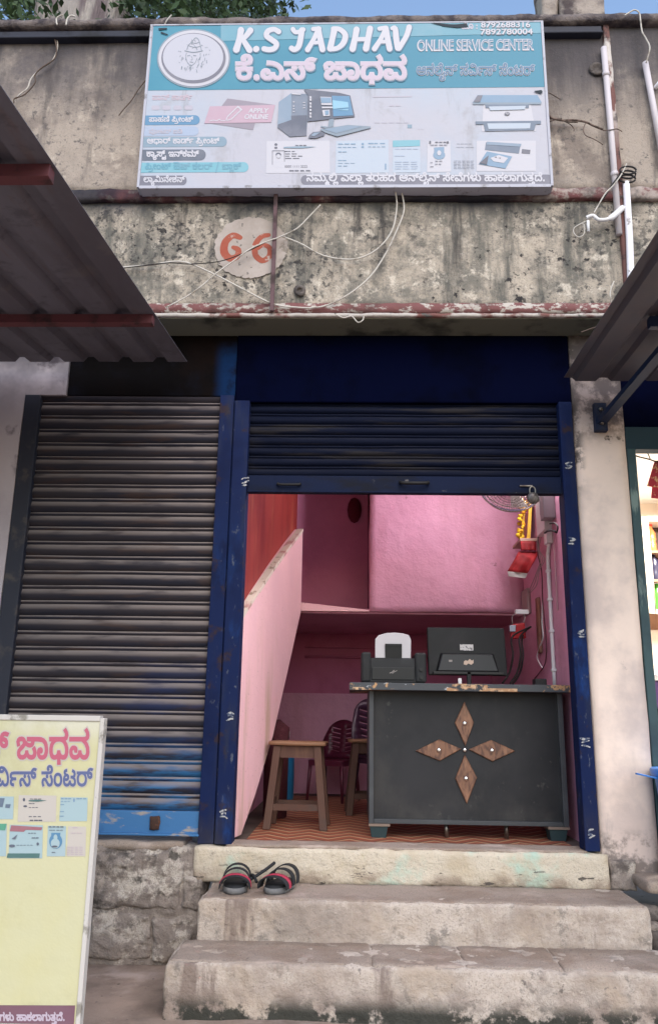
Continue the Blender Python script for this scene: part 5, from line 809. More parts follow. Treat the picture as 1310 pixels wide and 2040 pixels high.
poly(cd, 'card_ink', I['mid'], 2, *dashes(673, 711, 286, 2, 3, 1), *dashes(733, 768, 285, 2, 3, 2), *dashes(673, 711, 293, 1.4, 4, 3), *dashes(733, 768, 292, 1.4, 4, 4), *dashes(673, 691, 302, 1.6, 2, 5), *dashes(673, 692, 319, 1.6, 2, 6), *dashes(673, 710, 325, .8, 3, 9), *dashes(673, 694, 330, 1.6, 2, 7), ell(2.6, 2.2, 10, 722, 287), ell(3, 1.8, 10, 722, 293), [(766, 326), (769, 326), (769, 338), (766, 338)])
cd = poly(SG, 'ration_card_picture', I['card'], 1, [(782, 280), (836, 279), (837, 343), (782, 344)])
poly(cd, 'card_head', I['aqua'], 2, [(782, 280), (836, 279), (836, 291), (782, 293)]); poly(cd, 'card_ink', I['pale'], 2, *dashes(786, 834, 296, 1.6, 4, 1), *dashes(786, 810, 310, 1.6, 2, 2), *[q for i in range(4) for q in dashes(786, 834, 322+i*4.5, 1.5, 3, i)])
cd = poly(SG, 'certificate_picture', I['cardw'], 1, [(851, 282), (896, 280), (898, 342), (850, 343)])
poly(cd, 'certificate_badge', I['mid'], 2, ell(12, 9, 20, 874, 309), [(864, 294), (884, 293), (884, 308), (864, 309)]); poly(cd, 'badge_face', I['cardw'], 3, ell(4, 5, 14, 874, 305))
poly(cd, 'card_ink', I['dark'], 4, *dashes(866, 890, 283, 1.6, 3, 1), *dashes(856, 892, 289, 1.2, 4, 2), *dashes(866, 882, 321, 1.2, 2, 3), *dashes(866, 880, 327, 1.2, 2, 4), *dashes(856, 862, 324, 1, 1, 5), *dashes(856, 864, 332, 1, 1, 6), ell(2, 3, 10, 856, 284), ell(2.5, 2, 10, 891, 284))
poly(SG, 'form_picture', I['line'], 1, *dashes(909, 940, 286, 1, 4, 1), *dashes(908, 945, 293, .8, 4, 2), *[q for i in range(6) for q in dashes(903, 945, 320+i*3, 1, 5, i)])
poly(SG, 'form_picture', I['ghost'], 1, [(742, 192), (820, 191), (820, 193), (742, 194)], *dashes(775, 800, 209, 2.5, 2, 3), *dashes(745, 818, 244, 1, 5, 3), *dashes(832, 846, 257, 1.2, 2, 4)); poly(SG, 'form_stamp', I['grey'], 1, [(811, 248), (820, 248), (820, 255), (811, 255)])
# torn vinyl at the edges
m_tear = mat('dark_tear', (.04, .05, .06), .9)
MB().flat(fill(stroke([([(858, 46), (880, 50), (905, 52), (928, 49)], [1.5, 4, 5, 3]), ([(880, 52), (910, 54), (930, 53)], [2, 5, 3])])), SP(5)).flat(fill(stroke([([(1064, 183), (1076, 184)], [2, 7]), ([(318, 59), (332, 58)], [4, 3]), ([(322, 66), (334, 70)], [3, 2])])), SP(5)).build('tear', m_tear, SG)

# ---------------------------------------------------------------- yellow advertising board
AB = thing('advertising_board', 'yellow printed standing board with red and blue lettering in front of the closed left shutter', 'board', (-1.32, -1.2, -.49))
BX0, BX1, BZ0, BZ1 = -1.72, -.898, -.40, .600
m_yel = mat('yellow_print', C(212, 208, 170, 0.806), .5, [dict(c=C(212, 205, 154, 0.806), scale=1.6, lo=.4, hi=.7, detail=6), dict(c=C(222, 218, 196, 0.792), scale=2.5, lo=.48, hi=.66, detail=7, z=(.98, 1.08)), dict(c=(.3, .27, .16), scale=9, lo=.66, hi=.72, st=(1, 1, .8), detail=3, mask=(3, .5, .65), a=.5), dict(c=(.40, .37, .2), scale=3, lo=.52, hi=.72, detail=9, r=.7, a=.45), dict(c=(.30, .28, .17), scale=5, lo=.5, hi=.7, detail=9, z=(.35, .08), a=.5)], bump=[(2.2, .35, .02, None), (9, .15, .006, None)], spec=.4)
m_edge = mat('board_edge', C(222, 216, 210, .72), .6, [dict(c=(.25, .23, .2), scale=12, lo=.56, hi=.66, detail=8)])
MB().box(BX0, BX1, -1.1985, -1.175, BZ0, BZ1).build('panel', m_yel, AB)
MB().box(BX1-.010, BX1+.006, -1.206, -1.165, BZ0, BZ1+.004).box(BX0-.012, BX0+.012, -1.206, -1.165, BZ0, BZ1+.004).box(BX0+.012, BX1-.010, -1.205, -1.166, BZ1-.008, BZ1+.012).box(BX0+.012, BX1-.010, -1.205, -1.166, BZ0-.012, BZ0+.01).build('frame', m_edge, AB, bevel=.003)
for x in (BX0+.2, BX1-.3): MB().bar((x, -1.172, BZ1-.1), (x, -.92, -.495), .025).build('stand_leg', m_black, AB); MB().bar((x, -1.185, BZ0), (x, -1.185, -.488), .022).build('stand_leg', m_black, AB)
def BPf(k):
    def f(px, py):
        p = at(px, py, -1.2); return Vector((min(max(p.x, BX0+.013), BX1-.013), -1.1985-.0012*k, max(min(p.z, BZ1-.01), BZ0+.011)))
    return f
J = dict(red=ink('red_ink', 214, 78, 112, 1.2, .15), wh=ink('soft_white_ink', 228, 218, 206, 1.15, .1), blue=ink('royal_ink', 62, 84, 150, 1.2, .15), mar=ink('maroon_ink', 122, 60, 82, 1.2, .15), green=ink('green_ink', 70, 180, 140, 1.1), dgreen=ink('dark_green_ink', 50, 120, 112, 1.1), lblue=ink('light_blue_ink', 186, 216, 222, 1.15), brick=ink('brick_ink', 180, 90, 104, 1.1))
def bp(par, name, m, k, *pls): return poly(par, name, m, k, *pls, SPf=BPf)
kx = (180-33)/(5733-2950)
def ks_line(k, dx, dy, m, off): text_line(MB(), 'ks', BPf(k), 33-2950*kx+dx, 180+dx, 1511+dy, 1.42, off).build('lettering', m, AB)
ks_line(1, 0, 0, J['wh'], 62); ks_line(2, 0, 0, J['red'], 24)
w_ = LINE['online'][1]; kx = (185-83)/(w_-7242)
text_line(MB(), 'online', BPf(1), 185-w_*kx, 185, 1565.5, 1.5, 60).build('lettering', J['wh'], AB)
text_line(MB(), 'online', BPf(2), 185-w_*kx, 185, 1565.5, 1.5, 22).build('lettering', J['blue'], AB)
fb = bp(AB, 'footer_band', J['mar'], 1, [(-200, 2002), (150, 2003), (146, 2060), (-200, 2060)])
w_ = LINE['foot'][1]; kx = (130-36)/(w_-17000)
text_line(MB(), 'foot', BPf(2), 130-w_*kx, 130, 2033, 1.25, 46).build('lettering', I['pink'], fb)
def card(x0, y0, x1, y1, m=None): return bp(AB, 'card_picture', m or J['wh'], 1, [(x0, y0), (x1, y0+1), (x1-1.5, y1), (x0-2.5, y1)])
c1 = card(-60, 1586, 28, 1632, J['lblue']); bp(c1, 'laminator_body', I['pc'], 2, [(-30, 1590), (10, 1590), (6, 1608), (-30, 1606)], [(12, 1602), (22, 1602), (20, 1610), (11, 1609)])
c1 = card(38, 1584, 113, 1637); bp(c1, 'card_ink', I['dark'], 2, *dashes(60, 85, 1591, 1.4, 3, 1), *dashes(58, 72, 1600, 1.4, 2, 2), *dashes(58, 78, 1608, 1.2, 3, 3), *dashes(58, 85, 1626, 1.6, 3, 4), *dashes(60, 86, 1633, 2.4, 3, 5), ell(2.4, 3.5, 10, 48.5, 1593), ell(4, 2, 10, 51, 1606)); bp(c1, 'card_stripe', J['dgreen'], 3, [(58, 1594), (76, 1593), (94, 1594.5), (76, 1597), (58, 1596)])
c1 = card(121, 1588, 175, 1636, J['lblue']); bp(c1, 'card_ink', I['mid'], 2, *dashes(122, 144, 1590, 2, 3, 1), *dashes(153, 173, 1590, 2, 3, 2), *dashes(122, 142, 1596, 1.2, 3, 3), *dashes(121, 132, 1602, 1.6, 1, 4), *dashes(120, 130, 1616, 1.6, 1, 5), *dashes(119, 129, 1625, 1.6, 1, 6), ell(2, 4, 10, 148, 1594))
c1 = card(-60, 1640, 14, 1706, J['lblue']); bp(c1, 'card_head', J['green'], 2, [(-60, 1640), (14, 1641), (11, 1654), (-60, 1652)])
c1 = card(20, 1643, 86, 1710, J['lblue']); bp(c1, 'card_head', J['brick'], 2, [(23, 1644), (85, 1648), (83, 1654), (52, 1653), (48, 1657), (20, 1656)]); bp(c1, 'card_foot', J['dgreen'], 2, [(16, 1700), (80, 1700), (79, 1709), (14, 1709)]); bp(c1, 'card_ink', I['slate'], 3, *dashes(57, 74, 1659, 1.4, 3, 1), *dashes(64, 81, 1668, 2, 2, 2), *dashes(34, 68, 1683, 1, 5, 3), [(24, 1671), (36, 1662), (31, 1672)], ell(6, 3, 12, 25, 1685), ell(2.5, 3, 10, 76, 1681))
c1 = card(96, 1645, 132, 1706, J['lblue']); bp(c1, 'certificate_badge', I['blue'], 2, ell(13, 15, 20, 111.5, 1676), [(103, 1659), (121, 1659), (119, 1674), (102, 1673)]); bp(c1, 'badge_face', J['lblue'], 3, ell(9, 10, 16, 111, 1680), ell(4, 6, 12, 111.5, 1668)); bp(c1, 'card_ink', I['dark'], 4, *dashes(98, 129, 1646, 2, 4, 1), *dashes(99, 128, 1653, 1.2, 4, 2), *dashes(104, 114, 1697, 1.4, 1, 3), ell(6, 2, 10, 110, 1686))
c1 = card(136, 1646, 172, 1706); bp(c1, 'card_ink', I['ghostp'], 2, *dashes(145, 158, 1648, 1.6, 1, 1), *dashes(142, 165, 1659, 1.2, 4, 2), *[q for i in range(5) for q in dashes(133, 167, 1687+i*3.6, 1.2, 4, i)])
# ---------------------------------------------------------------- sheet metal awnings
m_sheet = mat('grey_corrugated_sheet', (.15, .142, .168), .6, [dict(c=(.16, .085, .055), scale=2.2, lo=.55, hi=.68, st=(4, .5, 1), detail=9, r=.68, a=.55), dict(c=(.06, .055, .065), scale=9, lo=.52, hi=.66, detail=9, r=.7, a=.6), dict(c=(.11, .10, .118), scale=2.0, lo=.42, hi=.68, st=(2, .5, 1), detail=7), dict(c=(.17, .15, .15), scale=6, lo=.58, hi=.72, detail=7, a=.5)], spec=.35)
m_sheet_r = mat('brown_corrugated_sheet', (.066, .064, .082), .7, [dict(c=(.08, .045, .04), scale=2.6, lo=.58, hi=.68, st=(3, .6, 1), detail=9, a=.6), dict(c=(.09, .075, .08), scale=2.5, lo=.42, hi=.68, detail=7), dict(c=(.10, .085, .09), scale=7, lo=.6, hi=.72, detail=7, a=.5)])
m_purlin = mat('dark_red_purlin', (.14, .045, .05), .7, [dict(c=(.06, .03, .03), scale=9, lo=.5, hi=.66)])
m_bluebar = mat('blue_bracket_paint', (.005, .013, .042), .6, [dict(c=(.02, .02, .03), scale=8, lo=.5, hi=.68)])
def awning_sheet(x0, x1, y0, z0, y1, z1, m, par, pitch=.19, h=.028, ang=0.0):
    prof = []; x = x1
    while x > x0:
        for d, hh in ((0, 0), (.105, 0), (.125, h), (.168, h)):
            prof.append((x-d, hh))
        x -= pitch
    mb = MB(); v = []; k = len(prof); ny = 8
    for j in range(ny+1):
        t = j/ny
        for (px, hh) in prof: v.append((px, y0+(y1-y0)*t, z0+(z1-z0)*t+hh+.004*noise.noise(Vector((px*2, t*3, 2)))))
    mb.add(v, [(j*k+i, j*k+i+1, (j+1)*k+i+1, (j+1)*k+i) for j in range(ny) for i in range(k-1)])
    return mb.build('sheet', m, par, thick=.0025)
A1 = thing('awning', 'dark grey corrugated sheet awning on dark red purlins above the closed left shutter', 'awning', (-2.2, -1.5, 2.3))
awning_sheet(-3.6, -.905, -.17, 2.492, -2.95, 2.11, m_sheet, A1)
def az(y): return 2.492+(y+.17)*(2.492-2.11)/(2.95-.17)
for y in (-.87, -2.12): MB().box(-3.6, -.915, y-.022, y+.022, az(y)-.047, az(y)-.003).build('purlin', m_purlin, A1, bevel=.002)
mb = MB()
for x in (-3.3, -2.45): mb.bar((x, -.03, 1.75), (x, -2.0, az(-2.0)-.05), .035); mb.bar((x, -.03, 2.40), (x, -2.7, az(-2.7)-.025), .03)
mb.build('bracket', m_purlin, A1)
A2 = thing('awning', 'brown sheet awning on a blue bracket beside the cream pillar', 'awning', (2.0, -.9, 2.4))
awning_sheet(1.21, 3.4, -.13, 2.405, -2.3, 2.385, m_sheet_r, A2, .19, .02)
e0 = axx(1237, 664, 1.38)
MB().box(1.34, 3.4, -.86, -.82, 2.35, 2.402).build('purlin', m_bluebar, A2, bevel=.002)
MB().bar((1.352, -.035, 2.20), (1.50, -.86, 2.37), .05, .03).box(1.32, 1.385, -.05, -.012, 2.15, 2.31).build('bracket', m_bluebar, A2)
mb = MB()
for k in range(2): mb.ball((1.352, -.056, 2.19+.08*k), .012, 8)
mb.build('bolt', m_steel, A2, True)

# ---------------------------------------------------------------- pipes, rods, wires
def pipe(name, pts, r, m, label, cat, n=10, smooth=False):
    return tag(MB().tube(pts, r, n, smooth).build(name, m, None, True), label, cat)
rod = MB().box(-.455, -.433, -.248, -.226, 2.76, 3.50).build('iron_rod', m_rust, None, bevel=.002); tag(rod, 'rusty upright iron bar under the signboard crossing the painted number', 'rod')
p1 = thing('conduit_pipe', 'grey plastic conduit running up the wall right of the signboard', 'pipe', (1.468, -.225, 3.24))
MB().tube([(1.468, -.228, 3.235), (1.471, -.228, 3.9), (1.470, -.228, 4.49)], .0175, 12, False).build('tube', m_pvc, p1, True)
mb = MB()
for z in (4.3, 3.62): mb.lathe([(.021, -.014), (.021, .014)], (1.470, -.228, z), 12)
mb.build('collar', m_pvc, p1, True)
p2 = thing('conduit_pipe', 'white painted pipe with wire loops running down beside the right awning', 'pipe', (1.51, -.24, 2.6))
MB().tube([(1.527, -.238, 3.56), (1.518, -.238, 3.2), (1.502, -.238, 2.85), (1.498, -.238, 2.5)], .019, 12).build('tube', m_pvc_w, p2, True)
mb = MB(); c = at(1248, 350, -.25)
for k in range(3): mb.tube([(c.x+.045*cos(a), c.y-.02+.01*k, c.z+.025*sin(a)-.02*k+.02) for a in [i*.6 for i in range(11)]], .005, 6)
mb.build('wire_binding', m_black, p2, True)
p3 = thing('conduit_pipe', 'short white conduit near the right edge below the coping', 'pipe', (1.71, -.23, 4))
a = at(1284, 125, -.23); b = at(1322, 330, -.23)
MB().tube([a, b], .0175, 12).build('tube', m_pvc, p3, True)
c = at(1305, 165, -.23); MB().tube([(c.x, -.21, c.z-.02), (c.x+.03, -.26, c.z), (c.x+.05, -.21, c.z+.02)], .012, 8).build('clip', m_pvc_w, p3, True)

m_wire_w = mat('white_wire', (.52, .48, .43), .7, [dict(c=(.28, .24, .2), scale=14, lo=.5, hi=.65)])
m_wire_b = mat('brown_wire', (.10, .07, .055), .8); m_wire_k = mat('black_wire', (.02, .018, .018), .7); m_white_pl = mat('white_plastic', (.72, .7, .7), .5)
m_cord = mat('grey_cord', (.30, .27, .26), .8)
def wire(px, Y, r, m, label, name='wire', dy=0):
    pts = [at(x, y, Y+(0 if len(q) == 0 else q[0])) for x, y, *q in px]
    return tag(MB().tube(pts, r, 6).build(name, m, None, True), label, 'wire')
wire([(113, 75), (115, 95), (104, 122), (78, 140), (62, 158), (55, 176), (38, 190), (22, 212, .0)], -.225, .0042, m_wire_w, 'pale twisted wire hanging below the coping at the far left')
wire([(110, 78), (113, 100), (108, 118), (82, 136), (70, 150), (70, 165), (50, 188), (30, 196), (28, 205)], -.232, .004, m_wire_b, 'dark frayed wire twisted round the pale one below the coping')
wire([(114, 50), (113, 38), (119, 32), (126, 30)], -.275, .005, m_wire_w, 'left of two pale wire hooks over the coping above the left wall')
wire([(132, 50), (135, 37), (142, 31), (150, 33)], -.275, .005, m_wire_w, 'right of two pale wire hooks over the coping above the left wall')
wire([(327, 52), (333, 40), (342, 30)], -.278, .004, m_wire_w, 'short pale wire over the coping at the upper left corner of the signboard')
wire([(292, 158), (276, 178), (262, 200), (248, 216), (237, 230)], -.222, .0032, m_wire_b, 'thin brown wire sticking out left of the signboard')
wire([(236, 533, .02), (300, 528), (345, 521), (378, 525), (430, 548), (480, 574), (540, 604), (585, 612), (640, 611), (690, 589), (735, 553), (765, 510), (785, 470), (803, 425), (803, 400), (798, 378, -.02)], -.236, .0046, m_wire_w, 'long pale wire looping from the left awning past the number up to the signboard')
wire([(560, 470), (600, 486), (640, 508), (690, 517), (728, 510), (760, 488), (782, 455), (790, 410), (786, 378, -.02)], -.24, .0046, m_wire_w, 'second pale wire drooping under the signboard right of the rusty bar')
wire([(331, 612), (370, 592), (405, 567), (430, 545), (462, 522), (500, 495), (540, 478), (552, 474), (590, 456), (615, 432), (638, 408)], -.255, .0038, m_wire_w, 'pale wire rising diagonally across the painted number')
wire([(240, 535), (330, 524), (380, 526), (440, 520), (490, 502), (530, 482), (548, 475)], -.245, .0026, m_wire_k, 'thin dark wire crossing the whitewashed number roundel')
wire([(668, 626), (684, 633), (700, 630), (712, 642), (722, 638), (724, 630)], -.245, .0035, m_wire_w, 'frayed pale twine hanging under the slab edge')
wire([(1064, 183, -.07), (1075, 182, -.07), (1092, 185, -.03), (1105, 192), (1115, 198)], -.225, .003, m_wire_b, 'upper brown twig poking out at the right edge of the signboard')
def twig(px, label):
    mb = MB()
    for seg, r in px: mb.tube([at(x, y, -.235-.012*random.random()) for x, y in seg], r, 6)
    return tag(mb.build('twig', mat('dry_twig', (.17, .12, .10), .9, [dict(c=(.07, .05, .04), scale=30, lo=.45, hi=.6)]), None, True), label, 'twig')
twig([([(1076, 226), (1092, 230), (1100, 236), (1120, 240), (1140, 239), (1165, 243), (1180, 250), (1200, 258)], .006), ([(1092, 236), (1110, 237), (1128, 242), (1150, 243)], .005), ([(1094, 242), (1108, 238), (1118, 236)], .003), ([(1120, 240), (1135, 248), (1142, 256), (1142, 261)], .0028), ([(1166, 244), (1161, 258), (1166, 270), (1182, 277), (1200, 288)], .003), ([(1200, 260), (1215, 259), (1228, 257), (1238, 262)], .003)], 'dry twisted twig tied between the signboard and the grey conduit')
wire([(1247, 326), (1238, 345), (1222, 368), (1205, 385), (1190, 410), (1182, 424)], -.27, .004, m_wire_w, 'pale wire from the white pipe down to the white cable clamp')
wire([(1232, 350), (1218, 368), (1206, 388), (1196, 402)], -.262, .004, m_wire_k, 'dark wire beside the pale one above the white cable clamp')
cl = MB().tube([at(1167, 434, -.26), at(1180, 430, -.27), at(1192, 438, -.27), at(1212, 436, -.265), at(1226, 426, -.25), at(1239, 414, -.235)], lambda t: .011+.006*(t > .6), 8).tube([at(1170, 440, -.262), at(1171, 462, -.262)], .008, 8).build('cable_clamp', m_white_pl, None, True)
tag(cl, 'white plastic cable arm sticking out left of the pipe under the signboard', 'clamp')
wire([(1168, 440), (1155, 446), (1142, 455), (1143, 466), (1152, 472), (1162, 466), (1163, 450), (1158, 445)], -.255, .0028, m_wire_w, 'small curled pale wire hanging from the white cable clamp')
wire([(1243, 31), (1254, 24), (1263, 20), (1272, 26), (1275, 45), (1278, 64), (1286, 78), (1293, 96), (1286, 125)], -.275, .0045, m_wire_w, 'pale wire arching over the coping to the short right conduit')
wire([(1222, 560), (1214, 585), (1220, 625), (1206, 648), (1196, 672), (1200, 695), (1208, 712)], -.28, .0034, m_wire_w, 'loose pale wire hanging at the edge of the right awning')
wire([(1156, 662), (1175, 655), (1195, 648), (1215, 632), (1228, 600)], -.25, .003, m_wire_b, 'thin brown wire under the slab above the cream pillar')
mb = MB(); c = at(597, 580, -.21); mb.lathe([(.0, .0), (.02, .0), (.034, .008), (.034, .012), (.016, .016), (.014, .004)], (c.x, -.208, c.z), 16, 'y')
tag(mb.build('pipe_stub', m_mortar, None, True), 'round drain stub in the mouldy wall right of the rusty bar', 'pipe')
c = at(1187, 140, -.2); mb = MB(); mb.lathe([(.006, 0), (.04, -.002), (.048, .006), (.03, .012), (.022, .004)], (c.x, -.206, c.z), 16, 'y')
tag(mb.build('pipe_stub', m_mortar, None, True), 'dark broken hole left of the grey conduit near the coping', 'pipe')

# ---------------------------------------------------------------- desk
D = thing('counter_desk', 'dark grey counter desk with a four petal brown diamond emblem on its front', 'desk', (.62, .6, 0))
m_desk = mat('charcoal_laminate', (.018, .0185, .021), .6, [dict(c=(.027, .027, .03), scale=2.5, lo=.42, hi=.7, detail=7), dict(c=(.09, .085, .08), scale=20, lo=.60, hi=.70, detail=6, mask=(2, .45, .62), a=.6), dict(c=(.05, .047, .045), scale=2.2, lo=.5, hi=.7, st=(1, 1, .6), detail=9, r=.7, a=.6), dict(c=(.065, .06, .056), scale=5, lo=.45, hi=.7, z=(.28, .08), a=.5)], bump=(60, .08, .002, None), spec=.25)
m_desk_e = mat('grey_desk_edge', (.05, .054, .06), .5, [dict(c=(.06, .065, .07), scale=6, lo=.45, hi=.65)])
m_chip = mat('chipped_top_edge', (.055, .06, .068), .5, [dict(c=(.42, .24, .12), scale=7.5, lo=.545, hi=.565, st=(1, 1, 1.2), detail=5, off=(1.3, 2.2, .7)), dict(c=(.5, .52, .54), scale=16, lo=.66, hi=.70, st=(1, 1, 2))], bump=(20, .2, .004, None))
m_wood = mat('brown_veneer', (.20, .095, .055), .5, [dict(c=(.085, .038, .026), scale=5, lo=.42, hi=.62, st=(6, 1, 2.2), detail=6, dist=1.2), dict(c=(.30, .155, .09), scale=30, lo=.55, hi=.7, st=(1, 1, .25), a=.6)], spec=.4)
m_stud = mat('chrome_stud', (.75, .72, .7), .2, metal=1.0)
m_teal_leg = mat('dark_teal_leg', (.02, .04, .045), .6)
MB().box(-.005, 1.208, .27, .95, .768, .806).build('tabletop', m_chip, D, bevel=.0015)
MB().box(.103, .128, .35, .90, .075, .768).build('side_panel', m_desk_e, D, bevel=.003)
MB().box(1.132, 1.160, .35, .90, .075, .768).build('side_panel', m_desk_e, D, bevel=.003)
MB().box(.128, 1.132, .385, .403, .088, .768).build('front_panel', m_desk, D)
MB().box(.128, 1.132, .36, .385, .075, .098).build('bottom_rail', m_desk_e, D, bevel=.003)
for x in (.105, 1.052):
    MB().box(x-.003, x+.11, .352, .46, .062, .0749).build('leg_pad', mat('leg_pad_wood', (.2, .15, .12), .7), D)
    MB().hexa([(x+.012, .365, .001), (x+.088, .365, .001), (x+.088, .45, .001), (x+.012, .45, .001)], [(x+.002, .358, .0618), (x+.1, .358, .0618), (x+.1, .455, .0618), (x+.002, .455, .0618)]).build('leg', m_teal_leg, D, bevel=.003)
for x in (.52, .84): MB().tube([(x, .42, 0.001), (x, .42, .088)], .012, 10, False).build('support_pin', m_steel, D, True)
cx, cz = at(925, 1494, .38).x, at(925, 1494, .38).z
def dia(pts, name='diamond'):
    P = [at(x, y, .38) for x, y in pts]
    cxx = sum(p.x for p in P)/4; czz = sum(p.z for p in P)/4
    mb = MB(); ins = .93
    out = [(p.x, .3845, p.z) for p in P]; mid = [(p.x, .376, p.z) for p in P]; top = [(cxx+(p.x-cxx)*ins, .3725, czz+(p.z-czz)*ins) for p in P]
    v = out+mid+top; f = [(8, 9, 10, 11)]
    for i in range(4): j = (i+1) % 4; f += [(i, j, 4+j, 4+i), (4+i, 4+j, 8+j, 8+i)]
    mb.add(v, f); d = mb.build(name, m_wood, D)
    MB().ball((cxx, .370, czz), .0135, 10, (1, .6, 1)).build('stud', m_stud, d, True)
dia([(924, 1398), (943, 1440), (926, 1486), (905, 1440)]); dia([(827, 1496), (874, 1473), (918, 1492), (875, 1516)])
dia([(1025, 1496), (980, 1517), (933, 1493), (977, 1474)]); dia([(929, 1601), (906, 1551), (925, 1503), (949, 1549)])
MB().ball((cx, .375, cz), .012, 10, (1, .6, 1)).build('stud', m_stud, D, True)
ch = MB(); ch.box(.52, .90, .2685, .271, .7675, .784).box(.55, .74, .2685, .271, .784, .802).box(-.0065, .10, .2685, .271, .767, .781).box(-.0065, .012, .2683, .2708, .781, .80)
ch.build('chipped_edge', mat('raw_particle_board', (.40, .23, .13), .9, [dict(c=(.055, .06, .068), scale=11, lo=.46, hi=.52, st=(1, 1, 2)), dict(c=(.55, .36, .22), scale=40, lo=.5, hi=.6)]), D)
bx = MB().box(1.05, 1.115, .50, .58, .8065, .85).build('adapter_box', mat('black_plastic', (.02, .02, .022), .5), None, bevel=.004); tag(bx, 'small black box standing at the right end of the desk', 'box')

# ---------------------------------------------------------------- printer
PR = thing('printer', 'black office printer with a light grey paper support standing on the desk', 'printer', (.25, .6, .806))
m_pr = mat('printer_black', (.014, .015, .017), .55, [dict(c=(.05, .052, .056), scale=5, lo=.45, hi=.7, a=.4)], spec=.25); m_pr2 = mat('printer_dark', (.010, .011, .013), .4)
m_tray = mat('grey_tray', (.52, .5, .53), .5)
MB().hexa([(.065, .46, .811), (.42, .46, .811), (.425, .76, .811), (.065, .76, .811)], [(.075, .475, .955), (.405, .475, .955), (.405, .75, .972), (.075, .75, .972)]).build('body', m_pr, PR, bevel=.010)
MB().box(.060, .115, .452, .74, .815, .985).build('side_cover', m_pr, PR, bevel=.012)
MB().box(.366, .43, .452, .74, .815, .985).build('side_cover', m_pr, PR, bevel=.012)
MB().box(.12, .362, .455, .462, .83, .90).build('rear_door', m_pr2, PR, bevel=.003)
c = [(.140, .945), (.140, 1.06), (.158, 1.082), (.20, 1.096), (.25, 1.10), (.30, 1.096), (.335, 1.085), (.346, 1.06), (.344, .945)]
mb = MB(); mb.hexa([(x, .49-(z-.94)*.06, z) for x, z in c], [(x, .505-(z-.94)*.06, z) for x, z in c]); mb.build('paper_support', m_tray, PR, bevel=.003)
MB().hexa([(.198, .478, .945), (.292, .478, .945), (.292, .488, .945), (.198, .488, .945)], [(.196, .470, 1.035), (.293, .470, 1.035), (.293, .482, 1.035), (.196, .482, 1.035)]).build('paper_slot', m_pr2, PR, bevel=.003)
MB().box(.205, .285, .466, .471, 1.022, 1.03).build('slot_lip', m_pr, PR)
MB().flat(fill(stroke([([(.222, .868), (.236, .874), (.246, .884)], .004), ([(.236, .866), (.25, .878)], .003), ([(.246, .874), (.262, .882)], .003), ([(.098, .848), (.106, .852)], .006)])), lambda u, v: Vector((u, .4545, v))).build('scuff', m_cord, PR)
for z in (.845, .89): MB().lathe([(.0, .0), (.011, 0), (.011, .01), (0, .01)], (.4, .452, z), 10, 'y').build('port', m_pr2, PR)
# ---------------------------------------------------------------- monitor
MO = thing('computer_monitor', 'black flat screen monitor seen from behind on the desk', 'monitor', (.68, .62, .806))
m_mo = mat('monitor_black', (.010, .0105, .012), .55, [dict(c=(.018, .018, .02), scale=4, lo=.45, hi=.7)], spec=.25)
MB().hexa([(.455, .60, .868), (.915, .60, .868), (.915, .635, .868), (.455, .635, .868)], [(.452, .615, 1.148), (.908, .615, 1.148), (.908, .65, 1.148), (.452, .65, 1.148)]).build('shell', m_mo, MO, bevel=.006)
MB().hexa([(.505, .572, .89), (.86, .572, .89), (.865, .602, .885), (.495, .602, .885)], [(.535, .585, .99), (.83, .585, .99), (.84, .612, .998), (.525, .612, .998)]).build('rear_hump', m_pr2, MO, bevel=.006)
MB().box(.48, .89, .575, .60, .872, .889).build('connector_strip', m_pr2, MO, bevel=.003)
MB().box(.675, .70, .575, .60, .812, .89).build('stand', m_mo, MO, bevel=.004)
MB().lathe([(.0, 0), (.1, 0), (.1, .006), (.03, .012), (0, .012)], (.687, .62, .8062), 20).build('stand_base', m_mo, MO, True)
m_stk = mat('sticker_white', (.55, .53, .53), .6, [dict(c=(.12, .12, .13), scale=70, lo=.52, hi=.6)])
MB().box(.642, .72, .6035, .6045, 1.012, 1.048).build('sticker', m_stk, MO); MB().box(.572, .592, .579, .580, .928, .955).build('sticker', m_cord, MO)
MB().flat(fill([[(-.028, -.012), (-.012, -.016), (.0, -.006), (.016, -.014), (.03, -.004), (.03, .016), (.02, .01), (.008, .02), (-.004, .008), (-.016, .012), (-.026, .004)]]), lambda u, v: Vector((.685+u, .576, .942+v))).build('torn_sticker', mat('torn_paper', (.55, .42, .34), .8), MO)
MB().box(.622, .642, .565, .574, .818, .85).build('cable_plug', m_white_pl, MO, bevel=.002)
mb = MB()
for x, y in ((.95, .7), (1.0, .72), (1.03, .8)): mb.tube([(x-.05, y, .83), (x, y+.02, .90), (x+.02, y, 1.0), (x+.05, y+.15, 1.12), (1.15, y+.3, 1.2)], .006, 6)
tag(mb.build('cable_bundle', m_wire_k, None, True), 'black cables rising from the monitor to the right wall', 'cables')

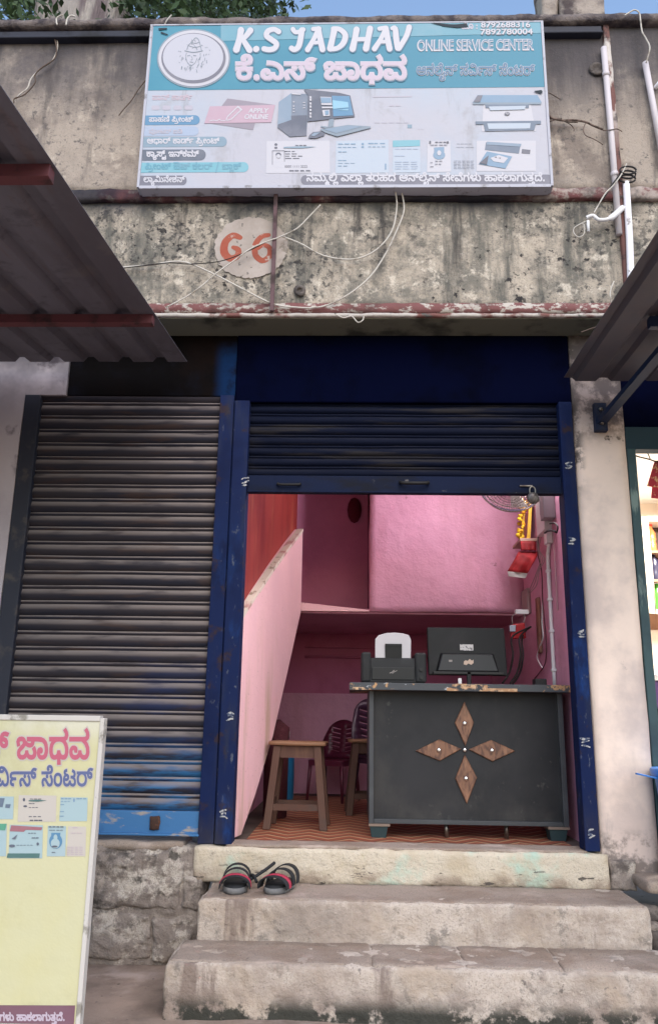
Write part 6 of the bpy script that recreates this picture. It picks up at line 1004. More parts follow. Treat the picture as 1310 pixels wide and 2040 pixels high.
# ---------------------------------------------------------------- stools and chairs
m_stool = mat('worn_stool_wood', (.085, .042, .030), .7, [dict(c=(.10, .055, .04), scale=6, lo=.45, hi=.68, st=(1, 1, .2), detail=7), dict(c=(.15, .08, .05), scale=7, lo=.58, hi=.7, st=(1, 1, .3), a=.8), dict(c=(.06, .045, .04), scale=4, lo=.5, hi=.68, z=(.3, .05), a=.8)], bump=(30, .2, .003, (1, 1, .2)))
m_stool_t = mat('stool_top_wood', (.22, .115, .065), .6, [dict(c=(.17, .085, .05), scale=8, lo=.45, hi=.68, st=(.3, 1, 1), detail=6)], bump=(30, .2, .003, (.2, 1, 1)))
def stool(label):
    t = thing('wooden_stool', label, 'stool', (0, 0, 0), 'wooden stools in the shop')
    rough_box(MB(), -.165, .165, -.13, .13, .452, .476, .04, .006, .003, 8, 70).build('seat', m_stool_t, t, True)
    for sx in (-1, 1):
        for sy in (-1, 1):
            a = Vector((sx*.115, sy*.088, .452)); b = Vector((sx*.16, sy*.125, .0)); w = .021
            MB().hexa([b+Vector((i*w, j*w, 0)) for i, j in ((-1, -1), (1, -1), (1, 1), (-1, 1))], [a+Vector((i*w, j*w, 0)) for i, j in ((-1, -1), (1, -1), (1, 1), (-1, 1))]).build('leg', m_stool, t, bevel=.003)
    for sy in (-1, 1): MB().box(-.10, .10, sy*.09-.009, sy*.09+.009, .385, .45).build('apron', m_stool, t)
    for sx in (-1, 1): MB().box(sx*.118-.009, sx*.118+.009, -.07, .07, .385, .45).build('apron', m_stool, t)
    for sy in (-1, 1): MB().box(-.135, .135, sy*.115-.009, sy*.115+.009, .10, .135).build('stretcher', m_stool, t)
    for sx in (-1, 1): MB().box(sx*.142-.009, sx*.142+.009, -.10, .10, .13, .16).build('stretcher', m_stool, t)
    return t
s1 = stool('wooden stool nearest the door beside the pink stair wall'); s1.location = (-.30, .72, .006)
s2 = copy_thing(s1, (.15, 1.45, .006), .05, 'second wooden stool half hidden behind the left side of the desk'); s1.rotation_euler = (0, 0, -.04)
def plastic_chair(label, m, loc, rz, k=1.0):
    t = thing('plastic_chair', label, 'chair', (0, 0, 0), None)
    mb = MB(); v = []; nx, ny = 8, 8
    for j in range(ny+1):
        for i in range(nx+1):
            x = -.21+.42*i/nx; y = -.2+.4*j/ny; rr = 1-.06*((2*i/nx-1)**4*(2*j/ny-1)**4)
            v.append((x*rr*k, y*rr*k, (.41-.012*cos(pi*(i/nx-.5))*cos(pi*(j/ny-.5))-.03*max(0, .12-j/ny))*k))
    mb.add(v, [(j*(nx+1)+i, j*(nx+1)+i+1, (j+1)*(nx+1)+i+1, (j+1)*(nx+1)+i) for j in range(ny) for i in range(nx)])
    mb.build('seat', m, t, True, thick=.012)
    out = [(-.19, 0)]+[(-.21-.015*sin(pi*i/6), .05+.17*i/6) for i in range(7)]+[(-.2+.4*i/12, .22+.19*sqrt(max(0, 1-(i/6-1)**2))) for i in range(1, 12)]+[(.21+.015*sin(pi*i/6), .22-.17*i/6) for i in range(7)]+[(.19, 0)]
    holes = []
    for r in range(6):
        z = .07+r*.047; w = .14-.006*abs(r-3)
        for s in (-1, 1): holes.append([(s*(.03+(w-.03)*i/6), z+.02*(i/6)+.006) for i in range(7)][::1]+[(s*(.03+(w-.03)*i/6), z+.02*(i/6)-.006) for i in range(6, -1, -1)])
    def area(c): return sum(c[i-1][0]*c[i][1]-c[i][0]*c[i-1][1] for i in range(len(c)))/2
    cs = [out if area(out) > 0 else out[::-1]]+[h if area(h) < 0 else h[::-1] for h in holes]
    # a lattice of extra points keeps the curved back smooth
    tri = fill(cs)
    def bend(u, w): return Vector((u*k, (.205-.9*u*u+.18*w+.0)*k, (.42+w)*k))
    mb = MB(); mb.flat(tri, bend); mb.build('backrest', m, t, True, thick=.012)
    for sx in (-1, 1):
        for sy, sp in ((-1, .02), (1, .06)):
            a = Vector((sx*.18, sy*.17, .405))*k; b = Vector((sx*.205, sy*(.17+sp), 0))*k
            MB().tube([a, b], lambda q: (.022-.007*q)*k, 8, False).build('leg', m, t, True)
    MB().box(-.19*k, .19*k, -.2*k, -.185*k, .36*k, .405*k).box(-.2*k, -.185*k, -.18*k, .18*k, .36*k, .4*k).box(.185*k, .2*k, -.18*k, .18*k, .36*k, .4*k).build('apron', m, t)
    t.location = loc; t.rotation_euler = (0, 0, rz); return t
m_ch1 = mat('maroon_plastic', (.085, .010, .028), .35, spec=.5); m_ch2 = mat('purple_black_plastic', (.04, .015, .035), .35, spec=.5)
plastic_chair('maroon plastic chair with a round slotted back behind the wooden stools', m_ch1, (-.13, 2.25, .006), radians(-25), .72)
plastic_chair('dark purple plastic chair with a slotted back behind the desk', m_ch2, (.27, 1.35, .006), radians(30), .9)
# floor mat
m_mat = mat('zigzag_mat', (.30, .10, .055), .6)
nt = m_mat.node_tree; N = nt.nodes; Lk = nt.links; tcn = N.new('ShaderNodeTexCoord'); sx = N.new('ShaderNodeSeparateXYZ'); Lk.new(tcn.outputs['Object'], sx.inputs[0])
def mth(op, a, b=None):
    q = N.new('ShaderNodeMath'); q.operation = op
    for i, v in enumerate((a, b)):
        if v is None: continue
        if isinstance(v, (int, float)): q.inputs[i].default_value = v
        else: Lk.new(v, q.inputs[i])
    return q.outputs[0]
tri_ = mth('PINGPONG', sx.outputs[0], .11); yy = mth('ADD', mth('MULTIPLY', sx.outputs[1], 1.0), mth('MULTIPLY', tri_, 1.1)); st_ = mth('FRACT', mth('MULTIPLY', yy, 8.5))
rp = N.new('ShaderNodeValToRGB'); Lk.new(st_, rp.inputs[0]); rp.color_ramp.interpolation = 'LINEAR'
for i, (p_, c_) in enumerate(((0, (.22, .05, .03, 1)), (.3, (.40, .14, .075, 1)), (.5, (.60, .40, .24, 1)), (.62, (.09, .03, .022, 1)), (.9, (.36, .12, .065, 1)))):
    e_ = rp.color_ramp.elements[i] if i < 2 else rp.color_ramp.elements.new(p_); e_.position = p_; e_.color = c_
Lk.new(rp.outputs[0], N['Principled BSDF'].inputs['Base Color'])
mb = MB(); v = []; nx, ny = 44, 60
for j in range(ny+1):
    for i in range(nx+1):
        x = -.53+1.66*i/nx; y = .13+2.5*j/ny; v.append((x, y+(.012*noise.noise(Vector((x*5, 0, 0))) if j == 0 else 0), .0035+.003*abs(noise.noise(Vector((x*4, y*4, 0))))+(.008*max(0, noise.noise(Vector((x*6, 2, 0)))) if j == 0 else 0)))
mb.add(v, [(j*(nx+1)+i, j*(nx+1)+i+1, (j+1)*(nx+1)+i+1, (j+1)*(nx+1)+i) for j in range(ny) for i in range(nx)])
tag(mb.build('floor_mat', m_mat, None, True), 'reddish brown zigzag patterned floor mat inside the shop', 'mat')
# blue can behind the stair wall
K_ = thing('water_can', 'tall blue plastic can with a white cap standing behind the wooden stool', 'can', (-.52, 2.3, .003))
MB().lathe([(.0, 0), (.085, 0), (.09, .02), (.09, .34), (.07, .40), (.045, .43), (.045, .46), (0, .46)], (-.52, 2.3, .003), 18).build('body', mat('blue_can_plastic', (.02, .16, .34), .4), K_, True)
MB().lathe([(.0, 0), (.05, 0), (.05, .045), (0, .05)], (-.52, 2.3, .464), 14).build('cap', m_white_pl, K_, True)
tag(MB().lathe([(0, 0), (.06, 0), (.075, .01), (.08, .55), (.02, .6), (0, .6)], (-.47, 1.15, .002), 12).build('sack', mat('dark_maroon_cloth', (.06, .012, .018), .9, bump=(12, .8, .03, None)), None, True), 'dark maroon bundle leaning in the shade under the stair wall', 'bundle')

# ---------------------------------------------------------------- sandals
m_sole = mat('grey_rubber', (.13, .13, .135), .7, [dict(c=(.22, .21, .2), scale=12, lo=.5, hi=.7)]); m_strap = mat('black_strap', (.016, .017, .02), .75); m_redstr = mat('red_strap', (.36, .03, .065), .7)
def sandal(label, loc, rz, extra):
    t = thing('sandal', label, 'sandal', (0, 0, 0), 'pair of sandals on the step')
    oc = [(.045*sin(a)*(1.0 if cos(a) > 0 else 1.15)+.0, -.13*cos(a)) for a in [2*pi*i/28 for i in range(28)]]
    oc = [(x*(1.0+.25*(y < 0)*min(1, -y/.09)), y) for x, y in oc]
    a = [(x, y, .001) for x, y in oc]; b = [(x*1.06, y*1.03, .012) for x, y in oc]; c_ = [(x*1.02, y, .026) for x, y in oc]
    mb = MB(); n_ = 28; mb.add(a+b+c_, [tuple(range(n_))[::-1], tuple(range(2*n_, 3*n_))]+[(r*n_+i, r*n_+(i+1) % n_, (r+1)*n_+(i+1) % n_, (r+1)*n_+i) for r in (0, 1) for i in range(n_)])
    s = mb.build('sole', m_sole, t, True)
    MB().add([(x*.97, y*.98, .0262) for x, y in oc]+[(x*.95, y*.97, .033) for x, y in oc], [tuple(range(n_, 2*n_))]+[(i, (i+1) % n_, n_+(i+1) % n_, n_+i) for i in range(n_)]).build('insole', m_strap, t, True)
    def band(name, y0, y1, w, h, m, lift=0, x0=0, lean=0.0):
        mb = MB(); v = []; k = 14
        for i in range(k+1):
            a = pi*i/k; x = x0-w*cos(a); z = .02+h*sin(a)**.8
            for y in (y0, y1):
                for d in (0, .004): v.append((x*(1+d/w), y+lean*sin(a), z+d+lift))
        f = []
        for i in range(k):
            p, q = 4*i, 4*i+4
            f += [(p, q, q+2, p+2), (p+1, p+3, q+3, q+1), (p, p+1, q+1, q), (p+2, q+2, q+3, p+3)]
        mb.add(v, f); return mb.build(name, m, t, True)
    band('toe_strap', -.118, -.040, .060, .050, m_strap); band('toe_stripe', -.080, -.046, .0615, .0535, m_redstr)
    band('instep_strap', -.012, .026, .056, .064, m_strap, 0, 0, .02)
    band('ankle_strap', .045, .085, .057, .070, m_strap, 0, 0, .045)
    if extra: MB().tube(extra, .007, 6).build('loose_strap', m_strap, t, True)
    t.location = loc; t.rotation_euler = (0, 0, rz); t.scale = (1.1, .95, 1.0); return t
sandal('left sandal of the pair, black with a red stripe, on the upper step', (-.515, -.235, -.147), radians(4), [(.05, .06, .05), (.07, .02, .055), (.085, -.02, .035)])
sandal('right sandal of the pair, black and red with its strap lying aside on the step', (-.315, -.225, -.147), radians(-14), [(-.05, .08, .10), (-.075, .03, .075), (-.115, -.02, .045), (-.145, -.055, .03)])
# ---------------------------------------------------------------- right wall of the shop: light, fan, shrine, wiring
TL = thing('tube_light', 'lit white tube light high on the right wall inside the shop', 'lamp', (1.18, .47, 2.36))
MB().box(1.18, 1.214, .13, .80, 2.345, 2.375).build('fitting', m_white_pl, TL, bevel=.003)
MB().tube([(1.16, .16, 2.36), (1.16, .77, 2.36)], .013, 10, False).build('tube', mat('lit_tube', (.9, .9, .9), .3, emit=(1, .96, .97, 9)), TL, True)
al = bpy.data.lights.new('tube_glow', 'AREA'); al.shape = 'RECTANGLE'; al.size = .7; al.size_y = .04; al.energy = 28; al.color = (1, .96, 1)
alo = bpy.data.objects.new('tube_glow', al); COL.objects.link(alo); alo.location = (1.13, .47, 2.35)
alo.rotation_euler = Matrix((Vector((0, 1, 0)), Vector((.42, 0, -.9)).normalized().cross(Vector((0, 1, 0)))*-1, -Vector((-.9, 0, -.42)).normalized())).transposed().to_euler()
alo.rotation_euler = (Vector((-.85, 0, -.5))).to_track_quat('-Z', 'X').to_euler(); al.size, al.size_y = .7, .04
# wall fan
m_chrome = mat('fan_chrome', (.55, .52, .48), .25, metal=.9); m_fanblue = mat('fan_blue_rim', (.03, .035, .12), .4)
FN = thing('wall_fan', 'chrome caged fan hanging high by the right wall, mostly behind the raised shutter', 'fan', (.95, .75, 2.1))
fc = Vector((.985, .62, 2.035)); fax = Vector((-.25, -.62, -.75)).normalized(); fr_ = fax.cross(Vector((0, 0, 1))).normalized(); fu_ = fr_.cross(fax)
def fring(r, d, n=40): return [fc+fr_*r*cos(2*pi*i/n)+fu_*r*sin(2*pi*i/n)+fax*d for i in range(n+1)]
mb = MB()
for r, d in ((.20, .0), (.185, .03), (.17, .042), (.15, .05), (.13, .055), (.11, .06), (.09, .063), (.07, .066)): mb.tube(fring(r, d), .0022 if r < .2 else .005, 5, False)
for i in range(60):
    a = 2*pi*i/60; mb.tube([fc+(fr_*cos(a)+fu_*sin(a))*r+fax*d for r, d in ((.20, 0), (.185, .03), (.15, .05), (.05, .068))], .0012, 4, False)
mb.tube(fring(.2, -.05), .004, 5, False)
for i in range(40):
    a = 2*pi*i/40; mb.tube([fc+(fr_*cos(a)+fu_*sin(a))*r+fax*d for r, d in ((.20, 0), (.2, -.05), (.06, -.09))], .0014, 4, False)
mb.build('cage', m_chrome, FN, True)
MB().tube(fring(.203, -.012), .006, 6, False).build('rim_band', m_fanblue, FN, True)
mo = MB().lathe([(0, -.14), (.05, -.13), (.06, -.08), (.04, .0), (.045, .06), (0, .07)], (0, 0, 0), 16).build('motor', m_white_pl, FN, True)
mo.matrix_local = Matrix.Translation(fc-FN.location) @ fax.to_track_quat('Z', 'Y').to_matrix().to_4x4()
for me_v in mo.data.vertices: me_v.co += FN.location
for k in range(3):
    a = 2*pi*k/3+.4; e1 = fr_*cos(a)+fu_*sin(a); e2 = -fr_*sin(a)+fu_*cos(a)
    MB().hexa([fc+e1*.04-e2*.02+fax*.01, fc+e1*.17-e2*.06+fax*.02, fc+e1*.17+e2*.05-fax*.01, fc+e1*.04+e2*.02-fax*.005], [fc+e1*.04-e2*.02+fax*.013, fc+e1*.17-e2*.06+fax*.023, fc+e1*.17+e2*.05-fax*.007, fc+e1*.04+e2*.02-fax*.002]).build('blade', m_white_pl, FN)
MB().bar(fc-fax*.13, (1.21, .80, 2.16), .03).build('wall_bracket', m_white_pl, FN)
# padlock hanging under the shutter bar
PL = thing('padlock', 'round steel padlock hanging from the bottom bar of the raised shutter', 'padlock', at(1060, 992, -.02))
c = at(1060, 992, -.02)
MB().ball((c.x, -.030, c.z-.004), .033, 14, (1, .6, 1)).build('body', mat('old_steel_lock', (.16, .14, .13), .45, [dict(c=(.06, .05, .05), scale=20, lo=.45, hi=.65)], metal=.6), PL, True)
MB().tube([(c.x-.014, -.024, c.z+.022), (c.x-.014, -.024, c.z+.05), (c.x, -.024, c.z+.062), (c.x+.014, -.024, c.z+.05), (c.x+.014, -.024, c.z+.022)], .004, 8).build('shackle', m_steel, PL, True)
# electric board and conduit
XW = 1.214
EBD = thing('switch_board', 'white electric meter box high on the right wall inside the shop', 'switchboard', (1.15, .5, 1.8))
a = axx(1094, 975, 1.12); y0, y1 = .36, .62
MB().box(1.168, XW, .58, .79, 1.743, 2.0).build('box', m_white_pl, EBD, bevel=.005)
MB().box(1.142, XW, .477, .565, 1.79, 2.02).build('grey_box', mat('grey_meter', (.33, .31, .32), .5), EBD, bevel=.006)
MB().box(1.161, 1.1675, .60, .645, 1.847, 1.91).build('meter_window', mat('blue_window', (.03, .06, .25), .3), EBD)
MB().box(1.178, XW, .58, .655, 1.66, 1.738).build('junction_box', m_white_pl, EBD, bevel=.004)
CP = thing('wall_conduit', 'white plastic conduit running down the right pink wall to the desk', 'pipe', (XW, .5, 1.2))
MB().tube([(1.20, .612, 1.68), (1.2015, .655, 1.62), (1.2015, .675, 1.535), (1.2015, .675, .81)], .0115, 10).build('tube', m_white_pl, CP, True)
mb = MB()
for z in (1.505, 1.33, 1.14, .91): mb.box(1.186, XW, .659, .692, z-.008, z+.008)
mb.build('saddle_clip', m_white_pl, CP, bevel=.002)
MB().tube([(1.209, .54, 1.72), (1.209, .54, 1.245)], .004, 6, False).build('side_cable', mat('pink_cable', (.62, .4, .44), .6), CP, True)
def iwire(pts, r, m, label): return tag(MB().tube(pts, r, 6).build('wire', m, None, True), label, 'wire')
iwire([axx(x, y, 1.196) for x, y in ((1092, 1042), (1080, 1050), (1072, 1062), (1070, 1100), (1078, 1140), (1080, 1200), (1086, 1260), (1087, 1305), (1082, 1328), (1064, 1352))], .004, mat('maroon_wire', (.10, .03, .04), .6), 'maroon wire looping down the pink wall behind the desk')
iwire([axx(x, y, 1.201) for x, y in ((1080, 1195), (1079, 1240), (1081, 1268), (1074, 1290), (1069, 1308), (1074, 1322), (1080, 1331))], .005, m_white_pl, 'white wire curling on the pink wall beside the wooden strip')
iwire([axx(x, y, 1.165) for x, y in ((1094, 1043), (1104, 1042), (1110, 1050), (1108, 1062))], .005, m_wire_k, 'black wire bent round the switch board')
iwire([axx(x, y, 1.165) for x, y in ((1084, 1062), (1090, 1058), (1100, 1057), (1106, 1060))], .006, m_wire_k, 'short thick black wire under the switch board')
mb = MB()
for q in range(3): mb.tube([axx(x+q*3, y, 1.185) for x, y in ((1069+q, 1070), (1071-q*2, 1095), (1076+q, 1115), (1070-q, 1135), (1058+q*2, 1165), (1050, 1180))], .0024, 6)
tag(mb.build('cord_bundle', m_cord, None, True), 'bundle of grey cords hanging below the red shelf', 'cords')
# wooden strip, grey box and pouch
rough_box(MB(), 1.198, XW, .976, 1.06, 1.036, 1.39, .03, .004, .004, 9, 81).build('wooden_strip', mat('weathered_strip', (.26, .11, .08), .8, [dict(c=(.36, .27, .2), scale=5, lo=.45, hi=.6, z=(1.17, 1.1)), dict(c=(.15, .06, .04), scale=7, lo=.5, hi=.68)]), None, True)
tag(bpy.data.objects['wooden_strip'], 'narrow weathered wooden strip fixed to the right pink wall', 'board')
tag(MB().box(1.19, XW, 1.257, 1.434, 1.32, 1.494).build('wall_box', mat('pinkish_grey_box', (.36, .25, .26), .7, [dict(c=(.25, .17, .18), scale=6, lo=.45, hi=.65)]), None, bevel=.006), 'pinkish grey box on the right wall near the loft corner', 'box')
HP = thing('hanging_pouch', 'small clear bag with a red packet hanging near the monitor', 'bag', at(1030, 1245, 1.0))
c = at(1030, 1250, 1.0)
MB().hexa([(c.x-.05, .985, c.z-.075), (c.x+.05, .985, c.z-.07), (c.x+.05, 1.02, c.z-.07), (c.x-.05, 1.02, c.z-.075)], [(c.x-.035, .985, c.z+.02), (c.x+.045, .985, c.z+.03), (c.x+.045, 1.02, c.z+.03), (c.x-.035, 1.02, c.z+.02)]).build('packet', mat('red_packet', (.40, .02, .025), .4), HP, bevel=.008)
MB().hexa([(c.x-.055, .97, c.z-.03), (c.x-.02, .97, c.z-.03), (c.x-.02, .99, c.z-.03), (c.x-.055, .99, c.z-.03)], [(c.x-.055, .97, c.z+.01), (c.x-.015, .97, c.z+.012), (c.x-.015, .99, c.z+.012), (c.x-.055, .99, c.z+.01)]).build('paper', m_card if 'm_card' in globals() else I['card'], HP, bevel=.003)
MB().box(c.x-.01, c.x+.075, .99, 1.02, c.z+.085, c.z+.115).build('clip', m_white_pl, HP, bevel=.004)
MB().tube([(c.x-.03, 1.0, c.z+.02), (c.x-.03, 1.0, c.z+.07), (c.x+.01, 1.0, c.z+.1)], .003, 5).tube([(c.x+.04, 1.0, c.z+.03), (c.x+.05, 1.0, c.z+.07), (c.x+.03, 1.0, c.z+.1)], .003, 5).build('string', m_cord, HP, True)
# shrine shelf with red cloth, picture frame and marigolds
m_redcloth = mat('red_cloth', (.42, .02, .025), .6, [dict(c=(.22, .012, .015), scale=6, lo=.45, hi=.65), dict(c=(.55, .07, .04), scale=9, lo=.6, hi=.7, a=.6)], bump=(14, .4, .01, None))
SH = thing('shrine_shelf', 'small red shelf with a draped red cloth on the right wall', 'shelf', (1.08, 1.05, 1.66))
a = at(1034, 1074, 1.0); b = at(1086, 1074, 1.0); zt = a.z
MB().box(a.x, XW, .985, 1.24, zt-.016, zt+.004).build('board', mat('shelf_wood', (.45, .30, .24), .7), SH, bevel=.003)
q0 = at(1033, 1098, 1.0)
mb = MB(); nx, nz = 10, 5; v = []
for j in range(nz+1):
    for i in range(nx+1):
        x = a.x+.002+(XW-.012-a.x)*i/nx; z = zt-.017-(zt-.017-q0.z)*j/nz; v.append((x, .984-.006*sin(i*1.7)*j/nz-.004*j/nz, z))
mb.add(v, [(j*(nx+1)+i, j*(nx+1)+i+1, (j+1)*(nx+1)+i+1, (j+1)*(nx+1)+i) for j in range(nz) for i in range(nx)])
mb.build('cloth_valance', m_redcloth, SH, True, thick=.004)
P0, P1, P2, P3 = at(1032, 1099, 1.0), at(1073, 1099, 1.0), at(1050, 1142, .93), at(1010, 1138, .93)
mb = MB(); v = []
for j in range(7):
    for i in range(9):
        u, w = i/8, j/6; p = (P0*(1-u)+P1*u)*(1-w)+(P3*(1-u)+P2*u)*w
        v.append(p+Vector((0, -.02*sin(w*3)+.012*sin(u*9)*w, 0)))
mb.add(v, [(j*9+i, j*9+i+1, (j+1)*9+i+1, (j+1)*9+i) for j in range(6) for i in range(8)])
mb.build('cloth_fall', m_redcloth, SH, True, thick=.004)
P4, P5 = at(1046, 1152, .92), at(1012, 1148, .92)
MB().hexa([P3, P2, P4, P5], [p+Vector((0, .004, 0)) for p in (P3, P2, P4, P5)]).build('cloth_hem', mat('grey_hem', (.42, .38, .36), .8), SH)
PF = thing('framed_picture', 'yellow framed picture leaning on the red shelf, seen from the side', 'picture', (1.13, 1.1, 1.68))
mb = MB(); mb.bar((1.166, 1.02, zt+.006), (1.196, 1.02, zt+.30), .022); mb.bar((1.166, 1.2, zt+.006), (1.196, 1.2, zt+.30), .022); mb.bar((1.167, 1.03, zt+.016), (1.167, 1.19, zt+.016), .02); mb.bar((1.196, 1.03, zt+.29), (1.196, 1.19, zt+.29), .02)
mb.build('frame', mat('yellow_frame', (.72, .46, .05), .5), PF, bevel=.003)
MB().hexa([(1.168, 1.03, zt+.02), (1.168, 1.19, zt+.02), (1.174, 1.19, zt+.02), (1.174, 1.03, zt+.02)], [(1.196, 1.03, zt+.28), (1.196, 1.19, zt+.28), (1.202, 1.19, zt+.28), (1.202, 1.03, zt+.28)]).build('print', mat('maroon_print', (.30, .06, .10), .4), PF)
mb = MB(); rr = random.Random(5)
for i in range(34):
    t = i/33; p = Vector((1.115+.03*t, 1.0-.004*t, zt+.012+.27*t))+Vector((rr.uniform(-.022, .012), rr.uniform(-.015, .03), 0)); mb.ball(p, rr.uniform(.009, .017), 8)
tag(mb.build('flower_garland', mat('marigold_yellow', (.80, .52, .03), .7, [dict(c=(.75, .33, .02), scale=40, lo=.5, hi=.62)], bump=(120, .9, .01, None)), None, True), 'yellow marigold garland hanging down the framed picture on the red shelf', 'garland')
# marks on the recess wall
tag(MB().ball((.02, 1.955, 2.21), .07, 12, (.8, .35, 1.5)).build('hanging_gourd', mat('dark_red_cloth', (.10, .008, .02), .7, bump=(20, .5, .01, None)), None, True), 'dark red cloth bundle hanging high on the recess wall', 'bundle')
tag(MB().box(-.50, -.44, 1.962, 1.979, 2.01, 2.18).build('wall_bracket', mat('brass_bracket', (.16, .10, .05), .5), None, bevel=.01), 'small brass plate on the recess wall above the stair parapet', 'plate')

# ---------------------------------------------------------------- neighbouring shop at the right edge
NB = thing('neighbour_shop', 'brightly lit cream shop with a green door frame at the right edge', 'shop', (2.3, 1, 0))
m_green = mat('grey_green_frame', (.045, .085, .09), .6, [dict(c=(.03, .055, .065), scale=3, lo=.45, hi=.68), dict(c=(.22, .29, .26), scale=7, lo=.55, hi=.64, st=(1.5, 1, .35), detail=7, a=.85)], bump=(20, .3, .005, None))
m_cream = mat('cream_wall', (.70, .60, .50), .8); m_nceil = mat('white_ceiling', (.78, .78, .76), .8)
MB().box(1.492, 1.538, -.012, .06, .0, 2.06).build('door_frame', m_green, NB, bevel=.004)
MB().box(1.49, 3.3, .0, .08, 2.06, 2.19).build('door_lintel', mat('dark_green_lintel', (.012, .035, .05), .6), NB, bevel=.004)
MB().box(1.49, 3.3, .03, .2, 2.19, 2.735).build('shutter_housing', m_hood, NB)
MB().box(1.49, 3.4, .2, 2.2, 2.30, 2.4).build('ceiling', m_nceil, NB)
MB().box(1.49, 3.4, 2.02, 2.12, -.05, 2.3).build('back_wall', m_cream, NB)
MB().box(1.271, 1.47, .2, 2.02, -.05, 2.3).build('side_wall', m_cream, NB)
MB().box(3.3, 3.4, .1, 2.02, -.05, 2.3).build('side_wall', m_cream, NB)
MB().box(1.49, 3.4, -.02, 2.02, -.1, -.02).build('floor', m_floor, NB)
m_plum = mat('purple_counter_paint', (.12, .06, .19), .5)
CO = thing('shop_counter', 'purple counter with a white top in the lit neighbouring shop', 'counter', (2.1, .9, -.02))
MB().box(1.66, 3.2, .8, 1.25, .70, .86).build('front_panel', m_plum, CO, bevel=.003)
MB().box(1.64, 3.22, .77, 1.28, .862, .90).build('top', mat('white_counter_top', (.75, .74, .74), .4), CO, bevel=.004)
MB().box(1.7, 3.2, .85, 1.22, -.018, .698).build('base', mat('dark_counter_base', (.035, .022, .03), .7), CO)
CA = thing('wall_cabinet', 'cream framed wall cabinet with bottles in the neighbouring shop', 'cabinet', (2.5, 1.9, 1.3))
mb = MB(); mb.box(2.20, 2.25, 1.80, 2.018, 1.40, 2.14).box(2.25, 3.1, 1.80, 2.018, 2.10, 2.14).box(2.25, 3.1, 1.80, 2.018, 1.40, 1.43); mb.build('frame', mat('cream_cabinet', (.66, .57, .46), .6), CA, bevel=.004)
MB().box(2.25, 3.1, 2.0, 2.017, 1.43, 2.10).build('back', mat('dark_cabinet_back', (.07, .04, .03), .7), CA)
for z in (1.64, 1.86): MB().box(2.25, 3.1, 1.815, 1.999, z, z+.018).build('shelf', mat('brown_shelf', (.26, .15, .10), .6), CA)
MB().hexa([(2.21, 1.82, 1.398), (2.6, 1.82, 1.398), (2.6, 2.0, 1.398), (2.21, 2.0, 1.398)], [(2.26, 1.99, 1.30), (2.6, 1.99, 1.30), (2.6, 2.0, 1.30), (2.26, 2.0, 1.30)]).build('corbel', mat('brown_corbel', (.22, .11, .06), .6), CA)
def bottle(x, z, col, cap, label):
    t = thing('bottle', label, 'bottle', (x, 1.9, z), 'bottles in the neighbouring shop')
    MB().lathe([(0, 0), (.033, 0), (.036, .01), (.036, .06), (.032, .08), (.036, .1), (.034, .15), (.014, .19), (.014, .205), (0, .205)], (x, 1.9, z), 14).build('body', col, t, True)
    MB().lathe([(0, 0), (.017, 0), (.017, .025), (0, .025)], (x, 1.9, z+.206), 12).build('cap', cap, t, True)
m_or = mat('orange_drink', (.62, .16, .05), .25, spec=.6); m_gr = mat('green_bottle', (.06, .3, .03), .25, spec=.6); m_dk = mat('dark_bottle', (.02, .02, .05), .25, spec=.6); m_rd = mat('red_cap', (.6, .05, .03), .4)
bottle(2.30, 1.879, m_or, m_rd, 'orange drink bottle on the top shelf of the cream cabinet'); bottle(2.305, 1.659, m_dk, m_white_pl, 'dark bottle with a white cap on the middle shelf of the cream cabinet'); bottle(2.31, 1.432, m_gr, m_white_pl, 'green bottle on the lowest shelf of the cream cabinet')
HB = thing('door_hanging', 'red and gold cloth hanging on a wire in the neighbouring doorway', 'hanging', at(1305, 950, .25))
m_torn = mat('red_gold_cloth', (.36, .03, .05), .7, [dict(c=(.6, .42, .22), scale=30, lo=.55, hi=.62)])
for k, pl in enumerate(([(1303, 918), (1330, 915), (1326, 975), (1288, 968)], [(1298, 970), (1335, 972), (1332, 995), (1296, 992)])):
    P = [at(x, y, .26+.012*k) for x, y in pl]; MB().hexa(P, [p+Vector((0, .004, 0)) for p in P]).build('cloth', m_torn, HB)
MB().tube([at(1265, 908, .24), at(1275, 911, .24), at(1292, 915, .25), at(1308, 920, .255), at(1335, 922, .26)], .004, 6).tube([at(1277, 876, .24), at(1286, 896, .24), at(1294, 914, .25)], .003, 6).build('wire', m_wire_k, HB, True)
nl = bpy.data.lights.new('neighbour_lamp', 'AREA'); nl.size = .5; nl.energy = 60; nl.color = (1, .96, .9); nlo = bpy.data.objects.new('neighbour_lamp', nl); COL.objects.link(nlo); nlo.location = (2.5, 1.0, 2.24)
NLT = thing('ceiling_lamp', 'lit ceiling lamp in the neighbouring shop', 'lamp', (2.5, 1.0, 2.3))
MB().box(2.25, 2.75, .94, 1.06, 2.262, 2.298).build('diffuser', mat('lit_diffuser', (.9, .9, .88), .4, emit=(1, .96, .9, 6)), NLT, bevel=.004)
# blue bucket
BK = thing('plastic_bucket', 'bright blue plastic bucket with a lever handle beside the cream pillar', 'bucket', (1.57, -.16, 0))
m_bk = mat('bright_blue_plastic', (.03, .17, .52), .35, [dict(c=(.02, .12, .40), scale=4, lo=.45, hi=.7)], spec=.5)
MB().lathe([(0, .03), (.11, .03), (.15, .36), (.165, .365), (.17, .40), (.16, .41), (.14, .405), (.12, .06), (0, .06)], (1.60, -.16, .0), 28).build('body', m_bk, BK, True)
MB().bar((1.45, -.19, .362), (1.34, -.21, .384), .018, .008).build('handle', m_bk, BK, bevel=.002)
rough_box(MB(), 1.50, 2.2, -.36, -.02, -.08, .028, .03, .01, .01, 8, 90).build('door_step', m_concrete, NB, True)

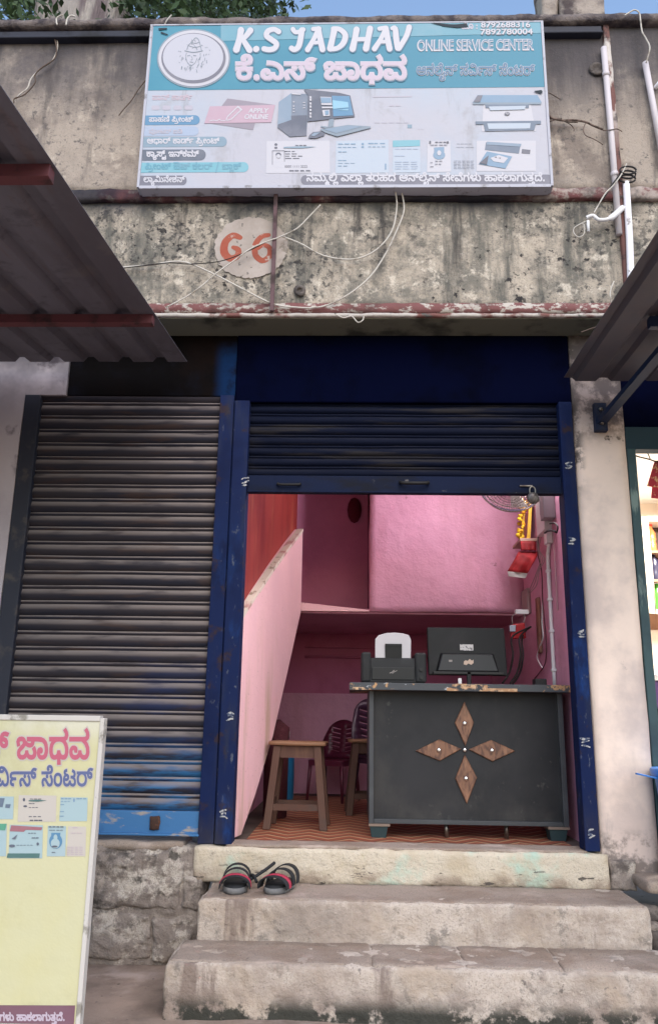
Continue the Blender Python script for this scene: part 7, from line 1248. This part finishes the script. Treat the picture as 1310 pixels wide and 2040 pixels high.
# ---------------------------------------------------------------- tree and column above the roof
m_bark = mat('tree_bark', (.30, .27, .25), .95, [dict(c=(.14, .11, .115), scale=2.5, lo=.45, hi=.62, st=(3, 3, .35), detail=8), dict(c=(.42, .38, .34), scale=3, lo=.55, hi=.7, st=(2, 2, .5), detail=7, a=.8)], bump=[(6, .9, .06, (2, 2, .4)), (30, .4, .01, (1, 1, .4))])
TR = thing('tree', 'old broad trunked tree with dark green leaves rising behind the roof', 'tree', (-3.0, 3.9, -.5))
ta, tb = at(84, 14, 3.9), at(254, 14, 3.9); tx = (ta.x+tb.x)/2; tr_ = (tb.x-ta.x)/2; tz = ta.z
rings = []; n_ = 28
mb = MB(); v = []
hs = [-.5+i*.45 for i in range(34)]
for z in hs:
    rr = tr_*(1.0+.06*(tz-z)/3 + (.35*max(0, 1-(z+.5)/1.5)))
    if z > tz: rr = tr_*(1.0-.05*(z-tz)+ .0)
    rr *= 1+.10*max(0, 1-abs(z-(tz-.45))/.5)
    for j in range(n_):
        a = 2*pi*j/n_; q = rr*(1+.07*noise.noise(Vector((cos(a)*2, sin(a)*2, z*.5)))+.04*sin(a*7+z*.6)); v.append((tx+q*cos(a), 3.9+q*sin(a), z))
mb.add(v, [(i*n_+j, i*n_+(j+1) % n_, (i+1)*n_+(j+1) % n_, (i+1)*n_+j) for i in range(len(hs)-1) for j in range(n_)])
mb.build('trunk', m_bark, TR, True)
mb = MB(); rl = random.Random(11)
limbs = []
for k, (dx, dy, dz) in enumerate(((-2.6, .3, 2.4), (2.3, -.2, 2.6), (3.4, .8, 3.0), (-1.2, 1.6, 3.2), (.8, 1.9, 3.4))):
    p0 = Vector((tx, 3.9, tz+.1+.5*k)); p1 = p0+Vector((dx*.5, dy*.5, dz*.35)); p2 = p0+Vector((dx, dy, dz)); limbs.append((p0, p1, p2)); mb.tube([p0, p1, p2], lambda t: .26*(1-t)+.05, 8)
mb.build('limb', m_bark, TR, True)
m_leaf = mat('leaf_green', (.045, .085, .03), .6, [dict(c=(.025, .05, .02), scale=1.2, lo=.42, hi=.62), dict(c=(.10, .16, .05), scale=2.2, lo=.56, hi=.7)], spec=.3)
mb = MB(); V = []; F = []
def leaf(p, s):
    d = Vector((rl.gauss(0, 1), rl.gauss(0, 1), rl.gauss(-.5, .7))).normalized(); w = d.cross(Vector((rl.gauss(0, 1), rl.gauss(0, 1), rl.gauss(0, 1)))).normalized()
    n0 = len(V); V.extend([p, p+d*s*.5+w*s*.22, p+d*s, p+d*s*.5-w*s*.22]); F.append((n0, n0+1, n0+2, n0+3))
cl_ = []
for i in range(150): cl_.append(Vector((rl.uniform(-6.6, 2.0), rl.uniform(2.7, 6), tz+rl.uniform(-.1, 3.2))))
for x0, x1, nn in ((-20, 92, 30), (262, 420, 42), (400, 560, 26)):
    for i in range(nn):
        Y = rl.uniform(2.8, 5.2); p = at(rl.uniform(x0, x1), rl.uniform(-50, 22), Y); cl_.append(p)
def hides(c):
    d = c-EYE; k = d.dot(FWD); x = 655+FPX*d.dot(RIGHT)/k
    return x > 545 or (60 < x < 280 and c.y < 4.6)
cl_ = [c for c in cl_ if not hides(c)]
for c in cl_:
    for j in range(62): leaf(c+Vector((rl.gauss(0, .24), rl.gauss(0, .24), rl.gauss(0, .17))), rl.uniform(.07, .15))
mb.add(V, F); mb.build('crown', m_leaf, TR)
CS = thing('roof_column', 'rough concrete column stub standing on the roof at the upper right', 'column', (1.43, .3, 4.62))
m_stub = mat('rough_column_concrete', (.34, .29, .25), .95, [dict(c=(.2, .165, .15), scale=4, lo=.45, hi=.66, detail=8), dict(c=(.07, .055, .055), scale=6, lo=.5, hi=.66, detail=7, x=(1.42, 1.3))], bump=[(12, .7, .02, None)])
rough_box(MB(), 1.35, 1.64, .15, .44, 4.62, 5.9, .04, .012, .012, 6, 95).build('shaft', m_stub, CS, True)
rough_box(MB(), 1.24, 1.345, .17, .40, 4.62, 5.9, .03, .02, .03, 7, 96).build('rough_side', m_stub, CS, True)
mb = MB()
for x, y in ((1.40, .2), (1.58, .2), (1.40, .39), (1.58, .39)): mb.tube([(x, y, 5.88), (x+.01, y, 6.25)], .008, 6, False)
mb.build('rebar', m_rust, CS, True)
